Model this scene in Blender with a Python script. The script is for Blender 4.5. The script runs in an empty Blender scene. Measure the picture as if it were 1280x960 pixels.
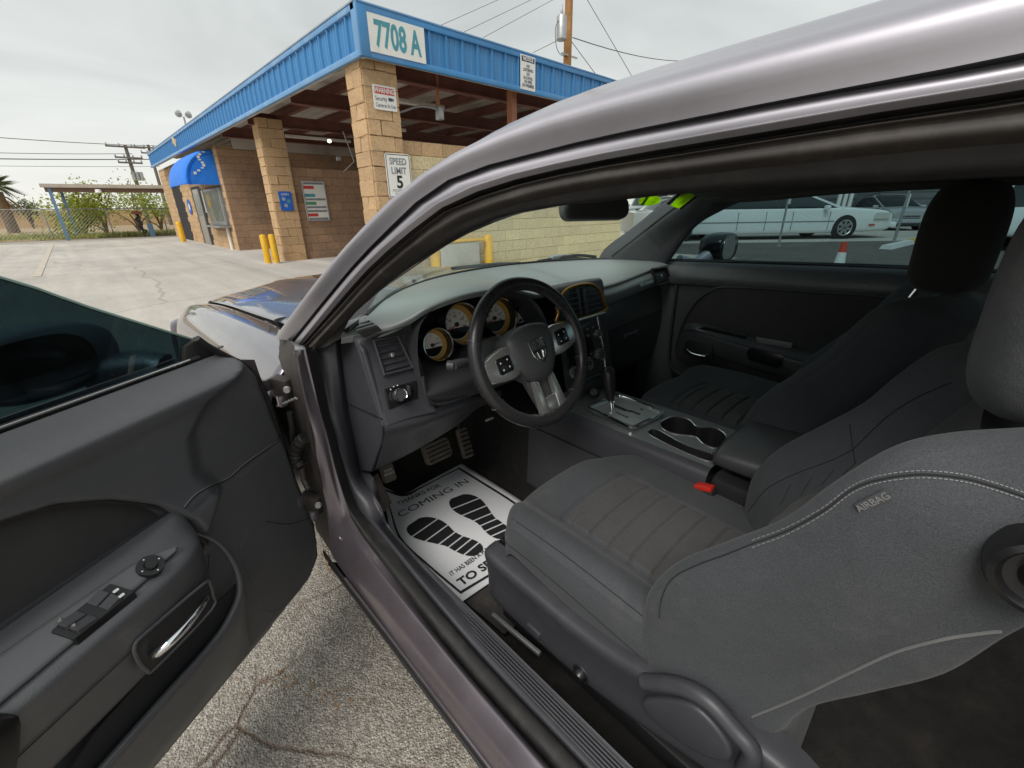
import bpy, bmesh, math, random
import numpy as np
from mathutils import Vector, Matrix, Euler
random.seed(7)
R = math.radians
S = bpy.context.scene
COL = S.collection

# ------------------------------------------------------------------ camera
FPX = 540.0                                  # focal length in pixels of a 1280 wide frame
YAW, PIT, ROLL = R(43.5), R(22.26), R(0.8)
CAM = Vector((-1.15, 0.0, 1.22))
cf = Vector((math.sin(YAW)*math.cos(PIT), math.cos(YAW)*math.cos(PIT), -math.sin(PIT)))
_r = Vector((math.cos(YAW), -math.sin(YAW), 0)); _u = _r.cross(cf)
cr = _r*math.cos(ROLL) - _u*math.sin(ROLL)
cu = _r*math.sin(ROLL) + _u*math.cos(ROLL)
cam_data = bpy.data.cameras.new('camera'); cam = bpy.data.objects.new('camera', cam_data); COL.objects.link(cam)
M = Matrix((cr, cu, -cf)).transposed().to_4x4(); M.translation = CAM
cam.matrix_world = M
cam_data.sensor_width = 36.0; cam_data.lens = 36.0*FPX/1280.0
cam_data.clip_start = 0.02; cam_data.clip_end = 2000
S.camera = cam

# ------------------------------------------------------------------ world, sun, exposure
SUN_EL, SUN_AZ = R(52), R(250)               # azimuth clockwise from +Y: light from the left and a little behind
W = bpy.data.worlds.new('World'); S.world = W; W.use_nodes = True
nt = W.node_tree; nt.nodes.clear()
def wn(t, **k):
    n = nt.nodes.new(t)
    for a, b in k.items(): setattr(n, a, b)
    return n
def wmath(op, a, b=None):
    n = wn('ShaderNodeMath', operation=op)
    for i, v in enumerate((a, b)):
        if v is None: continue
        if isinstance(v, (int, float)): n.inputs[i].default_value = v
        else: nt.links.new(v, n.inputs[i])
    return n.outputs[0]
sky = wn('ShaderNodeTexSky', sky_type='NISHITA', sun_disc=False, sun_elevation=SUN_EL, sun_rotation=SUN_AZ)
tc = wn('ShaderNodeTexCoord'); sep = wn('ShaderNodeSeparateXYZ'); nt.links.new(tc.outputs['Generated'], sep.inputs[0])
zc = wmath('ADD', wmath('MAXIMUM', sep.outputs[2], 0.0), 0.16)
cmb = wn('ShaderNodeCombineXYZ'); nt.links.new(wmath('DIVIDE', sep.outputs[0], zc), cmb.inputs[0]); nt.links.new(wmath('DIVIDE', sep.outputs[1], zc), cmb.inputs[1])
nz = wn('ShaderNodeTexNoise'); nz.inputs['Scale'].default_value = 0.85; nz.inputs['Detail'].default_value = 6; nz.inputs['Roughness'].default_value = 0.5; nz.inputs['Distortion'].default_value = 0.6
nt.links.new(cmb.outputs[0], nz.inputs['Vector'])
rp = wn('ShaderNodeValToRGB'); nt.links.new(nz.outputs['Fac'], rp.inputs[0])
rp.color_ramp.elements[0].position = 0.33; rp.color_ramp.elements[0].color = (2.95, 3.15, 3.1, 1)
rp.color_ramp.elements[1].position = 0.66; rp.color_ramp.elements[1].color = (5.0, 5.2, 5.1, 1)
hz = wmath('POWER', wmath('SUBTRACT', 1.0, wmath('MAXIMUM', sep.outputs[2], 0.0)), 5.0)   # an overcast sky thins toward the horizon all round
mx = wn('ShaderNodeMix', data_type='RGBA'); nt.links.new(hz, mx.inputs['Factor']); nt.links.new(rp.outputs[0], mx.inputs['A']); mx.inputs['B'].default_value = (5.6, 5.55, 5.2, 1)
mx2 = wn('ShaderNodeMix', data_type='RGBA'); mx2.inputs['Factor'].default_value = 0.06
nt.links.new(mx.outputs['Result'], mx2.inputs['A']); nt.links.new(sky.outputs[0], mx2.inputs['B'])
bg = wn('ShaderNodeBackground'); bg.inputs['Strength'].default_value = 0.1; nt.links.new(mx2.outputs['Result'], bg.inputs[0])
wo = wn('ShaderNodeOutputWorld'); nt.links.new(bg.outputs[0], wo.inputs[0])

sl = bpy.data.lights.new('sun', 'SUN'); sl.energy = 1.5; sl.angle = R(35); sl.color = (1, 0.96, 0.9)
so = bpy.data.objects.new('sun', sl); COL.objects.link(so)
sd = Vector((math.sin(SUN_AZ)*math.cos(SUN_EL), math.cos(SUN_AZ)*math.cos(SUN_EL), math.sin(SUN_EL)))
so.rotation_euler = sd.to_track_quat('Z', 'Y').to_euler(); so.location = (0, 0, 30)
S.view_settings.view_transform = 'Standard'; S.view_settings.look = 'None'
S.view_settings.exposure = 0.78; S.view_settings.gamma = 1.0; S.view_settings.use_curve_mapping = False
S.render.engine = 'CYCLES'
S.cycles.max_bounces = 10; S.cycles.diffuse_bounces = 5; S.cycles.glossy_bounces = 4; S.cycles.transparent_max_bounces = 12; S.cycles.transmission_bounces = 6
S.cycles.use_denoising = True; S.cycles.caustics_reflective = False; S.cycles.caustics_refractive = False

# ------------------------------------------------------------------ helpers
def p(px, py, x=None, y=None, z=None, d=None):
    """point of the place seen at pixel (px,py) of the 1280x960 frame that lies on the plane X=x, Y=y or Z=z"""
    v = cf + cr*((px-640)/FPX) + cu*((480-py)/FPX)
    if x is not None: t = (x-CAM.x)/v.x
    elif y is not None: t = (y-CAM.y)/v.y
    elif z is not None: t = (z-CAM.z)/v.z
    else: t = d
    return CAM + v*t
def crom(pts, n, closed=False):
    """Catmull-Rom through pts (k x 3 array), n samples a span"""
    P_ = np.asarray([tuple(q) for q in pts], float); k = len(P_); out = []
    spans = k if closed else k-1
    for i in range(spans):
        if closed: a, b, c, d_ = P_[(i-1) % k], P_[i], P_[(i+1) % k], P_[(i+2) % k]
        else:
            b, c = P_[i], P_[i+1]
            a = P_[i-1] if i > 0 else 2*b-c
            d_ = P_[i+2] if i+2 < k else 2*c-b
        for j in range(n):
            t = j/n
            out.append(0.5*((2*b)+(-a+c)*t+(2*a-5*b+4*c-d_)*t*t+(-a+3*b-3*c+d_)*t**3))
    if not closed: out.append(P_[-1])
    return np.array(out)
WL = {}
def put(o, parent=None):
    COL.objects.link(o)
    if parent is not None:
        o.parent = parent
        o.matrix_parent_inverse = Matrix.Translation(-WL.get(parent.name, Vector((0, 0, 0))))
    return o
def tag(o, label=None, cat=None, group=None, kind=None):
    if label: o['label'] = label
    if cat: o['category'] = cat
    if group: o['group'] = group
    if kind: o['kind'] = kind
    return o
def thing(name, loc, label, cat, group=None):
    o = bpy.data.objects.new(name, None); o.location = loc; o.empty_display_size = 0.1; COL.objects.link(o)
    WL[o.name] = Vector(loc); return tag(o, label, cat, group)
def mesh(name, verts, faces, mat=None, smooth=True):
    me = bpy.data.meshes.new(name); me.from_pydata([tuple(v) for v in verts], [], faces); me.validate(); me.update()
    bm = bmesh.new(); bm.from_mesh(me); bmesh.ops.recalc_face_normals(bm, faces=bm.faces); bm.to_mesh(me); bm.free()
    if mat is not None: me.materials.append(mat)
    if smooth:
        for f in me.polygons: f.use_smooth = True
    return me
def mk(name, verts, faces, mat, parent=None, smooth=True, thick=0, off=-1, sub=0, sharp=None, bev=0):
    o = bpy.data.objects.new(name, mesh(name, verts, faces, mat, smooth)); put(o, parent)
    if thick:
        m = o.modifiers.new('thickness', 'SOLIDIFY'); m.thickness = thick; m.offset = off
    if bev:
        m = o.modifiers.new('bevel', 'BEVEL'); m.width = bev; m.segments = 2; m.limit_method = 'ANGLE'; m.angle_limit = R(40)
    if sub:
        m = o.modifiers.new('subdivision', 'SUBSURF'); m.levels = sub; m.render_levels = sub
    if sharp and smooth:
        sharpen(o.data, sharp)
    return o
def sharpen(me, deg):
    bm = bmesh.new(); bm.from_mesh(me)
    for e in bm.edges:
        if len(e.link_faces) == 2 and e.calc_face_angle(0) > R(deg): e.smooth = False
    bm.to_mesh(me); bm.free()
def grid_faces(nr, nc, cu_=False, cv_=False):
    fs = []
    for i in range(nr if cv_ else nr-1):
        for j in range(nc if cu_ else nc-1):
            a = i*nc+j; b = i*nc+(j+1) % nc; c = ((i+1) % nr)*nc+(j+1) % nc; d_ = ((i+1) % nr)*nc+j
            fs.append((a, b, c, d_))
    return fs
def lgrid(rows, nu=6, nv=6, cu_=False, cv_=False):
    A = np.array([crom(r, nu, cu_) for r in rows])           # R x C x 3
    B = np.array([crom(A[:, j], nv, cv_) for j in range(A.shape[1])])
    return np.transpose(B, (1, 0, 2))
def loft(name, rows, mat, parent=None, nu=6, nv=6, cu_=False, cv_=False, thick=0, off=-1, cap=False, sharp=None, flip=False):
    G = lgrid(rows, nu, nv, cu_, cv_); nr, nc = G.shape[:2]
    fs = grid_faces(nr, nc, cu_, cv_)
    if cap and cu_:
        fs.append(tuple(range(nc))[::-1]); fs.append(tuple((nr-1)*nc+j for j in range(nc)))
    vs = G.reshape(-1, 3)
    o = mk(name, vs, fs, mat, parent, True, thick, off, 0, sharp)
    return o
def tube_data(path, rad, seg=10, cap=True, closed=False):
    pts = [Vector(q) for q in path]; n = len(pts); vs = []; fs = []
    rads = rad if isinstance(rad, (list, tuple)) else [rad]*n
    up = Vector((0, 0, 1)); t0 = (pts[1]-pts[0]).normalized()
    if abs(t0.dot(up)) > 0.95: up = Vector((1, 0, 0))
    nrm = (up - t0*up.dot(t0)).normalized()
    for i, q in enumerate(pts):
        if closed: t = (pts[(i+1) % n]-pts[i-1]).normalized()
        else: t = (pts[min(i+1, n-1)]-pts[max(i-1, 0)]).normalized()
        nrm = (nrm - t*nrm.dot(t)).normalized(); b = t.cross(nrm)
        for k in range(seg):
            a = 2*math.pi*k/seg; vs.append(q+(nrm*math.cos(a)+b*math.sin(a))*rads[i])
    for i in range(n if closed else n-1):
        for k in range(seg):
            j = (i+1) % n
            fs.append((i*seg+k, i*seg+(k+1) % seg, j*seg+(k+1) % seg, j*seg+k))
    if cap and not closed:
        fs.append(tuple(range(seg))[::-1]); fs.append(tuple((n-1)*seg+k for k in range(seg)))
    return vs, fs
def tube(name, path, rad, mat, parent=None, seg=10, closed=False, smooth_path=0):
    if smooth_path: path = crom(path, smooth_path, closed)
    if smooth_path and isinstance(rad, (list, tuple)): rad = list(np.interp(np.linspace(0, 1, len(path)), np.linspace(0, 1, len(rad)), rad))
    vs, fs = tube_data(path, rad, seg, True, closed); return mk(name, vs, fs, mat, parent, True, sharp=50)
def box_mesh(size, bevel=0.0, seg=2, mat=None, jit=0.0, rs=None):
    bm = bmesh.new(); bmesh.ops.create_cube(bm, size=1.0)
    for v in bm.verts: v.co = Vector((v.co.x*size[0], v.co.y*size[1], v.co.z*size[2]))
    if bevel: bmesh.ops.bevel(bm, geom=bm.edges[:], offset=bevel, segments=seg, affect='EDGES', profile=0.5)
    if jit:
        for v in bm.verts: v.co += Vector((rs.uniform(-1, 1), rs.uniform(-1, 1), rs.uniform(-1, 1)))*jit
    me = bpy.data.meshes.new('box'); bm.to_mesh(me); bm.free()
    if mat is not None: me.materials.append(mat)
    for f in me.polygons: f.use_smooth = bool(bevel) and seg > 1
    return me
def box(name, c, size, mat, parent=None, bevel=0.0, rot=None, axes=None, seg=2):
    """axes: three unit vectors for the box's own x, y, z"""
    me = box_mesh(size, bevel, seg, mat); o = bpy.data.objects.new(name, me)
    if axes is not None: Mx = Matrix([Vector(a) for a in axes]).transposed().to_4x4()
    else: Mx = Euler(rot or (0, 0, 0)).to_matrix().to_4x4()
    Mx.translation = Vector(c); me.transform(Mx); me.update()
    if bevel: sharpen(me, 35)
    return put(o, parent)
def frame(o, x, y):
    """origin, x axis, y axis -> matrix"""
    o, x, y = Vector(o), Vector(x).normalized(), Vector(y); z = x.cross(y).normalized(); y = z.cross(x)
    Mx = Matrix((x, y, z)).transposed().to_4x4(); Mx.translation = o; return Mx
def prism_data(outline, depth, Mx, bevel=0.0, seg=2):
    """outline [(u,v)], extruded from w=0 to w=-depth in frame Mx; front edge bevelled"""
    bm = bmesh.new(); vs = [bm.verts.new((a, b, 0)) for a, b in outline]; f = bm.faces.new(vs)
    if f.normal.z < 0 or f.calc_area() == 0: pass
    f.normal_update()
    if f.normal.z < 0: bmesh.ops.reverse_faces(bm, faces=[f])
    r = bmesh.ops.extrude_face_region(bm, geom=[f])
    nv = [g for g in r['geom'] if isinstance(g, bmesh.types.BMVert)]
    for v in vs: v.co.z -= depth
    for v in bm.verts: pass
    if bevel:
        top = [e for e in bm.edges if all(abs(v.co.z) < 1e-7 for v in e.verts)]
        bmesh.ops.bevel(bm, geom=top, offset=bevel, segments=seg, affect='EDGES', profile=0.5)
    bmesh.ops.recalc_face_normals(bm, faces=bm.faces)
    bm.transform(Mx); return bm
def prism(name, outline, depth, Mx, mat, parent=None, bevel=0.0, smooth=0, seg=2):
    if smooth: outline = [tuple(q[:2]) for q in crom([(a, b, 0) for a, b in outline], smooth, True)]
    bm = prism_data(outline, depth, Mx, bevel, seg); me = bpy.data.meshes.new(name); bm.to_mesh(me); bm.free()
    me.materials.append(mat); o = bpy.data.objects.new(name, me)
    if bevel:
        for f in me.polygons: f.use_smooth = True
        sharpen(me, 35)
    return put(o, parent)
def circ(r, n=24, rx=None, c=(0, 0)):
    return [(c[0]+r*math.cos(2*math.pi*k/n), c[1]+(rx or r)*math.sin(2*math.pi*k/n)) for k in range(n)]
def rrect(w, h, r, n=4, c=(0, 0)):
    o = []
    for sx, sy, a0 in ((1, 1, 0), (-1, 1, 90), (-1, -1, 180), (1, -1, 270)):
        for k in range(n+1):
            a = R(a0+90*k/n); o.append((c[0]+sx*(w/2-r)+r*math.cos(a), c[1]+sy*(h/2-r)+r*math.sin(a)))
    return o
def lathe(name, prof, Mx, mat, parent=None, seg=32, sharp=35):
    """prof [(r, w)] turned round frame's z axis"""
    vs = []; fs = []; n = len(prof)
    for k in range(seg):
        a = 2*math.pi*k/seg
        for r_, w_ in prof: vs.append(Mx @ Vector((r_*math.cos(a), r_*math.sin(a), w_)))
    for k in range(seg):
        for i in range(n-1):
            fs.append((k*n+i, ((k+1) % seg)*n+i, ((k+1) % seg)*n+i+1, k*n+i+1))
    return mk(name, vs, fs, mat, parent, True, sharp=sharp)
_fontcache = {}
def text_mesh(body, size=1.0, bold=0.0, sx=1.0, align='CENTER', extr=0.0, line=1.0):
    cu_ = bpy.data.curves.new('t', 'FONT'); cu_.body = body; cu_.size = size; cu_.align_x = align; cu_.align_y = 'CENTER'
    cu_.offset = bold; cu_.extrude = extr; cu_.resolution_u = 3; cu_.space_line = line
    o = bpy.data.objects.new('t', cu_); COL.objects.link(o)
    dg = bpy.context.evaluated_depsgraph_get(); dg.update()
    me = bpy.data.meshes.new_from_object(o.evaluated_get(dg))
    bpy.data.objects.remove(o); bpy.data.curves.remove(cu_)
    for v in me.vertices: v.co.x *= sx
    return me
def text(name, body, size, Mx, mat, parent=None, bold=0.0, sx=1.0, align='CENTER', extr=0.0006, line=1.0):
    me = text_mesh(body, size, bold, sx, align, extr, line); me.transform(Mx); me.materials.clear(); me.materials.append(mat); me.name = name
    return put(bpy.data.objects.new(name, me), parent)
def join_meshes(name, parts, mat, parent=None, smooth=True):
    """parts [(verts, faces)] joined to one mesh (one part of one thing)"""
    vs = []; fs = []
    for v, f in parts:
        b = len(vs); vs += [tuple(q) for q in v]; fs += [tuple(i+b for i in q) for q in f]
    return mk(name, vs, fs, mat, parent, smooth, sharp=45 if smooth else None)
def boxvf(c, size, axes=None):
    c = Vector(c); ax = [Vector(a) for a in (axes or ((1, 0, 0), (0, 1, 0), (0, 0, 1)))]; vs = []
    for sx in (-.5, .5):
        for sy in (-.5, .5):
            for sz in (-.5, .5): vs.append(c+ax[0]*size[0]*sx+ax[1]*size[1]*sy+ax[2]*size[2]*sz)
    return vs, [(0, 1, 3, 2), (4, 6, 7, 5), (0, 4, 5, 1), (2, 3, 7, 6), (0, 2, 6, 4), (1, 5, 7, 3)]

# ------------------------------------------------------------------ materials
def nodes(name):
    m = bpy.data.materials.new(name); m.use_nodes = True; t = m.node_tree; t.nodes.clear()
    b = t.nodes.new('ShaderNodeBsdfPrincipled'); o = t.nodes.new('ShaderNodeOutputMaterial'); t.links.new(b.outputs[0], o.inputs[0])
    return m, t, b, o
def sc_(c, k): return tuple(min(1.0, max(0.0, x*k)) for x in c[:3])+(1,)
def tex(t, kind, scale, vec, **k):
    n = t.nodes.new('ShaderNodeTex'+kind); n.inputs['Scale'].default_value = scale; t.links.new(vec, n.inputs['Vector'])
    for a, b in k.items():
        if a in n.inputs: n.inputs[a].default_value = b
        else: setattr(n, a, b)
    return n
def mixc(t, fac, a, b, blend='MIX'):
    n = t.nodes.new('ShaderNodeMix'); n.data_type = 'RGBA'; n.blend_type = blend
    for s, v in (('Factor', fac), ('A', a), ('B', b)):
        if isinstance(v, (int, float)): n.inputs[s].default_value = v
        elif isinstance(v, tuple): n.inputs[s].default_value = v if len(v) == 4 else v+(1,)
        else: t.links.new(v, n.inputs[s])
    return n.outputs['Result']
def ramp(t, fac, *stops):
    n = t.nodes.new('ShaderNodeValToRGB'); t.links.new(fac, n.inputs[0]); e = n.color_ramp.elements
    while len(e) < len(stops): e.new(0.5)
    for i, (q, c) in enumerate(stops):
        e[i].position = q; e[i].color = c if isinstance(c, tuple) and len(c) == 4 else ((c[0], c[1], c[2], 1) if isinstance(c, tuple) else (c, c, c, 1))
    return n.outputs[0]
def bump(t, b, h, strength, dist):
    n = t.nodes.new('ShaderNodeBump'); n.inputs['Strength'].default_value = strength; n.inputs['Distance'].default_value = dist
    t.links.new(h, n.inputs['Height']); t.links.new(n.outputs[0], b.inputs['Normal']); return n
def coords(t, kind='Object'):
    return t.nodes.new('ShaderNodeTexCoord').outputs[kind]
def pm(name, col, rough=0.5, metal=0.0, spec=0.5, var=0.0, vs=6.0, bs=0.0, bscale=400.0, bdist=0.0005, coat=0.0, rv=0.0, dirt=None, dscale=9.0, damt=0.5, sheen=0.0, emit=None):
    """plain procedural surface: colour with cloudy variation, grain relief, uneven gloss, optional dirt patches"""
    m, t, b, o = nodes(name); b.inputs['Base Color'].default_value = sc_(col, 1); b.inputs['Roughness'].default_value = rough
    b.inputs['Metallic'].default_value = metal; b.inputs['Specular IOR Level'].default_value = spec
    b.inputs['Coat Weight'].default_value = coat; b.inputs['Coat Roughness'].default_value = 0.10
    if sheen: b.inputs['Sheen Weight'].default_value = sheen; b.inputs['Sheen Roughness'].default_value = 0.5
    v = coords(t)
    c = None
    if var:
        n = tex(t, 'Noise', vs, v, Detail=5.0, Roughness=0.62)
        c = ramp(t, n.outputs['Fac'], (0.25, sc_(col, 1-var)), (0.75, sc_(col, 1+var)))
    if dirt is not None:
        n2 = tex(t, 'Noise', dscale, v, Detail=8.0, Roughness=0.7)
        fac = ramp(t, n2.outputs['Fac'], (0.52, 0.0), (0.72, damt))
        c = mixc(t, fac, c if c is not None else sc_(col, 1), sc_(dirt, 1))
    if c is not None: t.links.new(c, b.inputs['Base Color'])
    if rv:
        n3 = tex(t, 'Noise', vs*2.3, v, Detail=4.0)
        t.links.new(ramp(t, n3.outputs['Fac'], (0.3, max(0.02, rough-rv)), (0.7, min(1, rough+rv))), b.inputs['Roughness'])
    if bs:
        n4 = tex(t, 'Noise', bscale, v, Detail=2.0)
        bump(t, b, n4.outputs['Fac'], bs, bdist)
    if emit: b.inputs['Emission Color'].default_value = emit+(1,); b.inputs['Emission Strength'].default_value = 1.0
    return m
def glass_mat(name, tint, refl=1.0, rough=0.0, dirt=0.0):
    """thin sheet of glass: coloured see-through plus a mirror layer by angle, a little dust"""
    m, t, b, o = nodes(name); t.nodes.remove(b)
    tr = t.nodes.new('ShaderNodeBsdfTransparent'); tr.inputs[0].default_value = tint+(1,)
    gl = t.nodes.new('ShaderNodeBsdfGlossy'); gl.inputs['Roughness'].default_value = rough; gl.inputs[0].default_value = (1, 1, 1, 1)
    fr = t.nodes.new('ShaderNodeLayerWeight'); fr.inputs['Blend'].default_value = 0.5
    pw = t.nodes.new('ShaderNodeMath'); pw.operation = 'POWER'; pw.inputs[1].default_value = 5.0; t.links.new(fr.outputs['Facing'], pw.inputs[0])
    mu = t.nodes.new('ShaderNodeMath'); mu.operation = 'MULTIPLY_ADD'; mu.inputs[1].default_value = 0.92*refl; mu.inputs[2].default_value = 0.06*refl; t.links.new(pw.outputs[0], mu.inputs[0])
    mi = t.nodes.new('ShaderNodeMixShader'); t.links.new(mu.outputs[0], mi.inputs[0]); t.links.new(tr.outputs[0], mi.inputs[1]); t.links.new(gl.outputs[0], mi.inputs[2])
    out = mi.outputs[0]
    if dirt:
        df = t.nodes.new('ShaderNodeBsdfDiffuse'); df.inputs[0].default_value = (0.55, 0.52, 0.48, 1)
        n = tex(t, 'Noise', 3.0, coords(t), Detail=7.0, Roughness=0.7)
        m2 = t.nodes.new('ShaderNodeMixShader'); t.links.new(ramp(t, n.outputs['Fac'], (0.35, 0.0), (0.8, dirt)), m2.inputs[0])
        t.links.new(out, m2.inputs[1]); t.links.new(df.outputs[0], m2.inputs[2]); out = m2.outputs[0]
    t.links.new(out, o.inputs[0]); return m
MT = {}
# ------------------------------------------------------------------ setting materials
def mat_asphalt(name='asphalt', tone=1.0):
    m, t, b, o = nodes(name); v = coords(t)
    vo = tex(t, 'Voronoi', 185.0, v); vo2 = tex(t, 'Voronoi', 90.0, v)
    big = tex(t, 'Noise', 0.7, v, Detail=6.0, Roughness=0.6); mid = tex(t, 'Noise', 9.0, v, Detail=6.0, Roughness=0.7)
    st = t.nodes.new('ShaderNodeSeparateColor'); t.links.new(vo.outputs['Color'], st.inputs[0])
    c = ramp(t, st.outputs[0], (0.0, (0.34, 0.295, 0.245)), (0.3, (0.46, 0.41, 0.345)), (0.7, (0.55, 0.50, 0.43)), (1.0, (0.68, 0.63, 0.56)))
    gap = ramp(t, vo.outputs['Distance'], (0.35, 1.0), (0.75, 0.66)); c = mixc(t, 1.0, c, gap, 'MULTIPLY')
    st2 = t.nodes.new('ShaderNodeSeparateColor'); t.links.new(vo2.outputs['Color'], st2.inputs[0])
    c = mixc(t, ramp(t, st2.outputs[1], (0.82, 0.0), (0.86, 0.6)), c, (0.22, 0.195, 0.17, 1))
    c = mixc(t, 0.8, c, ramp(t, mid.outputs['Fac'], (0.2, 0.62), (0.8, 1.25)), 'MULTIPLY')
    c = mixc(t, 0.6, c, ramp(t, big.outputs['Fac'], (0.3, 0.75), (0.7, 1.2)), 'MULTIPLY')
    oil = tex(t, 'Noise', 1.9, v, Detail=8.0, Roughness=0.68); c = mixc(t, ramp(t, oil.outputs['Fac'], (0.56, 0.0), (0.70, 0.55)), c, (0.20, 0.185, 0.17, 1))
    # cracks with sand in them
    w = tex(t, 'Noise', 2.2, v, Detail=6.0); wv = t.nodes.new('ShaderNodeMix'); wv.data_type = 'VECTOR'; wv.inputs['Factor'].default_value = 0.16
    t.links.new(v, wv.inputs['A']); t.links.new(w.outputs['Color'], wv.inputs['B'])
    cr_ = t.nodes.new('ShaderNodeTexVoronoi'); cr_.feature = 'DISTANCE_TO_EDGE'; cr_.inputs['Scale'].default_value = 3.4; t.links.new(wv.outputs['Result'], cr_.inputs['Vector'])
    cm = tex(t, 'Noise', 1.6, v, Detail=2.0)
    ck = ramp(t, cr_.outputs['Distance'], (0.0, 1.0), (0.006, 0.8), (0.022, 0.0))
    ck = mixc(t, 1.0, ck, ramp(t, cm.outputs['Fac'], (0.46, 0.0), (0.54, 1.0)), 'MULTIPLY')
    c = mixc(t, ck, c, (0.17, 0.12, 0.085, 1))
    if tone != 1.0: c = mixc(t, 1.0, c, (tone, tone, tone*1.05, 1), 'MULTIPLY')
    t.links.new(c, b.inputs['Base Color']); b.inputs['Roughness'].default_value = 0.9
    h = mixc(t, 1.0, ramp(t, vo.outputs['Distance'], (0.0, 1.0), (0.7, 0.0)), ck, 'SUBTRACT')
    bump(t, b, h, 0.9, 0.004); return m
def mat_concrete(name='lot_concrete', col=(0.50, 0.462, 0.41), joint=3.7):
    m, t, b, o = nodes(name); v = coords(t)
    n1 = tex(t, 'Noise', 0.35, v, Detail=8.0, Roughness=0.65); n2 = tex(t, 'Noise', 14.0, v, Detail=6.0, Roughness=0.75)
    mp = t.nodes.new('ShaderNodeMapping'); mp.inputs['Scale'].default_value = (2.4, 0.16, 1); mp.inputs['Rotation'].default_value = (0, 0, 0.5); t.links.new(v, mp.inputs[0])
    n3 = tex(t, 'Noise', 1.0, mp.outputs[0], Detail=6.0, Roughness=0.6)
    c = ramp(t, n1.outputs['Fac'], (0.3, sc_(col, 0.80)), (0.7, sc_(col, 1.16)))
    c = mixc(t, 0.55, c, ramp(t, n3.outputs['Fac'], (0.3, 0.72), (0.7, 1.2)), 'MULTIPLY')
    c = mixc(t, 0.6, c, ramp(t, n2.outputs['Fac'], (0.2, 0.65), (0.8, 1.25)), 'MULTIPLY')
    w = tex(t, 'Noise', 0.8, v, Detail=5.0); wv = t.nodes.new('ShaderNodeMix'); wv.data_type = 'VECTOR'; wv.inputs['Factor'].default_value = 0.3
    t.links.new(v, wv.inputs['A']); t.links.new(w.outputs['Color'], wv.inputs['B'])
    cr_ = t.nodes.new('ShaderNodeTexVoronoi'); cr_.feature = 'DISTANCE_TO_EDGE'; cr_.inputs['Scale'].default_value = 0.30; t.links.new(wv.outputs['Result'], cr_.inputs['Vector'])
    ck = ramp(t, cr_.outputs['Distance'], (0.0, 0.6), (0.002, 0.4), (0.006, 0.0)); c = mixc(t, ck, c, (0.24, 0.20, 0.16, 1))
    t.links.new(c, b.inputs['Base Color']); b.inputs['Roughness'].default_value = 0.85
    bump(t, b, n2.outputs['Fac'], 0.4, 0.004); return m
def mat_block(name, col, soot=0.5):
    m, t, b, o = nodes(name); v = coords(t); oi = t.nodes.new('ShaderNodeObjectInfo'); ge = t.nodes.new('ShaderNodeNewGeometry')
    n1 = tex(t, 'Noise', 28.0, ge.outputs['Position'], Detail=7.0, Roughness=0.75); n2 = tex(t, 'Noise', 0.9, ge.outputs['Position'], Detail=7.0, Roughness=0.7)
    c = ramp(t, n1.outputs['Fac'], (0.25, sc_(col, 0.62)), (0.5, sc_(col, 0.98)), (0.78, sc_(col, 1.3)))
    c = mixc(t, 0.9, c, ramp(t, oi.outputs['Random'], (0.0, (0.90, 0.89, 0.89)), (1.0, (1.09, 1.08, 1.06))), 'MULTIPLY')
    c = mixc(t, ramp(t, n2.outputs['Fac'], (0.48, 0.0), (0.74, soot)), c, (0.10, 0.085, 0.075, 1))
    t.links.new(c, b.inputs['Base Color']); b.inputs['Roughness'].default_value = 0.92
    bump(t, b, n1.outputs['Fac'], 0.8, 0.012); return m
MT['asphalt'] = mat_asphalt(); MT['lot'] = mat_concrete()
MT['apron'] = mat_concrete('apron_concrete', (0.52, 0.49, 0.45))
MT['block'] = mat_block('tan_block', (0.555, 0.375, 0.21), 0.25); MT['block_dim'] = mat_block('shaded_block', (0.40, 0.255, 0.16), 0.75)  # dim block: tan darkened, the roof's shade put into its colour, plus soot
MT['block_pale'] = mat_block('hazed_block', (0.68, 0.58, 0.36), 0.15)  # pale block: windscreen haze over the front wall put into the colour
MT['mortar'] = pm('mortar', (0.33, 0.225, 0.135), 0.95, var=0.25, vs=20)
MT['blue_metal'] = pm('blue_sheet_metal', (0.055, 0.235, 0.50), 0.42, var=0.12, vs=1.5, dirt=(0.16, 0.24, 0.36), dscale=1.2, damt=0.5, rv=0.1)
MT['blue_trim'] = pm('pale_blue_trim', (0.15, 0.33, 0.58), 0.45, var=0.12, vs=2.0, dirt=(0.4, 0.45, 0.5), dscale=2.0, damt=0.5)
MT['cap_metal'] = pm('weathered_cap', (0.36, 0.42, 0.48), 0.5, metal=0.3, var=0.15, vs=2.0)
MT['awning'] = pm('awning_cloth', (0.012, 0.20, 0.80), 0.55, var=0.14, vs=3.0, dirt=(0.25, 0.40, 0.62), dscale=5.0, damt=0.25)
MT['red_steel'] = pm('red_primer_steel', (0.17, 0.062, 0.045), 0.6, var=0.3, vs=3.0, dirt=(0.06, 0.04, 0.035), dscale=5.0, damt=0.7)
MT['red_post'] = pm('rust_post', (0.36, 0.15, 0.075), 0.6, var=0.2, vs=5.0)
MT['deck'] = pm('galvanized_deck', (0.52, 0.48, 0.43), 0.6, metal=0.1, var=0.2, vs=1.2, dirt=(0.16, 0.12, 0.10), dscale=1.5, damt=0.6)
MT['sign_white'] = pm('sign_white', (0.78, 0.78, 0.74), 0.45, var=0.05, vs=6, dirt=(0.5, 0.48, 0.42), dscale=4, damt=0.35)
MT['black_ink'] = pm('black_ink', (0.02, 0.02, 0.022), 0.6); MT['red_ink'] = pm('red_ink', (0.55, 0.05, 0.05), 0.5, var=0.2, vs=20)
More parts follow.
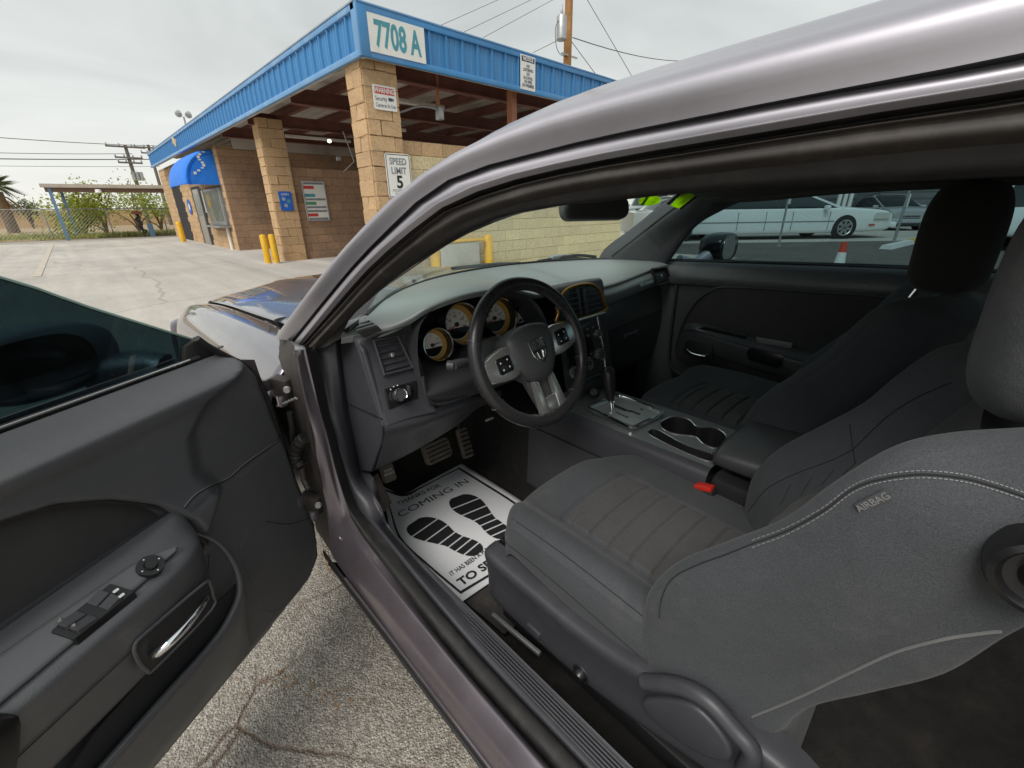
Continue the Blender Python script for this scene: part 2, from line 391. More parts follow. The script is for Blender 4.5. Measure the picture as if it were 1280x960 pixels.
MT['teal_ink'] = pm('teal_ink', (0.07, 0.30, 0.37), 0.5, var=0.2, vs=12); MT['blue_ink'] = pm('blue_ink', (0.02, 0.12, 0.50), 0.45, var=0.1, vs=12)
MT['green_ink'] = pm('green_ink', (0.08, 0.30, 0.18), 0.5, var=0.2, vs=12); MT['navy_ink'] = pm('navy_ink', (0.05, 0.06, 0.10), 0.5)
MT['grey_ink'] = pm('grey_ink', (0.22, 0.23, 0.26), 0.5, var=0.2, vs=12)
MT['yellow'] = pm('safety_yellow', (0.75, 0.43, 0.015), 0.45, var=0.14, vs=6, dirt=(0.35, 0.2, 0.05), dscale=8, damt=0.5)
MT['wood_pole'] = pm('pole_wood', (0.34, 0.17, 0.06), 0.85, var=0.3, vs=4, bs=0.5, bscale=30, bdist=0.01)
MT['old_pole'] = pm('weathered_pole', (0.16, 0.14, 0.125), 0.9, var=0.2, vs=3)
MT['galv'] = pm('galvanized_steel', (0.42, 0.43, 0.43), 0.45, metal=0.7, var=0.15, vs=6)
MT['cable'] = pm('cable_black', (0.03, 0.03, 0.032), 0.7); MT['dark'] = pm('opening_shade', (0.02, 0.02, 0.022), 0.8)
MT['soil'] = pm('field_soil', (0.36, 0.27, 0.16), 0.95, var=0.25, vs=0.5, bs=0.6, bscale=6, bdist=0.04, dirt=(0.20, 0.21, 0.07), dscale=0.5, damt=0.7)
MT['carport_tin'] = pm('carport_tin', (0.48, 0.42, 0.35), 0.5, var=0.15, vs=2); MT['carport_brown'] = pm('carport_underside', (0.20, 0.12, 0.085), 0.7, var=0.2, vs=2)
MT['post_blue'] = pm('faded_blue_post', (0.14, 0.25, 0.40), 0.6, var=0.2, vs=3); MT['far_wall'] = pm('far_tan_wall', (0.52, 0.36, 0.19), 0.9, var=0.15, vs=0.6)
MT['bark'] = pm('bark', (0.14, 0.10, 0.06), 0.9, var=0.3, vs=8)
def mat_leaf(name, col, tr=0.3):
    m, t, b, o = nodes(name); ge = t.nodes.new('ShaderNodeNewGeometry'); n = tex(t, 'Noise', 1.3, ge.outputs['Position'], Detail=4.0)
    n2 = tex(t, 'Noise', 25.0, ge.outputs['Position'], Detail=2.0)
    c = ramp(t, n.outputs['Fac'], (0.3, sc_(col, 0.6)), (0.7, sc_(col, 1.35))); c = mixc(t, 0.7, c, ramp(t, n2.outputs['Fac'], (0.3, 0.6), (0.7, 1.4)), 'MULTIPLY')
    t.links.new(c, b.inputs['Base Color']); b.inputs['Roughness'].default_value = 0.6
    tl = t.nodes.new('ShaderNodeBsdfTranslucent'); t.links.new(c, tl.inputs[0]); mi = t.nodes.new('ShaderNodeMixShader'); mi.inputs[0].default_value = tr
    t.links.new(b.outputs[0], mi.inputs[1]); t.links.new(tl.outputs[0], mi.inputs[2]); t.links.new(mi.outputs[0], o.inputs[0]); return m
MT['leaf'] = mat_leaf('palo_verde_leaf', (0.33, 0.37, 0.045)); MT['leaf2'] = mat_leaf('shrub_leaf', (0.26, 0.32, 0.08)); MT['palm'] = mat_leaf('palm_leaf', (0.12, 0.15, 0.06)); MT['dry_palm'] = mat_leaf('dry_palm_leaf', (0.32, 0.18, 0.07)); MT['grass'] = mat_leaf('weed_grass', (0.33, 0.35, 0.11))

# ------------------------------------------------------------------ ground
def sheet(name, x0, x1, y0, y1, z, mat):
    o = mk(name, [(x0, y0, z), (x1, y0, z), (x1, y1, z), (x0, y1, z)], [(0, 1, 2, 3)], mat, None, False); return tag(o, kind='structure')
sheet('ground', -600, 600, -600, 900, 0.0, MT['asphalt'])
sheet('lot', -60, 1.2, 1.9, 29.2, 0.004, MT['lot'])
sheet('forecourt', 1.2, 10.4, 4.2, 29.2, 0.005, MT['lot'])
sheet('apron', 1.55, 11, 6.0, 28.9, 0.009, MT['apron'])
MT['lane'] = mat_asphalt('lane_asphalt', 0.36); sheet('lane', 1.3, 60, -40, 4.1, 0.003, MT['lane']); sheet('lane', 10.5, 60, 4.1, 8.6, 0.003, MT['lane'])
fo = sheet('field', -150, 150, 31.6, 300, 0.02, MT['soil'])
sheet('road', -150, 150, 29.2, 31.6, 0.006, MT['asphalt'])
# faded painted stall line
o = box('stall_line', (-1.95, 20.5, 0.011), (0.12, 14.0, 0.006), pm('worn_paint', (0.52, 0.46, 0.37), 0.85, var=0.15, vs=6, dirt=(0.49, 0.45, 0.40), dscale=2.2, damt=1.0)); tag(o, kind='structure')

# ------------------------------------------------------------------ car wash building
B = thing('car_wash_building', (2.6, 6.6, 0), 'tan block car wash with blue ribbed metal fascia and open bays', 'building')
_bm = {}
def block_mesh(L, D, mat, rough, var):
    k = (round(L, 3), round(D, 3), mat.name, rough, var)
    if k not in _bm:
        rs = random.Random(hash((k[0], var)) & 0xffff); me = box_mesh((L-0.006, D, 0.194), 0.006, 1, mat, 0.0)
        if rough:
            bm = bmesh.new(); bm.from_mesh(me)
            for v in bm.verts: v.co += Vector((rs.uniform(-.5, .5), rs.uniform(-1, .2), rs.uniform(-.5, .5)))*rough
            bm.to_mesh(me); bm.free()
        _bm[k] = me
    return _bm[k]
def blocks(parent, o, ud, nd, length, z0, z1, mat, rough=0.0, L=0.4, D=0.05, first=0, skip=None, cap=300):
    """lays blocks against the face that starts at o, runs along ud, looks along nd"""
    o, ud, nd = Vector(o), Vector(ud), Vector(nd); ang = math.atan2(ud.y, ud.x); n = 0
    for ci in range(int(round((z1-z0)/0.2))):
        u = 0.0; half = (ci+first) % 2
        while u < length-0.02:
            l = L/2 if (half and u == 0.0) else L
            if length-u-l < 0.12: l = length-u
            l = min(l, length-u)
            z = z0+ci*0.2+0.1
            if skip is None or not skip(u+l/2, z):
                me = block_mesh(l, D, mat, rough, random.randrange(4)); b = bpy.data.objects.new('block', me)
                b.location = o+ud*(u+l/2)+nd*(-D/2+0.012)+Vector((0, 0, z))
                b.rotation_euler = (0, 0, ang if nd.cross(ud).z > 0 or True else ang)
                if Vector((math.sin(ang), -math.cos(ang), 0)).dot(nd) < 0: b.rotation_euler = (0, 0, ang+math.pi)
                put(b, parent); n += 1
            u += l
    return n
def pillar(name, x0, x1, y0, y1, h, mat, rough):
    c = box(name, ((x0+x1)/2, (y0+y1)/2, h/2), (x1-x0-0.03, y1-y0-0.03, h), MT['mortar'], B)
    blocks(c, (x0, y0, 0), (1, 0, 0), (0, -1, 0), x1-x0, 0, h, mat, rough)
    blocks(c, (x0, y1, 0), (0, -1, 0), (-1, 0, 0), y1-y0, 0, h, mat, rough, first=1)
    return c
pillar('corner_pillar', 2.27, 2.80, 6.50, 6.95, 3.2, MT['block'], 0.016)
pillar('pillar', 2.58, 3.12, 12.30, 12.72, 3.2, MT['block'], 0.014)
def wallbox(name, x0, x1, y0, y1, h, mat=None): return box(name, ((x0+x1)/2, (y0+y1)/2, h/2), (x1-x0, y1-y0, h), mat or MT['mortar'], B)
w1 = wallbox('front_wall', 2.83, 9.10, 6.65, 6.85, 2.095)
blocks(w1, (2.83, 6.65, 0), (1, 0, 0), (0, -1, 0), 6.27, 0, 2.0, MT['block_pale'], 0.004)
blocks(w1, (2.83, 6.65, 0), (1, 0, 0), (0, -1, 0), 6.27, 2.0, 2.2, MT['block'], 0.006)
w2 = wallbox('bay_wall', 3.13, 9.3, 12.42, 12.62, 2.19)
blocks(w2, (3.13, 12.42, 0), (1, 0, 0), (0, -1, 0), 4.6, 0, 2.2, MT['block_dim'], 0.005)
w3 = wallbox('office_end_wall', 2.66, 9.3, 17.02, 17.22, 3.1)
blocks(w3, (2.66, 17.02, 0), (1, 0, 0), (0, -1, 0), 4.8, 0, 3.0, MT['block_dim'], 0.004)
w4 = wallbox('office_side_wall', 2.66, 2.86, 17.23, 29.0, 3.1)
OPEN = [(17.45, 19.75, 0.75, 1.95), (20.55, 22.3, 0.0, 2.1), (24.5, 26.6, 0.0, 2.5)]
def inopen(u, z):
    y = 29.0-u
    return any(a-0.1 < y < b+0.1 and c-0.05 < z < d+0.05 for a, b, c, d in OPEN)
blocks(w4, (2.66, 29.0, 0), (0, -1, 0), (-1, 0, 0), 11.98, 0, 3.0, MT['block'], 0.004, skip=inopen)
# openings of the office side: flat sheets, dark colour standing for the shade inside
for a, b_, c, d_ in OPEN: box('recess', (2.657, (a+b_)/2, (c+d_)/2), (0.02, b_-a, d_-c), MT['dark'] if c == 0 else MT['grey_ink'], B)
wi = box('window_frame', (2.60, 18.6, 1.35), (0.10, 2.2, 1.15), MT['galv'], B, 0.01)
box('window_pane', (2.545, 18.05, 1.38), (0.012, 0.95, 0.95), pm('old_window', (0.22, 0.25, 0.25), 0.15, var=0.3, vs=4), wi); box('window_pane', (2.545, 19.12, 1.38), (0.012, 0.95, 0.95), pm('old_window', (0.30, 0.31, 0.28), 0.2, var=0.3, vs=4), wi)
box('notice_sheet', (2.535, 19.1, 1.55), (0.006, 0.28, 0.4), MT['yellow'], wi); box('counter_shelf', (2.50, 18.5, 0.74), (0.36, 2.3, 0.05), MT['galv'], wi)
tube('drain_pipe', [(2.58, 17.6, 0), (2.58, 17.6, 0.72)], 0.05, MT['sign_white'], B, 10)
do = box('office_door', (2.63, 21.4, 1.0), (0.05, 1.0, 2.0), pm('grey_door', (0.30, 0.28, 0.25), 0.5, var=0.15, vs=3), B, 0.005); box('door_pane', (2.60, 21.4, 1.45), (0.012, 0.7, 0.75), pm('door_glass', (0.30, 0.32, 0.32), 0.2), do)
box('paper_notice', (2.598, 20.2, 1.55), (0.008, 0.26, 0.75), MT['sign_white'], B)
# half-round awning over the counter
rows = []
for yy, k in ((17.42, 0.80), (17.5, 0.97), (18.6, 1.0), (19.7, 1.0), (20.35, 0.96), (20.45, 0.8)):
    rows.append([Vector((2.64-0.95*k*math.sin(a), yy, 2.03+(1-k)*0.2+1.0*k*math.cos(a))) for a in [R(q) for q in (0, 18, 36, 54, 72, 90)]]+[Vector((2.64-0.93*k, yy, 2.0))])
aw = loft('awning', rows, MT['awning'], B, 4, 5, thick=0.02)
vs = [(2.64, 17.42, 2.0)]+[tuple(q) for q in crom(rows[0], 4)]; mk('awning_end', vs, [tuple(range(len(vs)))], MT['awning'], aw, False, thick=0.015)
join_meshes('awning_lettering', [boxvf((2.40-0.10*math.sin(i*0.9)-i*0.035, 17.395, 2.92-i*0.075), (0.075, 0.01, 0.035+0.02*(i % 3))) for i in range(9)], MT['sign_white'], aw, False)
# fascia: ribbed panels one by one, trims, corner
fx, fy, hb, ht, yend, xend = 2.22, 6.33, 3.10, 3.635, 27.2, 9.4
def panel_mesh():
    prof = [(0, 0), (0.02, 0.0), (0.03, 0.032), (0.055, 0.032), (0.065, 0), (0.125, 0), (0.132, 0.010), (0.148, 0.010), (0.155, 0), (0.215, 0), (0.222, 0.010), (0.238, 0.010), (0.245, 0), (0.297, 0)]
    vs = []; 
    for z in (0.035, ht-hb-0.05):
        for u, w_ in prof: vs.append((u, -w_, z))
    for z in (0.035, ht-hb-0.05):
        for u, w_ in prof: vs.append((u, 0.012, z))
    n = len(prof); fs = [(i, i+1, n+i+1, n+i) for i in range(n-1)]+[(2*n+i, 3*n+i, 3*n+i+1, 2*n+i+1) for i in range(n-1)]
    return mesh('panel', vs, fs, MT['blue_metal'], False)
PMESH = panel_mesh()
fl = box('fascia_backing', (fx+0.06, (fy+yend)/2, (hb+ht)/2), (0.08, yend-fy, ht-hb), MT['deck'], B)
ff = box('fascia_backing', ((fx+xend)/2+0.05, fy+0.06, (hb+ht)/2), (xend-fx-0.1, 0.08, ht-hb), MT['deck'], B)
k = 0; y = fy+0.06
while y+0.3 < yend:
    b = bpy.data.objects.new('fascia_panel', PMESH); b.location = (fx+0.005, y+0.297, hb); b.rotation_euler = (0, 0, -math.pi/2); put(b, fl); y += 0.3
x = fx+0.13
while x+0.3 < xend:
    b = bpy.data.objects.new('fascia_panel', PMESH); b.location = (x, fy+0.005, hb); put(b, ff); x += 0.3
box('lower_trim', (fx-0.01, (fy+0.9+yend)/2, hb+0.02), (0.06, yend-fy-0.9, 0.075), MT['blue_trim'], fl, 0.006); box('lower_trim', (fx-0.014, fy+0.45, hb+0.016), (0.06, 0.88, 0.075), MT['blue_trim'], fl, 0.006)
box('upper_cap', (fx-0.005, (fy+yend)/2, ht-0.02), (0.07, yend-fy, 0.075), MT['blue_trim'], fl, 0.006); box('cap_flashing', (fx+0.03, (fy+yend)/2, ht+0.025), (0.16, yend-fy+0.04, 0.018), MT['cap_metal'], fl)
box('lower_trim', ((fx+xend)/2, fy-0.01, hb+0.02), (xend-fx, 0.06, 0.075), MT['blue_metal'], ff, 0.006); box('upper_cap', ((fx+xend)/2, fy-0.005, ht-0.02), (xend-fx, 0.07, 0.085), MT['blue_metal'], ff, 0.006)
box('cap_flashing', ((fx+xend)/2, fy+0.03, ht+0.026), (xend-fx+0.04, 0.16, 0.018), MT['blue_trim'], ff)
box('corner_trim', (fx-0.015, fy+0.03, (hb+ht)/2), (0.05, 0.14, ht-hb+0.03), MT['blue_trim'], fl, 0.004); box('corner_trim', (fx+0.05, fy-0.018, (hb+ht)/2), (0.14, 0.05, ht-hb+0.03), MT['blue_metal'], ff, 0.004)
box('bent_flashing', (fx-0.03, 20.2, 3.45), (0.03, 0.35, 0.22), pm('bare_ply', (0.55, 0.42, 0.28), 0.8, var=0.2), fl, rot=(0.5, 0, 0.1))
# roof deck (ribbed, seen from below) and red steel
vs = []; fs = []
xs = np.arange(fx+0.12, xend+3.0, 0.15)
for i, xx in enumerate(xs):
    z = 3.50+(0.035 if i % 2 else 0.0)
    for yy in (fy+0.12, yend-0.1): vs.append((xx, yy, z))
for i in range(len(xs)-1): fs.append((2*i, 2*i+1, 2*i+3, 2*i+2))
rf = mk('roof_deck', vs, fs, MT['deck'], B, False, thick=0.03, off=1)
def ibeam(name, a, b_, h=0.22, wd=0.12):
    a, b_ = Vector(a), Vector(b_); L = (b_-a).length; d = (b_-a).normalized(); s = Vector((0, 0, 1)).cross(d).normalized(); u = d.cross(s); c = (a+b_)/2
    return join_meshes(name, [boxvf(c, (L, 0.012, h-0.03), (d, s, u)), boxvf(c+u*(h/2), (L, wd, 0.018), (d, s, u)), boxvf(c-u*(h/2), (L, wd, 0.018), (d, s, u))], MT['red_steel'], B, False)
for yy in (7.05, 9.7, 12.55, 15.0): ibeam('roof_girder', (2.45, yy, 3.20), (11.5, yy, 3.20), 0.24, 0.14)
for xx in (3.3, 4.5, 5.7, 6.9, 8.1, 9.3): ibeam('roof_purlin', (xx, 6.5, 3.40), (xx, 17.0, 3.40), 0.17, 0.10)
for a, b_ in (((3.4, 8.4, 3.12), (5.0, 8.4, 3.12)), ((4.3, 10.9, 3.05), (5.6, 10.9, 3.05)), ((3.6, 13.6, 3.05), (5.4, 13.6, 3.05))):
    box('tube_light', ((a[0]+b_[0])/2, a[1], a[2]), (b_[0]-a[0], 0.09, 0.07), MT['sign_white'], B, 0.01)
box('steel_post', (5.32, 6.72, 2.7), (0.13, 0.13, 0.95), MT['red_post'], B); box('hanger', (3.90, 7.05, 3.05), (0.05, 0.05, 0.6), MT['red_post'], B)
hm = box('hose_motor', (3.92, 7.05, 2.72), (0.10, 0.12, 0.2), MT['galv'], B, 0.01); tube('hose_boom', [(3.9, 7.05, 2.78), (3.6, 7.15, 2.80), (3.3, 7.3, 2.70)], 0.018, MT['galv'], B, 8, smooth_path=4)
mk('gable_sheet', [(3.13, 16.98, 3.02), (9.3, 16.98, 3.02), (9.3, 16.98, 3.5), (3.13, 16.98, 3.5)], [(0, 1, 2, 3)], MT['deck'], B, False, thick=0.02)
for xx in (4.5, 5.3): tube('conduit', [(xx, 12.40, 2.15), (xx+0.25, 12.2, 2.4), (xx+0.1, 12.3, 3.1)], 0.015, MT['galv'], B, 6)
wl = box('work_lamp', (4.35, 12.25, 2.45), (0.10, 0.1, 0.1), MT['galv'], B, 0.01)
# ceiling lamp lit in the bay, roof flood lights
lamp = lathe('lit_lamp', [(0.0, 0.045), (0.04, 0.03), (0.05, 0), (0.04, -0.03), (0, -0.045)], Matrix.Translation((4.55, 13.1, 2.95)), pm('lamp_glow', (1, 0.95, 0.85), 0.4, emit=(3.0, 2.8, 2.4)), B, 12)
fb = tube('floodlight_bracket', [(2.35, 18.6, 3.65), (2.35, 18.6, 4.0)], 0.025, MT['galv'], B, 8)
for s in (-1, 1): lathe('floodlight', [(0.0, 0.14), (0.05, 0.14), (0.10, 0.0), (0.09, -0.02), (0, -0.02)], frame((2.35+s*0.13, 18.55, 4.05), (1, 0, 0), (0, 0.4, 1)), MT['galv'], fb, 14)

# ------------------------------------------------------------------ signs (each a thing of its own)
def board(name, label, w, h, o, xd, yd, mat, th=0.012, r=0.0, rim=None, cat='sign'):
    t_ = thing(name, o, label, cat); Mx = frame(o, xd, yd)
    prism('panel', rrect(w, h, r or 0.004), th, Mx @ Matrix.Translation((0, 0, th)), mat, t_)
    if rim:
        a = rrect(w-0.02, h-0.02, max(0.004, r-0.01)); b_ = rrect(w-0.04, h-0.04, max(0.003, r-0.02)); n = len(a); off = Matrix.Translation((0, 0, th+0.0012))
        vs = [Mx @ off @ Vector((q[0], q[1], 0)) for q in a+b_]; mk('border', vs, [(i, (i+1) % n, n+(i+1) % n, n+i) for i in range(n)], rim, t_, False)
    return t_, Mx @ Matrix.Translation((0, 0, th+0.0016))
FR = ((1, 0, 0), (0, 0, 1))
t_, Mx = board('address_sign', 'white 7708 A address board with teal digits at fascia corner', 0.86, 0.42, (2.76, 6.292, 3.36), *FR, MT['sign_white'])
text('lettering', '7708 A', 0.40, Mx @ Matrix.Translation((0, -0.01, 0)), MT['teal_ink'], t_, bold=0.012, sx=0.60)
t_, Mx = board('notice_sign', 'tall white NOTICE sign with no loitering text on front fascia', 0.36, 0.50, (5.30, 6.292, 3.37), *FR, MT['sign_white'])
prism('header_bar', rrect(0.32, 0.075, 0.005, c=(0, 0.195)), 0.001, Mx, MT['navy_ink'], t_); text('header_lettering', 'NOTICE', 0.075, Mx @ Matrix.Translation((0, 0.195, 0.001)), MT['sign_white'], t_, bold=0.002, sx=0.9)
text('lettering', 'NO\nLOITERING\nNO\nALCOHOL\nOR FIRES\nON PREMISES', 0.062, Mx @ Matrix.Translation((0, -0.045, 0)), MT['navy_ink'], t_, bold=0.0015, sx=0.8, line=0.92)
t_, Mx = board('warning_sign', 'small white WARNING security cameras sign with red header on corner pillar', 0.36, 0.30, (2.57, 6.475, 2.68), *FR, MT['sign_white'], r=0.015)
prism('header_bar', rrect(0.31, 0.085, 0.006, c=(0, 0.085)), 0.001, Mx, MT['red_ink'], t_); text('header_lettering', 'WARNING', 0.085, Mx @ Matrix.Translation((0, 0.085, 0.001)), MT['sign_white'], t_, bold=0.002, sx=0.75)
text('lettering', 'Security', 0.075, Mx @ Matrix.Translation((-0.065, -0.015, 0)), MT['navy_ink'], t_, sx=0.75); text('lettering', 'Cameras In Use', 0.07, Mx @ Matrix.Translation((0.0, -0.095, 0)), MT['navy_ink'], t_, sx=0.7)
prism('camera_symbol', [(0.05, -0.03), (0.11, -0.03), (0.11, -0.015), (0.135, -0.03), (0.135, 0.01), (0.11, 0.0), (0.11, 0.01), (0.05, 0.01)], 0.001, Mx, MT['navy_ink'], t_)
t_, Mx = board('speed_limit_sign', 'white SPEED LIMIT 5 sign with black border on corner pillar', 0.42, 0.61, (2.67, 6.470, 1.68), *FR, MT['sign_white'], r=0.035, rim=MT['black_ink'])
text('lettering', 'SPEED', 0.125, Mx @ Matrix.Translation((0, 0.195, 0)), MT['grey_ink'], t_, bold=0.003, sx=0.85); text('lettering', 'LIMIT', 0.13, Mx @ Matrix.Translation((0, 0.07, 0)), MT['grey_ink'], t_, bold=0.003, sx=0.85)
text('numeral', '5', 0.24, Mx @ Matrix.Translation((0, -0.09, 0)), MT['black_ink'], t_, bold=0.007); text('small_lettering', 'PEDESTRIANS\nWALKING', 0.047, Mx @ Matrix.Translation((0, -0.225, 0)), MT['grey_ink'], t_, sx=0.95)
t_, Mx = board('price_board', 'coloured wash menu board with striped rows on shaded bay wall', 0.58, 0.96, (3.63, 12.39, 1.43), *FR, MT['sign_white'], th=0.03)
rowsP = [('grey_ink', None), ('red_ink', 'WASH'), ('sign_white', None), ('teal_ink', 'RINSE'), ('grey_ink', None), ('green_ink', 'WAX'), ('grey_ink', None), ('grey_ink', None), ('red_ink', 'STOP'), ('grey_ink', None)]
for i, (c, tx) in enumerate(rowsP):
    zc = 0.42-i*0.094
    if tx is None: prism('price_row', rrect(0.50, 0.05, 0.004, c=(0.0, zc)), 0.001, Mx, MT[c], t_)
    else: prism('price_row', rrect(0.26, 0.075, 0.004, c=(-0.13, zc)), 0.001, Mx, MT[c], t_)
a = rrect(0.58, 0.96, 0.004); b_ = rrect(0.54, 0.92, 0.004); n = len(a); mk('frame', [Mx @ Vector((q[0], q[1], 0.004)) for q in a+b_], [(i, (i+1) % n, n+(i+1) % n, n+i) for i in range(n)], MT['galv'], t_, False, thick=0.01)
t_, Mx = board('blue_sign', 'small blue rectangular payment sign on middle pillar', 0.30, 0.44, (2.86, 12.276, 1.43), *FR, MT['blue_ink'], r=0.02)
text('lettering', 'OPEN', 0.07, Mx @ Matrix.Translation((0, 0.15, 0)), MT['sign_white'], t_); 
for cx_, cz_ in ((-0.05, 0.05), (0.06, 0.0), (-0.02, -0.1)): prism('symbol', circ(0.045, 14, c=(cx_, cz_)), 0.001, Mx, MT['teal_ink'] if cx_ > 0 else MT['cap_metal'], t_)
t_ = thing('round_sign', (2.62, 23.4, 1.35), 'round blue and white sign by the office door', 'sign'); Mx = frame((2.62, 23.4, 1.40), (0, -1, 0), (0, 0, 1))
prism('disc', circ(0.36, 20, 0.30), 0.015, Mx, MT['blue_ink'], t_); prism('symbol', circ(0.14, 14), 0.002, Mx @ Matrix.Translation((0, 0, 0.003)), MT['sign_white'], t_)

# ------------------------------------------------------------------ bollards
def bollard(x, y, h, r, label, z0=0.0):
    t_ = thing('bollard', (x, y, z0), label, 'bollard', 'yellow bollards round the car wash')
    lathe('post', [(r, 0.0), (r, h-r*0.5), (r*0.8, h-r*0.2), (0.0, h)], Matrix.Translation((x, y, z0)), MT['yellow'], t_, 18)
    lathe('footing', [(r*1.5, 0.0), (r*1.5, 0.02), (r*1.02, 0.03)], Matrix.Translation((x, y, z0)), MT['apron'], t_, 18)
bollard(2.10, 12.05, 0.70, 0.075, 'left of the two yellow bollards beside the middle pillar'); bollard(2.27, 11.98, 0.70, 0.075, 'right of the two yellow bollards beside the middle pillar')
bollard(2.15, 23.8, 0.85, 0.10, 'far yellow bollard standing before the office front')
bollard(4.40, 6.45, 0.76, 0.085, 'yellow bollard seen through windscreen, right of white kerb block'); bollard(3.22, 6.48, 0.60, 0.085, 'yellow bollard low in windscreen beside the left pillar')
kb = thing('kerb_block', (3.75, 6.5, 0), 'yellow topped concrete kerb block against the pale front wall', 'kerb'); box('base', (3.72, 6.50, 0.33), (0.85, 0.22, 0.64), MT['apron'], kb, 0.02); box('painted_top', (3.80, 6.50, 0.675), (0.95, 0.24, 0.045), MT['yellow'], kb, 0.02)

# ------------------------------------------------------------------ far left: carport, poles, wires, plants
cp = thing('carport', (-1.5, 29.0, 0), 'long flat tin carport on blue posts at the field edge', 'carport')
cA, cB = p(52, 237, d=19.8), p(215, 243, d=22.6); cA.z = cB.z = 2.35
dv = (cB-cA).normalized(); sv = Vector((-dv.y, dv.x, 0)); L = (cB-cA).length+2.5
cc = cA+dv*L/2+sv*2.0
box('roof', cc+Vector((0, 0, 0.06)), (L, 4.4, 0.10), MT['carport_tin'], cp, axes=(dv, sv, (0, 0, 1))); box('front_beam', cA+dv*L/2+Vector((0, 0, -0.10)), (L-0.2, 0.10, 0.22), MT['carport_brown'], cp, axes=(dv, sv, (0, 0, 1)))
box('ceiling', cc+Vector((0, 0, -0.02)), (L-0.2, 4.2, 0.03), MT['carport_brown'], cp, axes=(dv, sv, (0, 0, 1)))
box('fascia_edge', cA+dv*L/2-sv*0.18+Vector((0, 0, 0.06)), (L, 0.03, 0.16), MT['carport_tin'], cp, axes=(dv, sv, (0, 0, 1)))
for u in (0.25, 5.0, 8.4): 
    q = cA+dv*u; box('post', (q.x, q.y, 1.15), (0.12, 0.12, 2.3), MT['post_blue'], cp); q2 = q+sv*4.0; box('post', (q2.x, q2.y, 1.15), (0.12, 0.12, 2.3), MT['post_blue'], cp)
box('brace', cA+dv*4.75+Vector((0, 0, -0.2)), (0.5, 0.05, 0.08), MT['carport_brown'], cp, axes=((dv+Vector((0, 0, 0.6))).normalized(), sv, (dv+Vector((0, 0, 0.6))).normalized().cross(sv)))
q = cA+dv*1.95-sv*0.15; lathe('lamp', [(0, 0.10), (0.11, 0.09), (0.13, -0.05), (0.0, -0.09)], Matrix.Translation((q.x, q.y, 2.18)), pm('lamp_white', (0.85, 0.85, 0.82), 0.4), cp, 14)
# vacuum stand under the carport
q = p(183, 296, z=0); vt = thing('vacuum_stand', q, 'dark vacuum stand with hanging hose under the carport', 'vacuum')
tube('hose', [q+Vector((0.10*math.sin(i*1.7)-0.02*i, 0.06*math.cos(i*1.7), 0.2+i*0.1)) for i in range(10)], 0.045, MT['cable'], vt, 8, smooth_path=3); box('cabinet', q+Vector((0.30, 0.0, 0.32)), (0.22, 0.25, 0.64), MT['post_blue'], vt, 0.02); box('head', q+Vector((-0.12, 0, 1.2)), (0.38, 0.3, 0.14), pm('rust_head', (0.25, 0.08, 0.05), 0.6), vt, 0.02)
box('mast', q+Vector((-0.05, 0.05, 0.6)), (0.09, 0.09, 1.2), pm('dark_mast', (0.06, 0.045, 0.04), 0.6), vt)
# utility poles far left
def cross_pole(px_top, py_top, Y, H, arms, label, lean=0.0):
    q = p(px_top, py_top, y=Y); t_ = thing('utility_pole', (q.x, q.y, 0), label, 'utility pole', 'utility poles')
    tube('mast', [(q.x, q.y, 0), (q.x, q.y, q.z)], [0.16, 0.11], MT['old_pole'], t_, 10)
    for dz, L_ in arms:
        box('crossarm', (q.x, q.y-0.12, q.z-dz), (L_, 0.10, 0.12), MT['old_pole'], t_)
        for k in range(4):
            xx = q.x+(k-1.5)*L_/3.2; lathe('insulator', [(0.03, 0), (0.06, 0.05), (0.04, 0.16), (0, 0.18)], Matrix.Translation((xx, q.y-0.12, q.z-dz+0.06)), MT['galv'], t_, 8)
    return q, t_
pq1, t_ = cross_pole(156, 181, 48, 6, ((0.15, 2.4), (0.9, 1.7), (1.25, 1.5)), 'nearer dark utility pole with stacked crossarms beyond the carport')
for k in range(3): lathe('transformer', [(0, 0.32), (0.13, 0.3), (0.13, -0.3), (0, -0.32)], Matrix.Translation((pq1.x+0.25*(k-0.3), pq1.y-0.25, pq1.z-2.2)), MT['galv'], t_, 10)
pq2, t_ = cross_pole(185, 181, 56, 6, ((0.25, 2.2), (0.7, 1.4)), 'farther utility pole half hidden behind the blue roof corner')
# near pole with transformer, behind the car wash
q = p(709, 80, y=14.0); NP = q.copy()
t_ = thing('utility_pole', (q.x, q.y, 0), 'brown wooden pole with grey transformer rising behind the blue fascia', 'utility pole', 'utility poles')
tube('mast', [(q.x, q.y, 0), (q.x, q.y, 6), (q.x, q.y, 13)], [0.20, 0.17, 0.13], MT['wood_pole'], t_, 14)
tq = p(702, 35, y=13.7); tr = lathe('transformer', [(0, 0.42), (0.16, 0.40), (0.20, 0.34), (0.20, -0.36), (0.17, -0.40), (0, -0.41)], Matrix.Translation(tq), MT['galv'], t_, 18)
lathe('bushing', [(0.03, 0), (0.06, 0.1), (0.03, 0.2), (0.02, 0.32), (0, 0.34)], Matrix.Translation(tq+Vector((0.0, 0, 0.40))), MT['galv'], tr, 8)
tube('drop_wire', [tq+Vector((-0.2, 0, 0.2)), tq+Vector((-0.36, 0, -0.1)), tq+Vector((-0.30, 0, -0.6)), tq+Vector((-0.05, 0, -0.85)), (q.x, q.y, tq.z-0.75)], 0.012, MT['cable'], t_, 6, smooth_path=5)
for s in (-1, 1): box('bracket', (q.x+s*0.3, q.y-0.1, tq.z-0.72), (0.4, 0.06, 0.05), MT['galv'], t_)
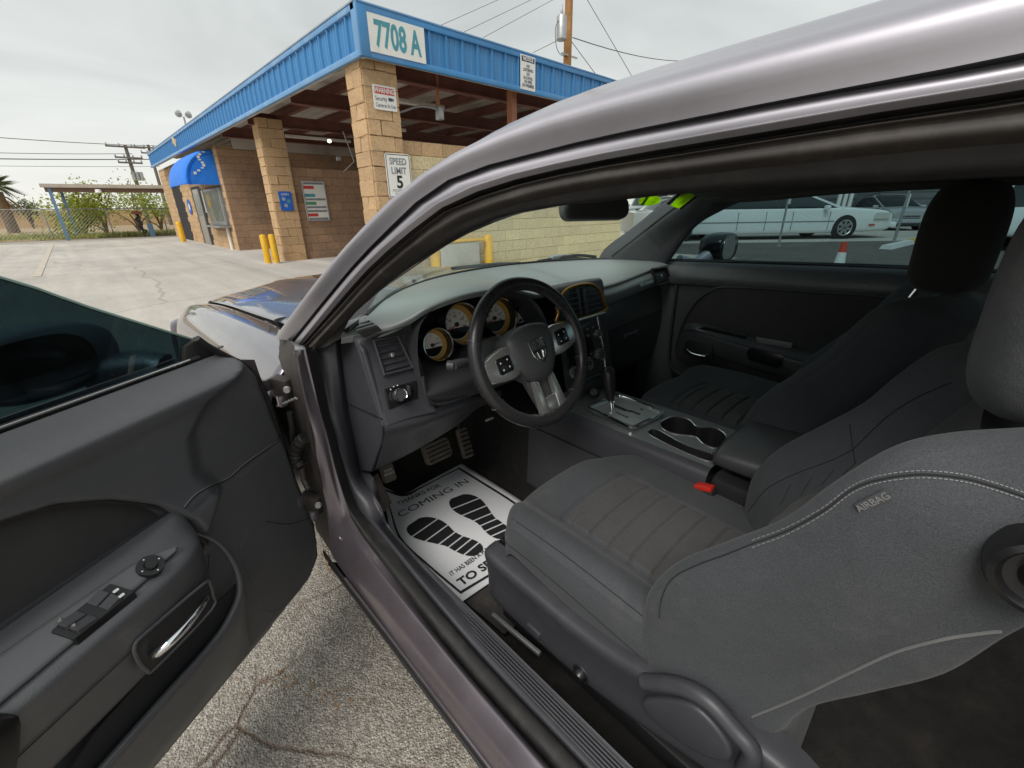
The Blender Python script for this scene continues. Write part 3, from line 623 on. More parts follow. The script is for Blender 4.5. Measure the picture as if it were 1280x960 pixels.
def wire(label, pts, r=0.012, sag=0.0):
    a = [Vector(q) for q in pts]
    if len(a) == 2: a = [a[0].lerp(a[1], k/10)+Vector((0, 0, -sag*4*(k/10)*(1-k/10))) for k in range(11)]
    o = tube('power_line', a, r, MT['cable'], None, 6); return tag(o, label, 'cable', 'overhead power lines')
wire('overhead line running down right from the transformer pole', [p(716, 47, y=13.9), p(862, 76, d=32)], 0.018, 0.25)
wire('guy wire sloping from the transformer pole toward the roof', [p(713, 50, y=13.9), p(744, 92, y=13.0)], 0.012)
wire('steep wire crossing the sky right of the pole', [p(732, -4, d=22), p(792, 99, d=24)], 0.016)
wire('faint line rising left of the transformer, lowest of three', [p(666, 66, d=24), p(706, 46, y=13.9)], 0.012)
wire('upper faint line above the front fascia', [p(548, 33, d=26), p(640, -8, d=30)], 0.012)
wire('middle faint line above the front fascia', [p(580, 40, d=26), p(680, -8, d=30)], 0.012)
wire('faint line above the notice sign', [p(604, 47, d=26), p(720, -16, d=30)], 0.012)
wire('topmost line across the left sky', [p(-40, 169, y=50), p(215, 183, y=52)], 0.022, 0.1)
wire('second line across the left sky', [p(-40, 190, y=50), p(165, 192, y=49)], 0.018, 0.06)
wire('thick third line across the left sky', [p(-40, 198, y=48), p(200, 199, y=49)], 0.030, 0.04)
wire('lowest faint line across the left sky', [p(-40, 207, y=60), p(200, 208, y=60)], 0.016, 0.04)
# far wall, chain-link fence
fw = box('field_wall', (0, 62, 0.75), (120, 0.25, 1.5), MT['far_wall']); tag(fw, 'long low tan wall across the far side of the field', 'wall')
ft = thing('chain_link_fence', (-3, 33, 0), 'chain link fence with thin posts along the field', 'fence')
for k in range(9): tube('fence_post', [(-14+k*2.4, 33.0, 0), (-14+k*2.4, 33.0, 1.45)], 0.03, MT['galv'], ft, 6)
tube('top_rail', [(-14, 33.0, 1.42), (6, 33.0, 1.42)], 0.022, MT['galv'], ft, 6)
parts = []
for k in range(150):
    x0 = -14+k*0.14; parts.append(tube_data([(x0, 33.0, 0.05), (x0+1.35, 33.0, 1.4)], 0.004, 3)); parts.append(tube_data([(x0, 33.0, 1.4), (x0+1.35, 33.0, 0.05)], 0.004, 3))
tag(join_meshes('wire_mesh', parts, MT['galv'], ft), kind='stuff')
# foliage
def leafcloud(name, pts, size, mat, parent, asp=0.5, rs=random):
    vs = []; fs = []
    for c in pts:
        d = Vector((rs.gauss(0, 1), rs.gauss(0, 1), rs.gauss(0, 1))).normalized(); e = d.cross(Vector((rs.gauss(0, 1), rs.gauss(0, 1), rs.gauss(0, 1)))).normalized(); s = size*rs.uniform(0.5, 1.3); b = len(vs)
        vs += [c-d*s-e*s*asp*0.3, c+e*s*asp, c+d*s, c-e*s*asp]; fs.append((b, b+1, b+2, b+3))
    return mk(name, vs, fs, mat, parent, False)
def bush(name, label, c, rx, rz, n, mat, size, trunk=True, zc=None, group='trees along the field', seed=1):
    rs = random.Random(seed); c = Vector(c); t_ = thing(name, (c.x, c.y, 0), label, 'tree', group); zc = zc or rz; pts = []
    lobes = [Vector((rs.gauss(0, .45)*rx, rs.gauss(0, .45)*rx, zc+rs.gauss(0, .38)*rz)) for _ in range(16)]
    for _ in range(n):
        l = rs.choice(lobes); q = Vector((rs.gauss(0, 1), rs.gauss(0, 1), rs.gauss(0, 1)))*0.26; pts.append(Vector((c.x+l.x+q.x*rx, c.y+l.y+q.y*rx, max(0.1, l.z+q.z*rz))))
    leafcloud('crown', pts, size, mat, t_, rs=rs)
    parts = []
    for l in lobes[:9]: parts.append(tube_data(crom([(c.x, c.y, 0), (c.x+l.x*0.25, c.y+l.y*0.25, l.z*0.45), (c.x+l.x, c.y+l.y, l.z)], 4), list(np.linspace(0.07, 0.012, 9)), 5))
    join_meshes('trunk', parts, MT['bark'], t_); return t_
q = p(95, 262, y=36); bush('palo_verde_tree', 'dense yellow green tree behind the near carport post', (q.x, q.y, 0), 1.5, 1.35, 3600, MT['leaf'], 0.085, zc=1.35, seed=3)
q = p(122, 255, y=38); bush('palo_verde_tree', 'loose yellow green tree behind the middle of the carport', (q.x, q.y, 0), 1.5, 1.0, 1200, MT['leaf'], 0.085, zc=1.9, seed=5)
q = p(165, 258, y=40); bush('palo_verde_tree', 'open feathery tree behind the far carport posts', (q.x, q.y, 0), 1.9, 1.1, 1300, MT['leaf2'], 0.085, zc=1.8, seed=8)
q = p(195, 262, y=41); bush('palo_verde_tree', 'green shrub behind the building corner', (q.x, q.y, 0), 1.3, 1.0, 1000, MT['leaf'], 0.085, zc=1.6, seed=9)
# palm, cut by the left edge
q = p(6, 262, y=46); pt = thing('palm_tree', (q.x, q.y, 0), 'short shaggy palm at the left edge with dry skirt', 'tree', 'trees along the field')
tube('trunk', [(q.x, q.y, 0), (q.x, q.y, 2.6)], [0.32, 0.25], MT['bark'], pt, 12)
rs = random.Random(4); vs = []; fs = []; vs2 = []; fs2 = []
for k in range(46):
    az = rs.uniform(0, 2*math.pi); dry = k > 26; el = rs.uniform(-1.35, -0.5) if dry else rs.uniform(-0.3, 1.3); Lf = rs.uniform(0.9, 1.4); base = Vector((q.x, q.y, 3.0-0.4*dry)); d = Vector((math.cos(az)*math.cos(el), math.sin(az)*math.cos(el), math.sin(el))); s = d.cross(Vector((0, 0, 1))).normalized()
    A, Fc = (vs2, fs2) if dry else (vs, fs)
    for i in range(9):
        t0 = 0.35+0.65*i/9; c0 = base+d*Lf*t0+Vector((0, 0, -0.55*Lf*t0*t0))
        for sg in (-1, 1):
            b = len(A); tip = c0+(s*sg*0.75+d*0.8).normalized()*0.42*Lf+Vector((0, 0, -0.14)); A += [c0-d*0.03, c0+d*0.03, tip]; Fc.append((b, b+1, b+2))
    for sg in (-1, 1):
        b = len(A); A += [base-s*0.012*sg, base+d*Lf*0.5+Vector((0, 0, -0.14*Lf)), base+d*Lf+Vector((0, 0, -0.55*Lf))]; Fc.append((b, b+1, b+2))
mk('fronds', vs, fs, MT['palm'], pt, False); mk('dry_skirt', vs2, fs2, MT['dry_palm'], pt, False)
q = p(33, 262, y=58); t_ = bush('shrub', 'small rounded shrub on top of the far wall line', (q.x, q.y, 0), 0.8, 0.7, 700, MT['palm'], 0.1, zc=1.7, seed=14)
# weeds
rs = random.Random(11); vs = []; fs = []
for k in range(11000):
    x, y = rs.uniform(-9, 5), 31.7+abs(rs.gauss(0, 3.0))
    dens = 0.5+0.5*math.sin(x*0.9+1.2)*math.cos(y*0.6)
    if rs.random() > dens: continue
    h = rs.uniform(0.06, 0.26)*(0.5+dens); a = rs.uniform(0, 6.28); w_ = 0.03; b = len(vs)
    vs += [(x-w_*math.cos(a), y-w_*math.sin(a), 0.0), (x+w_*math.cos(a), y+w_*math.sin(a), 0.0), (x+rs.gauss(0, .1), y+rs.gauss(0, .1), h)]; fs.append((b, b+1, b+2))
tag(mk('weeds', vs, fs, MT['grass'], None, False), 'low green weeds along the edge of the field', 'grass', kind='stuff')
# ------------------------------------------------------------------ right background: dealer lot, parked vehicles
MT['white_paint'] = pm('white_car_paint', (0.84, 0.86, 0.86), 0.3, coat=0.8, var=0.03, vs=2); MT['silver_paint'] = pm('silver_car_paint', (0.45, 0.47, 0.48), 0.3, metal=0.5, coat=0.8)
MT['car_glass'] = pm('dark_car_glass', (0.02, 0.028, 0.03), 0.05, spec=0.8); MT['tyre'] = pm('tyre_rubber', (0.018, 0.018, 0.019), 0.8, var=0.2, vs=20); MT['rim'] = pm('alloy_rim', (0.55, 0.56, 0.57), 0.3, metal=0.8)
MT['lens'] = pm('headlamp_lens', (0.62, 0.64, 0.60), 0.12, spec=0.8); MT['chrome'] = pm('chrome', (0.85, 0.86, 0.87), 0.08, metal=1.0); MT['black_trim'] = pm('black_trim', (0.02, 0.02, 0.021), 0.5)
MT['grey_wall'] = pm('grey_metal_wall', (0.10, 0.10, 0.105), 0.7, var=0.25, vs=0.6); MT['red_band'] = pm('red_band', (0.60, 0.06, 0.03), 0.5, var=0.15, vs=10); MT['white_band'] = pm('white_band', (0.75, 0.75, 0.73), 0.4, var=0.1, vs=10)
_f = Vector((math.sin(YAW), math.cos(YAW), 0)); _q = Vector((math.cos(YAW), -math.sin(YAW), 0)); _c = Vector((CAM.x, CAM.y, 0.006))
tag(mk('dealer_lot', [_c+_f*15.3+_q*3.0, _c+_f*15.0+_q*60, _c+_f*60+_q*60, _c+_f*60+_q*3.0], [(0, 1, 2, 3)], MT['lot'], None, False), kind='structure')
def vehicle(name, label, cat, O, hx, body, roof, wheels, mat, wr=0.34, group='parked vehicles across the lot', lamps=None, grille=None, seams=(), mirror=None, stripe=None, bumper=None):
    O = Vector(O); hx = Vector((hx[0], hx[1], 0)).normalized(); hy = Vector((-hx.y, hx.x, 0)); uz = Vector((0, 0, 1))
    T = lambda x, y, z: O+hx*x+hy*y+uz*z
    t_ = thing(name, O, label, cat, group)
    rows = []
    for x, w_, zb, zs, zt in body:
        h = [(w_*0.86, zb), (w_*0.97, zb+0.06), (w_, zb+(zs-zb)*0.5), (w_*0.985, zs-0.05), (w_*0.93, zs+(zt-zs)*0.55), (w_*0.6, zt), (0, zt+0.02)]
        rows.append([T(x, y, z) for y, z in h]+[T(x, -y, z) for y, z in h[-2::-1]])
    G = lgrid(rows, 3, 4); nr, nc = G.shape[:2]; fs = grid_faces(nr, nc)+[tuple(range(nc)), tuple((nr-1)*nc+j for j in range(nc))]
    bo = mk('body', G.reshape(-1, 3), fs, mat, t_, True, sharp=50)
    rows = []
    for x, w_, z0, z1, tw in roof:
        h = [(w_, z0), (w_*0.98, z0+(z1-z0)*0.3), (tw*1.02, z1-0.06), (tw*0.9, z1-0.01), (0, z1+0.02)]
        rows.append([T(x, y, z) for y, z in h]+[T(x, -y, z) for y, z in h[-2::-1]])
    loft('cabin_glass', rows, MT['car_glass'], t_, 3, 3)
    # roof skin and pillars just proud of the glass
    rr = [[T(x, y*k, z) for y, z, k in ((tw*1.03, z1-0.065, 1), (tw*0.92, z1-0.002, 1), (0, z1+0.028, 1), (-tw*0.92, z1-0.002, 1), (-tw*1.03, z1-0.065, 1))] for x, w_, z0, z1, tw in roof[1:-1]]
    loft('roof', rr, mat, t_, 3, 3, thick=0.02, off=1)
    for s in (-1, 1):
        for i in (0, 1), (-1, -2):
            a, b_ = roof[i[0]], roof[i[1]]; tube('pillar', [T(a[0], s*(a[1]+0.005), a[2]+0.01), T(b_[0], s*(b_[4]*1.02), b_[3]-0.05)], 0.045, mat, t_, 6)
    for wx in wheels:
        for s in (-1, 1):
            if not any(abs(wx-b_[0]) < 3 for b_ in body): continue
            w_ = max(b_[1] for b_ in body); F = frame(T(wx, s*(w_-0.02), wr+0.005), hx if s > 0 else -hx, uz)
            F = frame(T(wx, s*(w_-0.02), wr+0.005), hx*(1 if s < 0 else -1), uz)
            prism('wheel_arch', circ(wr*1.16, 26), 0.05, F @ Matrix.Translation((0, 0, 0.027)), MT['black_trim'], bo)
            wh = lathe('wheel', [(wr*0.70, 0.05), (wr*0.92, 0.05), (wr, 0.03), (wr, -0.15), (0, -0.15)], F, MT['tyre'], t_, 28)
            lathe('rim', [(wr*0.72, 0.055), (wr*0.66, 0.045), (wr*0.60, 0.015), (0.0, 0.012)], F, MT['black_trim'], wh, 24)
            lathe('rim_edge', [(wr*0.73, 0.055), (wr*0.68, 0.062), (wr*0.64, 0.05)], F, MT['rim'], wh, 24)
            for k in range(7):
                a = 2*math.pi*k/7; Fk = F @ Matrix.Rotation(a, 4, 'Z'); prism('spoke', [(-wr*0.10, 0), (wr*0.10, 0), (wr*0.13, wr*0.66), (-wr*0.13, wr*0.66)], 0.02, Fk @ Matrix.Translation((0, 0, 0.047)), MT['rim'], wh)
    w_ = max(b_[1] for b_ in body)
    for s in (-1, 1):
        for xs_ in seams: box('door_seam', T(xs_, s*(w_+0.001), 0.62), (0.012, 0.012, 0.62), MT['black_trim'], bo, axes=(hx, hy, uz))
        if stripe: box('side_stripe', T((stripe[0]+stripe[1])/2, s*(w_+0.004), stripe[2]), (stripe[1]-stripe[0], 0.014, 0.03), MT['grey_ink'], bo, axes=(hx, hy, uz))
        if mirror: box('side_mirror', T(mirror[0], s*(w_+0.10), mirror[1]), (0.13, 0.22, 0.16), mat, t_, 0.04, axes=(hx, hy, uz))
        if lamps:
            x0, x1, z0, z1, yi = lamps; F = T(x1, s*w_, z0)
            vs = [T(x0, s*(w_+0.006), z0), T(x1-0.12, s*(w_-0.03), z0), T(x1, s*(w_-0.16), z0), T(x1+0.02, s*yi, z0), T(x0, s*(w_+0.006), z1), T(x1-0.12, s*(w_-0.03), z1), T(x1-0.03, s*(w_-0.16), z1), T(x1-0.01, s*yi, z1)]
            mk('headlamp', vs, [(0, 1, 5, 4), (1, 2, 6, 5), (2, 3, 7, 6)], MT['lens'], t_, False, thick=0.04, off=1)
        if lamps: box('marker_lamp', T(lamps[0]-0.02, s*(w_+0.003), lamps[2]-0.20), (0.22, 0.012, 0.05), MT['red_ink'], bo, axes=(hx, hy, uz))
    if grille:
        gx, gz, gw, gh = grille; gp = box('grille', T(gx, 0, gz), (0.06, gw, gh), MT['black_trim'], t_, 0.015, axes=(hx, hy, uz))
        for k in range(5): box('grille_bar', T(gx+0.035, (k-2)*gw/5, gz), (0.012, 0.02, gh*0.95), MT['chrome'], gp, axes=(hx, hy, uz))
        box('grille_crossbar', T(gx+0.04, 0, gz), (0.014, gw, 0.05), MT['chrome'], gp, axes=(hx, hy, uz))
    if bumper: box('bumper', T(bumper[0], 0, bumper[1]), (0.16, w_*1.9, 0.20), mat if len(bumper) < 3 else bumper[2], t_, 0.05, axes=(hx, hy, uz)); box('intake', T(bumper[0]+0.05, 0, bumper[1]-0.16), (0.10, w_*1.2, 0.12), MT['black_trim'], t_, 0.02, axes=(hx, hy, uz))
    return t_
lw = p(1051, 298, d=15.6); lw.z = 0.012
hx = Vector((math.cos(YAW-0.02), -math.sin(YAW-0.02), 0))
# limousine with its nose to the right; shifted so that the near side stands at the wheel pixel
lo = lw+Vector((math.sin(YAW), math.cos(YAW), 0))*0.98
vehicle('limousine', 'long white stretch limousine seen through the passenger window', 'limousine', lo, hx,
        [(-7.6, 0.90, 0.30, 0.95, 0.98), (-6.5, 0.97, 0.22, 1.0, 1.06), (-4, 0.98, 0.20, 1.0, 1.07), (-0.3, 0.98, 0.20, 0.98, 1.08), (0.5, 0.97, 0.22, 0.95, 1.04), (1.3, 0.94, 0.24, 0.90, 0.98), (1.72, 0.86, 0.28, 0.80, 0.88), (1.88, 0.70, 0.34, 0.68, 0.76)],
        [(-6.9, 0.90, 0.98, 1.0, 0.80), (-6.2, 0.92, 0.98, 1.46, 0.66), (-4, 0.93, 0.98, 1.54, 0.68), (-1.35, 0.93, 0.98, 1.52, 0.66), (-0.15, 0.92, 0.98, 1.04, 0.82)],
        (0.0, -5.9), MT['white_paint'], 0.37, lamps=(1.0, 1.66, 0.66, 0.86, 0.45), seams=(-0.62, -1.95, -2.9, -3.9), mirror=(-0.85, 1.05), stripe=(-6.5, -0.42, 0.60), grille=(1.86, 0.62, 0.6, 0.22), bumper=(1.86, 0.45))
q = p(1128, 283, d=19.5); q.z = 0.012
vehicle('hatchback', 'white compact car facing us behind the limousine nose', 'car', q+Vector((0.8, 0.3, 0)), Vector((-0.80, -0.55, 0)),
        [(-3.0, 0.80, 0.30, 0.9, 0.95), (-2.2, 0.86, 0.24, 0.95, 1.0), (-0.2, 0.87, 0.22, 0.95, 1.02), (0.5, 0.84, 0.24, 0.88, 0.96), (0.85, 0.70, 0.30, 0.70, 0.80)],
        [(-2.9, 0.78, 0.92, 1.0, 0.6), (-2.3, 0.80, 0.94, 1.45, 0.62), (-1.2, 0.80, 0.94, 1.50, 0.64), (0.1, 0.78, 0.94, 1.03, 0.7)], (0.05, -2.3), MT['silver_paint'], 0.31, lamps=(0.25, 0.72, 0.62, 0.78, 0.4), grille=(0.84, 0.55, 0.7, 0.16), bumper=(0.86, 0.40), mirror=(-0.25, 1.0))
q = p(808, 287, d=21); q.z = 0.012; tocam = (CAM-q); tocam.z = 0
vehicle('pickup_truck', 'silver pickup truck with black grille seen through the windscreen', 'truck', q, tocam+Vector((-3, 1, 0)),
        [(-5.0, 0.95, 0.45, 1.15, 1.18), (-3.2, 0.98, 0.40, 1.18, 1.2), (-0.6, 0.99, 0.38, 1.15, 1.22), (0.4, 0.98, 0.42, 1.05, 1.18), (0.78, 0.90, 0.50, 0.98, 1.10)],
        [(-3.3, 0.88, 1.15, 1.2, 0.8), (-3.1, 0.88, 1.15, 1.82, 0.70), (-1.6, 0.88, 1.15, 1.86, 0.70), (-0.5, 0.88, 1.15, 1.22, 0.8)], (0.0, -3.5), MT['silver_paint'], 0.40, lamps=(0.35, 0.72, 0.84, 1.04, 0.55), grille=(0.80, 0.90, 1.0, 0.34), bumper=(0.86, 0.58, MT['chrome']), mirror=(-0.75, 1.2))
q = p(850, 296, d=17.5); q.z = 0.012; tocam = (CAM-q); tocam.z = 0
vehicle('white_sedan', 'white sedan nose beside the passenger windscreen pillar', 'car', q, tocam+Vector((-1.5, 2.2, 0)),
        [(-3.4, 0.80, 0.30, 0.9, 0.95), (-2.4, 0.88, 0.24, 0.92, 0.98), (-0.4, 0.89, 0.22, 0.92, 1.0), (0.5, 0.86, 0.24, 0.85, 0.93), (0.85, 0.72, 0.30, 0.68, 0.78)],
        [(-3.0, 0.78, 0.92, 0.95, 0.6), (-2.3, 0.80, 0.92, 1.40, 0.62), (-1.3, 0.80, 0.92, 1.44, 0.64), (-0.1, 0.78, 0.92, 1.0, 0.7)], (0.0, -2.6), MT['white_paint'], 0.32, lamps=(0.25, 0.72, 0.60, 0.76, 0.4), grille=(0.84, 0.55, 0.8, 0.14), bumper=(0.86, 0.38), mirror=(-0.5, 0.98))
q = p(1276, 292, d=9.5); q.z = 0.012
vehicle('white_van', 'white van glimpsed behind the passenger headrest', 'van', q+Vector((3.6, -1.6, 0)), Vector((0.3, -0.95, 0)),
        [(-2.6, 0.92, 0.35, 1.05, 1.1), (-1, 0.96, 0.3, 1.05, 1.12), (1.0, 0.96, 0.3, 1.05, 1.12), (1.9, 0.93, 0.3, 1.0, 1.08), (2.2, 0.8, 0.35, 0.9, 0.98)],
        [(-2.6, 0.92, 1.05, 1.7, 0.8), (-2.2, 0.92, 1.05, 1.92, 0.82), (0.6, 0.92, 1.05, 1.92, 0.82), (1.6, 0.9, 1.05, 1.1, 0.84)], (1.3, -1.6), MT['white_paint'], 0.34, mirror=(1.1, 1.2), seams=(0.2, -0.9))
# dark building behind the parked cars
fwd = Vector((math.sin(YAW), math.cos(YAW), 0)); rgt = Vector((math.cos(YAW), -math.sin(YAW), 0))
c = CAM+fwd*27+rgt*21; c.z = 2.6
sb = thing('grey_shed', (c.x, c.y, 0), 'dark grey metal shed with roll-up doors behind the limousine', 'building')
box('wall', c, (26, 6, 5.2), MT['grey_wall'], sb, axes=(rgt, fwd, (0, 0, 1)))
for k in range(5): 
    q = c-fwd*3.03+rgt*(-9+k*4.2); q.z = 1.8; dr = box('roll_door', q, (3.0, 0.08, 3.6), pm('roll_door', (0.16, 0.165, 0.17), 0.5, metal=0.3, var=0.15), sb, axes=(rgt, fwd, (0, 0, 1)))
    for j in range(11): q2 = q.copy()-fwd*0.05; q2.z = 0.2+j*0.32; box('slat', q2, (2.96, 0.03, 0.24), dr.data.materials[0], dr, 0.008, axes=(rgt, fwd, (0, 0, 1)))
box('roof_edge', c-fwd*3.1+Vector((0, 0, 2.6)), (26.4, 0.3, 0.25), MT['cap_metal'], sb, axes=(rgt, fwd, (0, 0, 1)))
for k in range(3):
    q = p(1046+k*7, 262, d=21); t_ = tube('white_pipe', [(q.x, q.y, 0.0), (q.x, q.y, 3.2)], 0.09, MT['white_band'], None, 10); tag(t_, ('left', 'middle', 'right')[k]+' of three pale upright pipes behind the limousine windscreen', 'pipe', 'pale pipes by the shed')
def post(px, py, pz_top, d, r, label):
    q = p(px, py, d=d); t_ = thing('steel_post', (q.x, q.y, 0), label, 'post', 'thin posts by the lot'); tube('post', [(q.x, q.y, 0), (q.x, q.y, pz_top)], r, MT['galv'], t_, 8); lathe('base_plate', [(0.09, 0), (0.09, 0.02), (0.03, 0.03)], Matrix.Translation((q.x, q.y, 0)), MT['galv'], t_, 10); return q, t_
q, t_ = post(1118, 300, 2.6, 12.6, 0.035, 'thin steel post before the compact car'); box('reflector', (q.x, q.y-0.05, 1.25), (0.08, 0.03, 0.35), MT['white_band'], t_)
q, t_ = post(975, 298, 2.4, 13.2, 0.03, 'thin steel post in front of the limousine doors'); box('reflector', (q.x, q.y-0.05, 1.35), (0.14, 0.03, 0.30), MT['white_band'], t_)
# barrier rail
a, b_ = p(1150, 287, d=17), p(1200, 284, d=17); t_ = thing('barrier_rail', (a.x, a.y, 0), 'pale pipe barrier rail left of the passenger headrest', 'barrier')
tube('rail', [(a.x, a.y, 0), (a.x, a.y, 0.60), (a.x+0.06, a.y-0.05, 0.66), (b_.x, b_.y, 0.66), (b_.x+1.5, b_.y-1.4, 0.66)], 0.05, pm('cream_pipe', (0.55, 0.48, 0.36), 0.5), t_, 8)
# wheel stop, yellow with a white end
a, b_ = p(1106, 312, z=0), p(1170, 297, z=0); d = (b_-a).normalized(); s = Vector((-d.y, d.x, 0)); t_ = thing('wheel_stop', a, 'low yellow wheel stop with a white tip on the lot', 'kerb')
pr = [(-0.14, 0), (-0.09, 0.11), (0.09, 0.11), (0.14, 0)]
for nm, u0, u1, m_ in (('painted_tip', 0, 0.40, MT['white_band']), ('bar', 0.405, 1.0, MT['yellow'])):
    A, C_ = a.lerp(b_, u0), a.lerp(b_, u1); mk(nm, [A+s*u+Vector((0, 0, z+0.007)) for u, z in pr]+[C_+s*u+Vector((0, 0, z+0.007)) for u, z in pr], [(0, 1, 2, 3), (4, 5, 6, 7), (0, 1, 5, 4), (1, 2, 6, 5), (2, 3, 7, 6), (0, 3, 7, 4)], m_, t_, False)
# tall striped traffic cone just outside the passenger door
q = p(1052, 318, x=4.6); t_ = thing('traffic_cone', (q.x, q.y, 0), 'tall red and white striped traffic cone outside the passenger window', 'cone')
Mz = Matrix.Translation((q.x, q.y, 0)); zs_ = [0.03, 0.30, 0.50, 0.62, 0.74, 0.80, 0.90]; cols = ['red_band', 'white_band', 'red_band', 'white_band', 'red_band', 'red_band']
zs_ = [0.03, 0.34, 0.56, 0.615, 0.74, 0.84]; cols = ['red_band', 'white_band', 'red_band', 'white_band', 'red_band']
rz = lambda z: 0.125-0.10*z/0.84
for i in range(5): lathe('band', [(rz(zs_[i]), zs_[i]), (rz(zs_[i+1]), zs_[i+1])]+([(0, zs_[i+1])] if i == 4 else []), Mz, MT[cols[i]], t_, 24)
box('base', (q.x, q.y, 0.017), (0.36, 0.36, 0.03), MT['tyre'], t_, 0.01)
# ------------------------------------------------------------------ the coupe: materials
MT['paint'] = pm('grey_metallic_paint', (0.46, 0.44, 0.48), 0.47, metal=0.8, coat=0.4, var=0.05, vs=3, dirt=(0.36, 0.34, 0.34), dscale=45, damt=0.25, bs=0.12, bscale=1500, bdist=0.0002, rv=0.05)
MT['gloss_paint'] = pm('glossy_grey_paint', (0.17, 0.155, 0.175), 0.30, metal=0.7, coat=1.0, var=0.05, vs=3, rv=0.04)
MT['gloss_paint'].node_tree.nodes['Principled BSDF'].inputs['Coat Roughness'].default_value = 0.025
MT['jamb'] = pm('door_jamb_paint', (0.19, 0.165, 0.187), 0.34, metal=0.6, coat=0.5, var=0.12, vs=5, dirt=(0.20, 0.16, 0.13), dscale=14, damt=0.5, rv=0.1)
MT['rubber'] = pm('seal_rubber', (0.022, 0.021, 0.021), 0.62, var=0.2, vs=10, dirt=(0.09, 0.075, 0.06), dscale=22, damt=0.35, rv=0.15)
MT['dark_seal'] = pm('brown_black_seal', (0.042, 0.036, 0.033), 0.55, var=0.25, vs=7, dirt=(0.17, 0.14, 0.11), dscale=12, damt=0.4, bs=0.2, bscale=200)
MT['dash'] = pm('skylit_dash_plastic', (0.245, 0.268, 0.266), 0.36, spec=0.8, var=0.06, vs=2, bs=0.35, bscale=900, bdist=0.0004)  # dark grey plastic; skylight through the windscreen put into the pale teal colour
MT['dash_dark'] = pm('dark_dash_plastic', (0.060, 0.061, 0.065), 0.42, var=0.1, vs=4, bs=0.3, bscale=900, bdist=0.0004)
MT['trim'] = pm('grey_trim_plastic', (0.052, 0.052, 0.060), 0.42, var=0.08, vs=3, bs=0.35, bscale=850, bdist=0.0004, dirt=(0.14, 0.125, 0.11), dscale=10, damt=0.22)
MT['door_plastic'] = pm('door_panel_plastic', (0.095, 0.097, 0.104), 0.33, spec=0.7, var=0.08, vs=3, bs=0.7, bscale=620, bdist=0.0007, dirt=(0.17, 0.155, 0.135), dscale=16, damt=0.3, rv=0.06)
MT['door_cloth'] = pm('door_cloth', (0.050, 0.048, 0.047), 0.95, var=0.15, vs=14, bs=0.8, bscale=1200, bdist=0.0008, sheen=0.15)
def mat_cloth(name, col, stain, amt):
    m, t, b, o = nodes(name); v = coords(t)
    n1 = tex(t, 'Noise', 5.0, v, Detail=6.0, Roughness=0.65); n2 = tex(t, 'Noise', 640.0, v, Detail=2.0); n3 = tex(t, 'Noise', 3.1, v, Detail=9.0, Roughness=0.72)
    c = ramp(t, n1.outputs['Fac'], (0.3, sc_(col, 0.85)), (0.7, sc_(col, 1.15)))
    c = mixc(t, 0.5, c, ramp(t, n2.outputs['Fac'], (0.3, 0.5), (0.7, 1.5)), 'MULTIPLY')
    c = mixc(t, ramp(t, n3.outputs['Fac'], (0.54, 0.0), (0.76, amt)), c, sc_(stain, 1))
    t.links.new(c, b.inputs['Base Color']); b.inputs['Roughness'].default_value = 0.95; b.inputs['Sheen Weight'].default_value = 0.10; b.inputs['Sheen Roughness'].default_value = 0.4
    n5 = tex(t, 'Noise', 11.0, v, Detail=4.0, Distortion=1.2); hh = mixc(t, 0.8, n2.outputs['Fac'], n5.outputs['Fac']); bump(t, b, hh, 0.6, 0.006)
    ge = t.nodes.new('ShaderNodeNewGeometry'); edge = ramp(t, ge.outputs['Pointiness'], (0.515, 0.0), (0.58, 0.28))      # nap rubbed pale along the worn edges
    c2 = mixc(t, edge, c, sc_(stain, 1)); t.links.new(c2, b.inputs['Base Color']); return m
MT['cloth'] = mat_cloth('seat_cloth', (0.058, 0.061, 0.067), (0.135, 0.127, 0.115), 0.55)
MT['cloth_mid'] = mat_cloth('seat_insert_cloth', (0.066, 0.065, 0.065), (0.13, 0.124, 0.115), 0.45)
MT['cloth_dark'] = mat_cloth('shaded_seat_cloth', (0.028, 0.026, 0.025), (0.09, 0.085, 0.08), 0.3)  # seat cloth darkened: shade on passenger headrest and rear seat in its colour
MT['carpet'] = pm('carpet', (0.018, 0.017, 0.016), 1.0, var=0.35, vs=30, bs=1.0, bscale=500, bdist=0.003, dirt=(0.07, 0.058, 0.045), dscale=9, damt=0.4)
MT['leather'] = pm('wheel_leather', (0.026, 0.025, 0.026), 0.30, var=0.15, vs=12, bs=0.35, bscale=500, bdist=0.0005, rv=0.08)
MT['hub'] = pm('airbag_cover', (0.055, 0.056, 0.060), 0.5, bs=0.35, bscale=900, bdist=0.0004)
MT['satin'] = pm('satin_silver', (0.68, 0.68, 0.66), 0.26, metal=0.85)
MT['gloss_black'] = pm('gloss_black', (0.012, 0.012, 0.013), 0.22, rv=0.06)
MT['console'] = pm('sheen_console_plastic', (0.13, 0.142, 0.142), 0.32, spec=0.7, bs=0.3, bscale=900, bdist=0.0004)  # teal reflection on the console top put into the base colour
MT['headliner'] = pm('headliner', (0.085, 0.082, 0.080), 0.95, bs=0.5, bscale=600)
MT['amber'] = pm('amber_dial', (0.62, 0.36, 0.085), 0.5, var=0.1, vs=30); MT['dial'] = pm('cream_dial', (0.74, 0.71, 0.64), 0.5)
MT['white_ink'] = pm('white_print', (0.75, 0.76, 0.76), 0.5); MT['needle'] = pm('needle_red', (0.6, 0.05, 0.03), 0.5)
MT['dusty'] = pm('dusty_rubber_pedal', (0.20, 0.165, 0.135), 0.85, var=0.3, vs=25, bs=0.5, bscale=250); MT['red'] = pm('buckle_red', (0.62, 0.03, 0.02), 0.35)
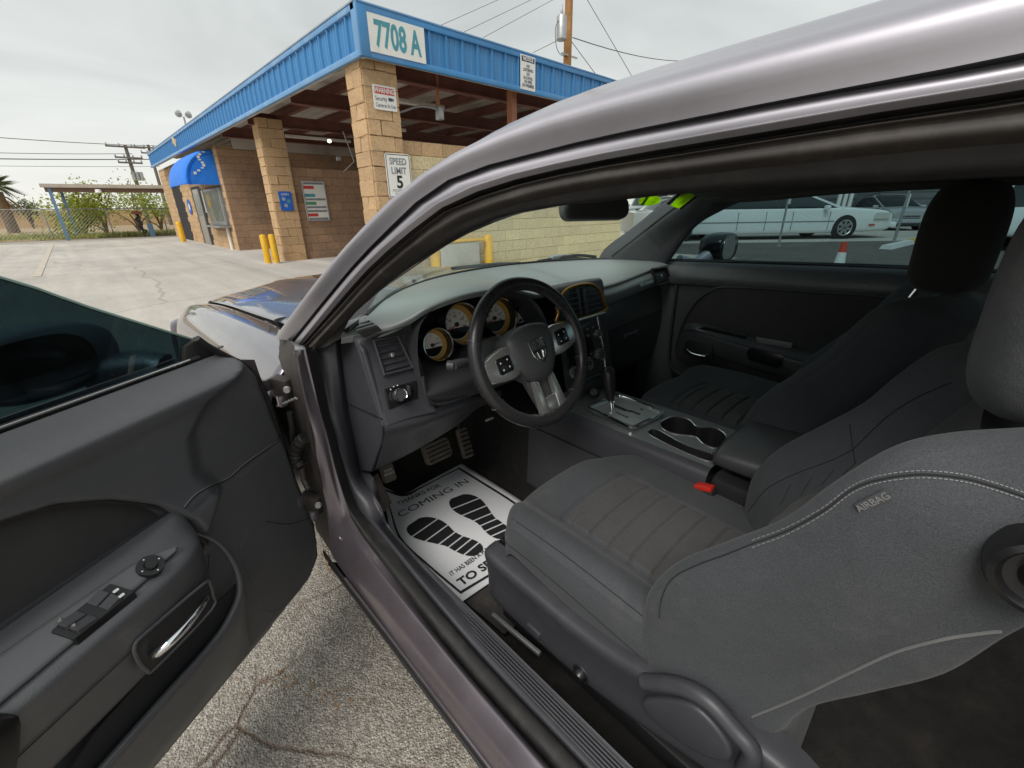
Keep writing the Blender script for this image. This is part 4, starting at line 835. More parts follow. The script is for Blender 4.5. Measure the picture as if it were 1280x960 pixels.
MT['paper'] = pm('paper_mat', (0.84, 0.85, 0.87), 0.55, var=0.03, vs=8, bs=0.25, bscale=25, bdist=0.002, dirt=(0.66, 0.64, 0.62), dscale=7, damt=0.3)
MT['clear'] = glass_mat('windscreen_glass', (0.84, 0.93, 0.89), 1.0, 0.0, 0.07); MT['tint'] = glass_mat('tinted_door_glass', (0.15, 0.215, 0.232), 1.0, 0.0, 0.01); MT['tint2'] = glass_mat('tinted_window_glass', (0.225, 0.335, 0.36), 0.5, 0.0, 0.015)
MT['mirror'] = pm('mirror_silver', (0.75, 0.77, 0.78), 0.03, metal=1.0); MT['lime'] = mat_leaf('lime_print', (0.55, 0.95, 0.0), 0.7); MT['orange_sheen'] = pm('orange_sheen_trim', (0.50, 0.24, 0.06), 0.28, metal=0.8)  # orange vent trim: a wood-like reflection painted as its metal colour
MT['screen'] = pm('dark_display', (0.008, 0.009, 0.010), 0.12)

CAR = thing('coupe_car', (0, 0.6, 0), 'grey metallic coupe with its driver door open, dark cloth interior', 'car')
UP = Vector((0, 0, 1))
def resamp(pts, n):
    A = crom(pts, 8); d = np.concatenate([[0], np.cumsum(np.linalg.norm(np.diff(A, axis=0), axis=1))]); s = np.linspace(0, d[-1], n)
    return np.stack([np.interp(s, d, A[:, k]) for k in range(3)], 1)
def pc(l): return [p(a, b_, x=c) for a, b_, c in l]

# --------------------------------------------------------------- roof rail and windscreen pillar (driver side)
tail = lambda l, dz=0.02: l+[Vector((l[-1].x, -0.45, l[-1].z+dz)), Vector((l[-1].x, -1.0, l[-1].z-0.02))]
c0 = tail(pc([(352, 420, -.80), (390, 371, -.785), (428, 326, -.765), (469, 282, -.74), (513, 241, -.71), (579, 186, -.67), (647, 151, -.63), (709, 127, -.61), (771, 107, -.59), (840, 86, -.58), (960, 52, -.57), (1100, 12, -.56), (1280, -40, -.55)]))
c1 = tail(pc([(364, 426, -.815), (404, 376, -.80), (446, 326, -.78), (490, 281, -.755), (537, 238, -.725), (578, 217, -.70), (620, 203, -.675), (680, 188, -.65), (744, 172, -.635), (840, 152, -.625), (960, 128, -.62), (1100, 101, -.615), (1280, 66, -.615)]))
c1b = tail(pc([(367, 427, -.806), (407, 378, -.791), (449, 328, -.771), (493, 284, -.746), (540, 241, -.716), (580, 220, -.69), (623, 206, -.665), (683, 191, -.64), (747, 175, -.625), (842, 156, -.615), (962, 132, -.61), (1102, 106, -.605), (1282, 74, -.605)]))
c2 = tail(pc([(374, 430, -.812), (412, 382, -.797), (455, 332, -.775), (500, 291, -.748), (548, 253, -.715), (592, 232, -.69), (640, 217, -.665), (700, 203, -.645), (755, 191, -.632), (840, 176, -.622), (960, 154, -.617), (1100, 130, -.612), (1280, 100, -.612)]))
c3 = tail(pc([(377, 432, -.81), (416, 386, -.795), (460, 336, -.772), (506, 295, -.744), (553, 259, -.711), (597, 239, -.686), (645, 224, -.661), (704, 210, -.641), (758, 199, -.628), (840, 184, -.618), (960, 164, -.613), (1100, 140, -.608), (1280, 112, -.608)]))
c4 = tail(pc([(380, 433, -.80), (420, 389, -.785), (465, 340, -.76), (510, 300, -.732), (556, 264, -.70), (604, 244, -.67), (655, 229, -.648), (712, 216, -.63), (770, 205, -.617), (845, 193, -.608), (962, 174, -.603), (1102, 152, -.598), (1282, 126, -.598)]))
c5 = tail(pc([(384, 434, -.80), (424, 392, -.785), (468, 343, -.758), (512, 303, -.728), (558, 268, -.698), (608, 248, -.67), (661, 231, -.647), (716, 219, -.63), (775, 208, -.616), (848, 197, -.607), (964, 179, -.602), (1104, 158, -.597), (1284, 135, -.597)]))
c5b = tail(pc([(398, 436, -.792), (434, 398, -.775), (476, 354, -.748), (518, 317, -.722), (570, 283, -.688), (622, 262, -.655), (680, 247, -.628), (740, 236, -.61), (800, 228, -.60), (870, 219, -.594), (975, 207, -.59), (1110, 193, -.586), (1285, 178, -.586)]), 0.0)
c6 = tail(pc([(424, 424, -.775), (442, 392, -.755), (474, 364, -.735), (508, 338, -.71), (550, 311, -.682), (600, 283, -.652), (652, 263, -.625), (710, 256, -.60), (770, 251, -.585), (840, 243, -.575), (960, 234, -.568), (1100, 228, -.565), (1280, 220, -.56)]), 0.0)
N = 34
c0, c1, c1b, c2, c3, c4, c5, c5b, c6 = [resamp(c, N) for c in (c0, c1, c1b, c2, c3, c4, c5, c5b, c6)]
def strip(name, curves, mat, parent=CAR, nu=3, **k): return loft(name, [list(c) for c in curves], mat, parent, 1, nu, **k)
def roofin(c, f, dz):      # row of the roof skin nearer the middle of the car
    return np.array([(q[0]*f, q[1]+(0.12 if q[1] > 0.5 else 0.05)*(1-f), q[2]+dz*(1-f)) for q in c])
bow = lambda a, b_, out: a*0.5+b_*0.5+np.array(out)
roof_rows = [c1, bow(c0, c1, (-0.028, 0.0, 0.006)), c0]
roof = strip('roof_skin', roof_rows, MT['paint'], nu=6)
# the roof's crown across to the far rail, built from the part of c0 behind the header
rc_ = [q for q in c0 if q[1] < 0.60]; rows = []
for fct, dz in ((1.0, 0.0), (0.85, 0.030), (0.5, 0.055), (0, 0.065), (-0.5, 0.055), (-0.85, 0.030), (-1.0, 0.0), (-1.06, -0.06)):
    rows.append([(q[0]*fct, q[1]+(0.08*(1-fct*fct)), q[2]+dz) for q in rc_])
loft('roof_panel', rows, MT['paint'], CAR, 1, 4)
strip('roof_gap', [c1, c1b], MT['black_trim'], roof, 1); strip('door_frame_rail', [c1b, bow(c1b, c2, (-0.004, 0, 0.0)), c2], MT['paint'], roof, 3)
strip('rail_bead', [c2, bow(c2, c3, (-0.006, 0, 0.003)), c3], MT['paint'], roof, 4)
strip('rail_groove', [c3, bow(c3, c4, (0.016, 0, 0)), c4], MT['rubber'], roof, 3)
strip('seal_lip', [c4, bow(c4, c5, (-0.007, 0, 0.0)), c5], MT['dark_seal'], roof, 4)
strip('weather_seal', [c5, bow(c5, c5b, (-0.010, 0, -0.002)), c5b], MT['dark_seal'], roof, 5)
strip('inner_pillar_trim', [c5b, bow(c5b, c6, (-0.004, 0, -0.004)), c6], MT['rubber'], roof, 4)
wear = p(632, 263, x=-.636); prism('torn_tape', [(a*1.0, b_) for a, b_ in ((-.017, -.003), (-.012, .003), (.0, .005), (.013, .004), (.017, .001), (.008, -.004), (-.006, -.005))], 0.002, frame(p(619, 263, x=-.652), p(640, 258, x=-.64)-p(600, 268, x=-.66), UP), pm('rust_tape', (0.22, 0.085, 0.03), 0.7, var=0.3, vs=40), roof)
# headliner, sun visor, far roof rail
rail_R = tail([p(868, 246, x=.60), p(935, 247, x=.62), p(1000, 240, x=.61), p(1100, 232, x=.60), p(1200, 227, x=.60), p(1290, 222, x=.60)], 0.0)
railR = resamp(rail_R, 14); lin = [q for q in c6 if q[1] < railR[0][1]+0.02]; lin = resamp(lin, 14)
loft('headliner', [lin, lin*0.8+railR*0.2+np.array((0, 0.03, 0.065)), lin*0.5+railR*0.5+np.array((0, 0.06, 0.085)), lin*0.2+railR*0.8+np.array((0, 0.03, 0.065)), railR], MT['headliner'], CAR, 2, 4)
rows = []
for q in railR: rows.append([q+np.array(o) for o in ((-0.0, 0, 0.0), (0.006, 0, -0.012), (0.03, 0, -0.014), (0.06, 0, 0.02), (0.05, 0, 0.09), (0.0, 0, 0.08))])
loft('roof_rail', rows, MT['headliner'], CAR, 3, 2, cu_=True)
# far windscreen pillar
pl = [(765, 320, .64), (800, 293, .63), (840, 262, .615), (868, 244, .605)]; pr_ = [(834, 330, .70), (868, 285, .68), (905, 262, .665), (940, 246, .65)]
L_, R_ = pc(pl), pc(pr_); rows = [[a, a.lerp(b_, .25)+Vector((-.012, -.02, .004)), a.lerp(b_, .6)+Vector((-.004, -.022, .0)), b_, b_+Vector((.03, .05, .02)), a+Vector((.05, .06, .03))] for a, b_ in zip(L_, R_)]
rows = [[q+Vector((-.0, .05, -.09)) for q in rows[0]]]+rows+[[q+Vector((-.01, -.09, .05)) for q in rows[-1]]]
loft('windscreen_pillar', rows, MT['trim'], CAR, 4, 5, cu_=True); tube('glass_edge', [q+Vector((-.002, -.001, 0)) for q in L_], 0.004, MT['black_trim'], CAR, 6, smooth_path=4)
# windscreen
ws = []
for k in range(6):
    t = k/5; row = []
    for x in (-.70, -.55, -.35, -.12, .12, .35, .55, .66):
        yb = 1.33-0.33*(abs(x)/.68)**2; zb = 1.00-0.012*(x/.7)**4; yt = 0.80-0.16*(abs(x)/.62)**2; zt = 1.345-0.06*(abs(x)/.62)**2.2
        row.append((x*(1-0.10*t), yb+(yt-yb)*t, zb+(zt-zb)*t+0.03*math.sin(math.pi*t)))
    ws.append(row)
wsg = loft('windscreen', ws, MT['clear'], CAR, 3, 3)
# cowl and wiper outside the glass
cw = []
for dy, dz in ((0.015, -0.012), (0.06, -0.03), (0.14, -0.045), (0.2, -0.06)):
    cw.append([(x*1.02, 1.33-0.33*(abs(x)/.68)**2+dy, 1.0-0.012*(x/.7)**4+dz) for x in (-.74, -.55, -.35, -.12, .12, .35, .55, .72)])
loft('cowl', cw, MT['black_trim'], CAR, 3, 3, thick=0.01)
wp = [p(672, 327, y=1.36), p(700, 322, y=1.345), p(722, 319, y=1.30), p(745, 321, y=1.26)]
tube('wiper_blade', wp, 0.007, MT['black_trim'], CAR, 6, smooth_path=4); wa = box('wiper_arm', p(697, 321, y=1.355), (0.10, 0.03, 0.018), MT['galv'], CAR, 0.005)
tube('wiper_blade', [p(565, 336, y=1.36), p(610, 331, y=1.38), p(650, 329, y=1.385)], 0.007, MT['black_trim'], CAR, 6, smooth_path=4)
# price numerals painted on the top passenger corner of the glass
def wsp(px, py, off=0.006):
    v = (cf+cr*((px-640)/FPX)+cu*((480-py)/FPX)); best = None
    for t in np.linspace(0.6, 3.0, 1200):
        q = CAM+v*t; x = q.x; 
        for tt in (0,):
            k = (q.z-1.0)/0.345; yb = 1.33-0.33*(abs(x)/.68)**2; yt = 0.80-0.16*(abs(x)/.62)**2; ys = yb+(yt-yb)*k
        if q.y > ys-off: return q
    return CAM+v*1.7
def decal(name, pts, mat): 
    vs = [wsp(*q) for q in pts]; mk(name, vs, [tuple(range(len(vs)))], mat, wsg, False, thick=0.002)
decal('price_digit', [(812+14*math.cos(a), 250.5+6*math.sin(a)-math.cos(a)*1.5) for a in np.linspace(0, 2*math.pi, 16, endpoint=False)], MT['lime'])
decal('price_digit', [(838, 257), (849, 260), (869, 244), (862, 240), (852, 241)], MT['lime'])
for nm, c in (('digit_outline', [(804, 256), (812, 244), (816, 240), (812, 240), (800, 256)]), ('digit_outline', [(836, 256), (853, 241), (849, 240), (833, 254)]), ('digit_outline', [(851, 262), (872, 246), (869, 244), (849, 260)])): decal(nm, c, MT['black_ink'])
# interior mirror
mq = p(747, 259, x=.02); xd = (Vector((0.86, -0.42, 0.0))).normalized(); yd = Vector((0.10, 0.20, 0.97)).normalized()
im = prism('rear_view_mirror', rrect(0.225, 0.066, 0.026, 5), 0.035, frame(mq, xd, yd), MT['dash_dark'], CAR, 0.008); prism('mirror_glass', rrect(0.205, 0.05, 0.02, 5), 0.001, frame(mq, xd, yd) @ Matrix.Translation((0, 0, 0.0015)), pm('dim_mirror', (0.10, 0.10, 0.105), 0.12, metal=0.2), im)
tube('mirror_stem', [mq+Vector((0.0, 0.03, 0.01)), mq+Vector((0.01, 0.06, 0.05)), mq+Vector((0.02, 0.08, 0.09))], 0.014, MT['dash_dark'], im, 8)

# --------------------------------------------------------------- sill, hinge pillar, floor
def sweep(name, prof, y0, y1, mat, parent=CAR, sharp=35):
    vs = [(x, y, z) for y in (y0, (y0+y1)/2, y1) for x, z in prof]; n = len(prof); return mk(name, vs, grid_faces(3, n), mat, parent, True, sharp=sharp)
def at2(l): return [p(a, b_, x=c) for a, b_, c in l]
def rowp(prof, pix):      # one line of the jamb: straight along the sill, then up the hinge pillar
    return [Vector((prof[0], y, prof[1])) for y in (-1.0, -.5, 0.0, .25, .5)]+[p(a, b_, x=c) for a, b_, c in pix]
jo = rowp((-.889, .352), [(424, 708, -.884), (413, 680, -.880), (410, 650, -.875), (402, 600, -.870), (391, 553, -.868), (383, 520, -.866), (371, 458, -.86), (367, 440, -.855)])
jo2 = rowp((-.880, .398), [(437, 700, -.870), (422, 671, -.867), (417, 645, -.863), (407, 598, -.860), (397, 551, -.858), (388, 518, -.857), (375, 457, -.853), (371, 439, -.848)])
jm = rowp((-.857, .424), [(455, 696, -.853), (433, 664, -.850), (425, 640, -.849), (414, 597, -.848), (403, 550, -.847), (394, 517, -.846), (380, 456, -.842), (376, 438, -.84)])
jm2 = rowp((-.846, .420), [(461, 692, -.842), (439, 660, -.841), (430, 638, -.840), (418, 596, -.839), (407, 549, -.838), (398, 516, -.838), (383, 455, -.835), (379, 437, -.833)])
ji = rowp((-.832, .394), [(466, 688, -.832), (444, 656, -.832), (435, 637, -.832), (422, 596, -.832), (410, 548, -.832), (401, 515, -.832), (386, 454, -.83), (382, 437, -.828)])
js = rowp((-.808, .418), [(476, 678, -.812), (452, 648, -.814), (441, 631, -.815), (428, 594, -.815), (416, 546, -.815), (406, 513, -.815), (391, 448, -.815), (388, 434, -.813)])
jt = rowp((-.797, .395), [(481, 674, -.80), (456, 645, -.80), (445, 628, -.80), (432, 592, -.80), (420, 544, -.80), (410, 511, -.80), (396, 441, -.80), (393, 432, -.80)])
hp = loft('sill', [jo, jo2, jm, jm2, ji], MT['jamb'], CAR, 5, 5); sill = hp
loft('pillar_seal', [ji, [a.lerp(b_, .35)+Vector((-.006, -.006, .012)) for a, b_ in zip(ji, js)], js, jt], MT['rubber'], hp, 5, 4)
ko = rowp((-.793, .405), [(484, 672, -.795), (459, 642, -.795), (448, 624, -.795), (435, 590, -.795), (422, 543, -.795), (412, 510, -.795), (400, 452, -.79), (394, 436, -.79)])
ki = rowp((-.746, .400), [(496, 672, -.752), (479, 640, -.757), (467, 615, -.752), (450, 589, -.745), (440, 550, -.752), (431, 512, -.755), (422, 445, -.755), (420, 428, -.755)])
kc = [a.lerp(b_, .3)+Vector((.0, -.008, .003)) for a, b_ in zip(ko, ki)]; kd = [a.lerp(b_, .75)+Vector((.0, -.006, .001)) for a, b_ in zip(ko, ki)]
kx = [Vector((q.x+.02, q.y+(.02 if q.y > .6 else 0), max(.2, q.z-.19) if k < 7 else q.z)) for k, q in enumerate(ki)]
KP = loft('kick_panel', [jt, ko, kc, kd, ki, kx], MT['trim'], CAR, 5, 4, sharp=50)
for k in range(7):
    x = -.784+k*.0058; tube('tread_rib', [(x, -1.0, .4078), (x, .3, .4078), (x, .60, .4078), (x+.001, .70, .404)], .0017, MT['trim'], KP, 6)
sweep('rocker_trim', [(-.890, .353), (-.893, .345), (-.891, .322), (-.884, .305), (-.86, .285), (-.80, .25), (-.78, .20)], -1.0, 1.04, MT['rubber'], sill); tube('rocker_bead', [(-.8935, y, .334) for y in (-1, 0, .9, 1.0)], .004, MT['black_trim'], sill, 6)
tube('sill_paint_lip', [(-.890, y, .3535) for y in (-1, 0, .9)], .003, MT['jamb'], sill, 6)
bq = [p(418, 650, x=-.853), p(424, 670, x=-.853)]
for q in ((417, 655), (428, 672)): prism('body_plug', circ(0.013, 16), 0.004, frame(p(*q, x=-.858), (0, 1, 0.3), (-0.5, -0.3, 1)), MT['jamb'], hp, 0.002)
# outer hinge face, dark
ha = at2([(340, 420, -.80), (336, 470, -.885), (352, 540, -.885), (372, 600, -.885), (394, 660, -.885), (405, 705, -.885)]); hb_ = at2([(368, 432, -.855), (372, 460, -.862), (386, 525, -.868), (399, 590, -.871), (411, 650, -.874), (418, 700, -.876)])
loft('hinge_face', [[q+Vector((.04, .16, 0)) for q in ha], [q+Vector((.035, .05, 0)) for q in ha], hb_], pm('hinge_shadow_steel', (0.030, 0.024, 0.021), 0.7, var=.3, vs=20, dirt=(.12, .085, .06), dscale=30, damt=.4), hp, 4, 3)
# floor and tunnel
fl_rows = []
for y, z in ((-1.0, .20), (0.2, .205), (.9, .20), (1.15, .20), (1.40, .205), (1.50, .28), (1.56, .45), (1.57, .62), (1.57, .80)): fl_rows.append([(-.735, y, z+.06), (-.69, y, z+.005), (-.45, y, z), (-.24, y, z), (-.185, y, z+.03), (-.165, y, max(z, .42)), (-.15, y, max(z, .52)), (0, y, max(z, .53)), (.15, y, max(z, .52)), (.165, y, max(z, .42)), (.185, y, z+.03), (.24, y, z), (.45, y, z), (.66, y, z+.005), (.72, y, z+.06)])
loft('floor_carpet', fl_rows, MT['carpet'], CAR, 3, 4)
loft('floor_mat', [[(-.64, .58, .216), (-.45, .56, .214), (-.27, .57, .216)], [(-.65, .8, .214), (-.45, .8, .212), (-.25, .8, .214)], [(-.64, 1.08, .216), (-.45, 1.09, .214), (-.25, 1.07, .216)], [(-.60, 1.22, .214), (-.45, 1.23, .212), (-.27, 1.22, .214)]], pm('rubber_floor_mat', (0.045, 0.042, 0.040), 0.8, var=0.3, vs=12, dirt=(0.16, 0.13, 0.10), dscale=7, damt=0.6), CAR, 4, 4, thick=0.008, off=1)
box('firewall', (0, 1.60, .50), (1.5, .02, .64), MT['carpet'], CAR); box('passenger_kick_panel', (.745, 1.30, .58), (.02, .62, .78), MT['carpet'], CAR)
# pedals
def pedal(name, quad, Y, tilt=0.3, bars=0):
    c = sum((p(*q, y=Y) for q in quad), Vector())/4; w_ = (p(*quad[1], y=Y)-p(*quad[0], y=Y)).length; h = (p(*quad[2], y=Y)-p(*quad[1], y=Y)).length
    yd = (p(*quad[1], y=Y)-p(*quad[2], y=Y)).normalized()+Vector((0, 0.45, 0)); F = frame(c, (p(*quad[1], y=Y)-p(*quad[0], y=Y)), yd)
    o = prism(name, rrect(w_, h, min(w_, h)*0.2), 0.02, F, MT['dusty'], CAR, 0.005)
    for k in range(bars): prism('pedal_rib', rrect(w_*0.85, h*0.06, 0.001, 1, c=(0, (k-(bars-1)/2)*h/(bars+0.6))), 0.003, F @ Matrix.Translation((0, 0, 0.003)), MT['rubber'], o)
    tube('pedal_arm', [c+Vector((0, 0.02, 0.0)), c+Vector((0, 0.06, .12)), c+Vector((0.0, 0.05, .35))], 0.011, MT['black_trim'], o, 8, smooth_path=4); return o
pedal('brake_pedal', [(528, 562), (560, 548), (565, 568), (538, 577)], 1.2, bars=4); pedal('accelerator_pedal', [(571, 541), (583, 537), (593, 565), (584, 569)], 1.2, bars=6)
pb = pedal('parking_brake_pedal', [(477, 585), (492, 579), (496, 597), (482, 604)], 1.16)
text('pedal_lettering', 'PARK\nBRAKE', 0.012, frame(p(486, 590, y=1.145), p(492, 580, y=1.15)-p(477, 586, y=1.15), UP+Vector((0, .4, 0))), MT['white_ink'], pb, extr=0.0002)
dq = [p(456, 600, x=-.69), p(472, 592, x=-.66), p(489, 628, x=-.64), p(480, 640, x=-.66)]
dp = loft('foot_rest', [[dq[0], dq[1]], [dq[3], dq[2]]], MT['dusty'], CAR, 3, 3, thick=0.02)
for k in range(7):
    a = dq[0].lerp(dq[1], (k+.5)/7); b_ = dq[3].lerp(dq[2], (k+.5)/7); tube('foot_rest_rib', [a+Vector((0, -.004, .003)), b_+Vector((0, -.004, .003))], 0.0022, MT['dusty'], dp, 5)

# --------------------------------------------------------------- dashboard
XC = [-.765, -.69, -.63, -.585, -.5, -.4, -.3, -.22, -.15, -.05, .06, .14, .30, .48, .62, .745]
YB = [.985, .935, .905, .885, .872, .872, .885, .90, .925, .935, .935, .95, .955, .955, .95, .94]
ZB = [.942, .952, .975, 1.000, 1.018, 1.020, 1.008, .985, .968, .968, .964, .943, .940, .956, .972, .978]
Y0 = [1.06 if x < -.7 else 1.315-0.30*(abs(x-.02)/.70)**2 for x in XC]; Z0 = [1.003-.045*(abs(x)/.76)**6 for x in XC]
r0 = [(x, y+.05, z-.03) for x, y, z in zip(XC, Y0, Z0)]; r1 = list(zip(XC, Y0, Z0))
def mixr(t, dz): return [(x, y0*(1-t)+yb*t, z0*(1-t)+zb*t+dz) for x, y0, z0, yb, zb in zip(XC, Y0, Z0, YB, ZB)]
r2, r3, r4 = mixr(.35, .010), mixr(.7, .010), mixr(.93, .004); r5 = [(x, y, z-.002) for x, y, z in zip(XC, YB, ZB)]; r6 = [(x, y+.006, z-.016) for x, y, z in zip(XC, YB, ZB)]
DASH = loft('dashboard', [r0, r1, r2, r3, r4, r5, r6], MT['dash'], CAR, 5, 5)
tube('windscreen_seam', [(x, y-.012, z+.004) for x, y, z in r1[1:-1]], 0.004, MT['black_trim'], DASH, 6, smooth_path=4)
# passenger fascia band and glove box
bd = lambda x: .958+.0*x
rowA = [(x, y+.004, z-.012) for x, y, z in zip(XC[11:], YB[11:], ZB[11:])]
rowB = [(.135, .945, .900), (.30, .945, .902), (.48, .945, .918), (.62, .94, .932), (.745, .93, .938)]; rowC = [(.135, .955, .852), (.30, .957, .862), (.48, .957, .879), (.62, .955, .890), (.745, .945, .895)]; rowD = [(x, y+.03, z-.008) for x, y, z in rowC]
loft('passenger_fascia', [rowA, rowB, rowC, rowD], MT['dash'], DASH, 5, 5)
gr = [[(.15, .985, .856), (.32, .99, .862), (.55, .99, .88), (.72, .975, .89)], [(.16, .95, .78), (.32, .955, .78), (.55, .955, .78), (.72, .95, .78)], [(.175, .955, .64), (.32, .96, .64), (.55, .96, .64), (.72, .955, .64)], [(.185, 1.0, .52), (.32, 1.0, .52), (.55, 1.0, .52), (.72, 1.0, .52)], [(.19, 1.2, .47), (.32, 1.2, .47), (.55, 1.2, .47), (.72, 1.2, .47)]]
gb = loft('glove_box', gr, MT['dash_dark'], DASH, 5, 5); tube('glove_box_seam', [(.20, .949, .76), (.45, .952, .765), (.70, .948, .775)], 0.0022, MT['black_trim'], gb, 5, smooth_path=4)
box('glove_box_latch', (.46, .950, .705), (.11, .014, .022), MT['trim'], gb, 0.005)
text('airbag_lettering', 'SRS AIRBAG', 0.017, frame(p(809, 354, y=.936), p(825, 349.5, x=.60)-p(795, 360, x=.44), (0, 0.1, 1)), pm('pale_blue_print', (0.35, 0.47, 0.52), 0.5), DASH, bold=0.0006, extr=0.0004)
# side and centre vents: bezel, dark throat, slats
def vent(name, corners, nsl, parent=DASH, mat_b=None, knob=True, depth=.03, div=0):
    TL, TR, BR, BL = [Vector(c) for c in corners]; c = (TL+TR+BR+BL)/4; n = (TR-TL).cross(TL-BL).normalized()
    if n.y > 0: n = -n
    bz = []
    for k, off in ((1.22, 0.0), (1.18, .006), (1.04, .006), (1.0, -.004), (.97, -depth)): bz.append([c+(q-c)*k+n*off for q in (TL, TR, BR, BL)])
    vs = [q for r in bz for q in r]; o = mk(name, vs, [(i*4+j, i*4+(j+1) % 4, i*4+4+(j+1) % 4, i*4+4+j) for i in range(4) for j in range(4)], mat_b or MT['trim'], parent, False, bev=0.003)
    mk('vent_throat', [c+(q-c)*1.0-n*depth*.9 for q in (TL, TR, BR, BL)], [(0, 1, 2, 3)], MT['black_trim'], o, False)
    u = (TR-TL).normalized()
    for k in range(nsl):
        t = (k+.5)/nsl; a, b_ = TL.lerp(BL, t), TR.lerp(BR, t); m_ = (a+b_)/2-n*.008; d = (b_-a); v = (BL-TL).normalized()
        box('vent_slat', m_, (d.length*.98, .020, .0028), MT['trim'], o, 0.0006, axes=(d.normalized(), (n+v*.35).normalized(), d.normalized().cross((n+v*.35).normalized())))
    for k in range(div): t = (k+1)/(div+1); a, b_ = TL.lerp(TR, t), BL.lerp(BR, t); box('vent_divider', (a+b_)/2-n*.004, (.006, .012, (a-b_).length), MT['dash_dark'], o, axes=(u, n, u.cross(n)))
    if knob: box('vent_tab', c-n*.001, (.010, .012, .012), MT['satin'], o, 0.003, axes=(u, n, u.cross(n)))
    return o
fpY = lambda z: .94-(.911-z)*.42            # the driver's outer panel leans back toward its foot
def fp(px, py, off=0.0):
    for z in np.linspace(.5, 1.0, 2500):
        q = p(px, py, z=z)
        if q.y <= fpY(z)-off: return q
    return q
rows = [[(-.745, .965, .945), (-.70, .938, .948), (-.655, .918, .955), (-.622, .905, .962)]]
for z in (.925, .86, .80, .755, .742): rows.append([(-.745, fpY(z)+.012, z), (-.735, fpY(z)+.002, z), (-.68, fpY(z), z), (-.60, fpY(z)-.002, z-.008)])
OP = loft('outer_panel', rows, MT['trim'], DASH, 5, 5)
vent('side_vent', [fp(469, 428, .004), fp(496, 423, .004), fp(513, 458, .004), fp(481, 466, .004)], 5)
sw = [fp(481, 487, .003), fp(521, 476, .003), fp(523, 498, .003), fp(486, 512, .003)]
sp = mk('switch_panel', sw+[q+Vector((0, .02, 0)) for q in sw], [(0, 1, 2, 3), (0, 1, 5, 4), (1, 2, 6, 5), (2, 3, 7, 6), (3, 0, 4, 7)], MT['gloss_black'], OP, False, bev=.002)
F = frame(fp(498, 494, .006), sw[1]-sw[0], sw[0]-sw[3]); lathe('lamp_knob', [(.0, .016), (.013, .016), (.0145, .012), (.0155, 0)], F, MT['dash_dark'], sp, 24); lathe('lamp_knob_ring', [(.0135, .0165), (.0150, .0175), (.0162, .013), (.0165, 0)], F, MT['chrome'], sp, 24)
for a in (130, 105, 80): prism('lamp_symbol', circ(.0018, 8, c=(.024*math.cos(R(a)), .024*math.sin(R(a)))), .0005, F @ Matrix.Translation((0, 0, .001)), MT['white_ink'], sp)
box('dimmer_wheel', fp(511, 488, .008), (.006, .012, .026), MT['trim'], sp, .002)
# little defroster vent on top of the dash corner
dv_ = [p(441, 401, z=.964), p(452, 395, z=.977), p(474, 409, z=.967), p(448, 416, z=.957)]
dn_ = (dv_[1]-dv_[0]).cross(dv_[3]-dv_[0]).normalized(); dn_ = dn_ if dn_.z > 0 else -dn_
dvo = mk('demister_vent', [q+dn_*.0025 for q in dv_]+[q-dn_*.012 for q in dv_], [(0, 1, 2, 3), (0, 1, 5, 4), (1, 2, 6, 5), (2, 3, 7, 6), (3, 0, 4, 7)], MT['black_trim'], DASH, False)
for k in range(5): a, b_ = dv_[0].lerp(dv_[3], (k+.5)/5), dv_[1].lerp(dv_[2], (k+.5)/5); tube('vent_slat', [a+dn_*.004, b_+dn_*.004], .0022, MT['dash'], dvo, 5)
dr_ = [p(792, 329, x=.60), p(812, 328, x=.66), p(826, 333, x=.68), p(806, 333, x=.61)]; o = mk('demister_vent', [q+Vector((0, -.002, .004)) for q in dr_], [(0, 1, 2, 3)], MT['black_trim'], DASH, False, thick=.004)
for k in range(6): a, b_ = dr_[0].lerp(dr_[1], (k+.5)/6), dr_[3].lerp(dr_[2], (k+.5)/6); tube('vent_slat', [a+Vector((0, -.003, .006)), b_+Vector((0, -.003, .006))], .002, MT['dash'], o, 4)
vent('side_vent', [p(816, 337, y=.938), p(832, 335, y=.932), p(837, 351, y=.926), p(822, 355, y=.932)], 3)
# end cap by the door
ec = [(-.742, 1.04, .952), (-.742, .965, .943), (-.742, .935, .915), (-.742, .878, .756), (-.742, .905, .68), (-.742, .995, .557), (-.742, 1.10, .508), (-.742, 1.12, .74)]
mk('end_cap', ec+[(x+.012, y, z) for x, y, z in ec], [tuple(range(8)), tuple(range(8, 16))]+[(i, (i+1) % 8, 8+(i+1) % 8, 8+i) for i in range(8)], MT['trim'], DASH, False, bev=.004)
box('panel_seam', (-.7435, .98, .748), (.002, .21, .003), MT['black_trim'], DASH, rot=(-.12, 0, 0))
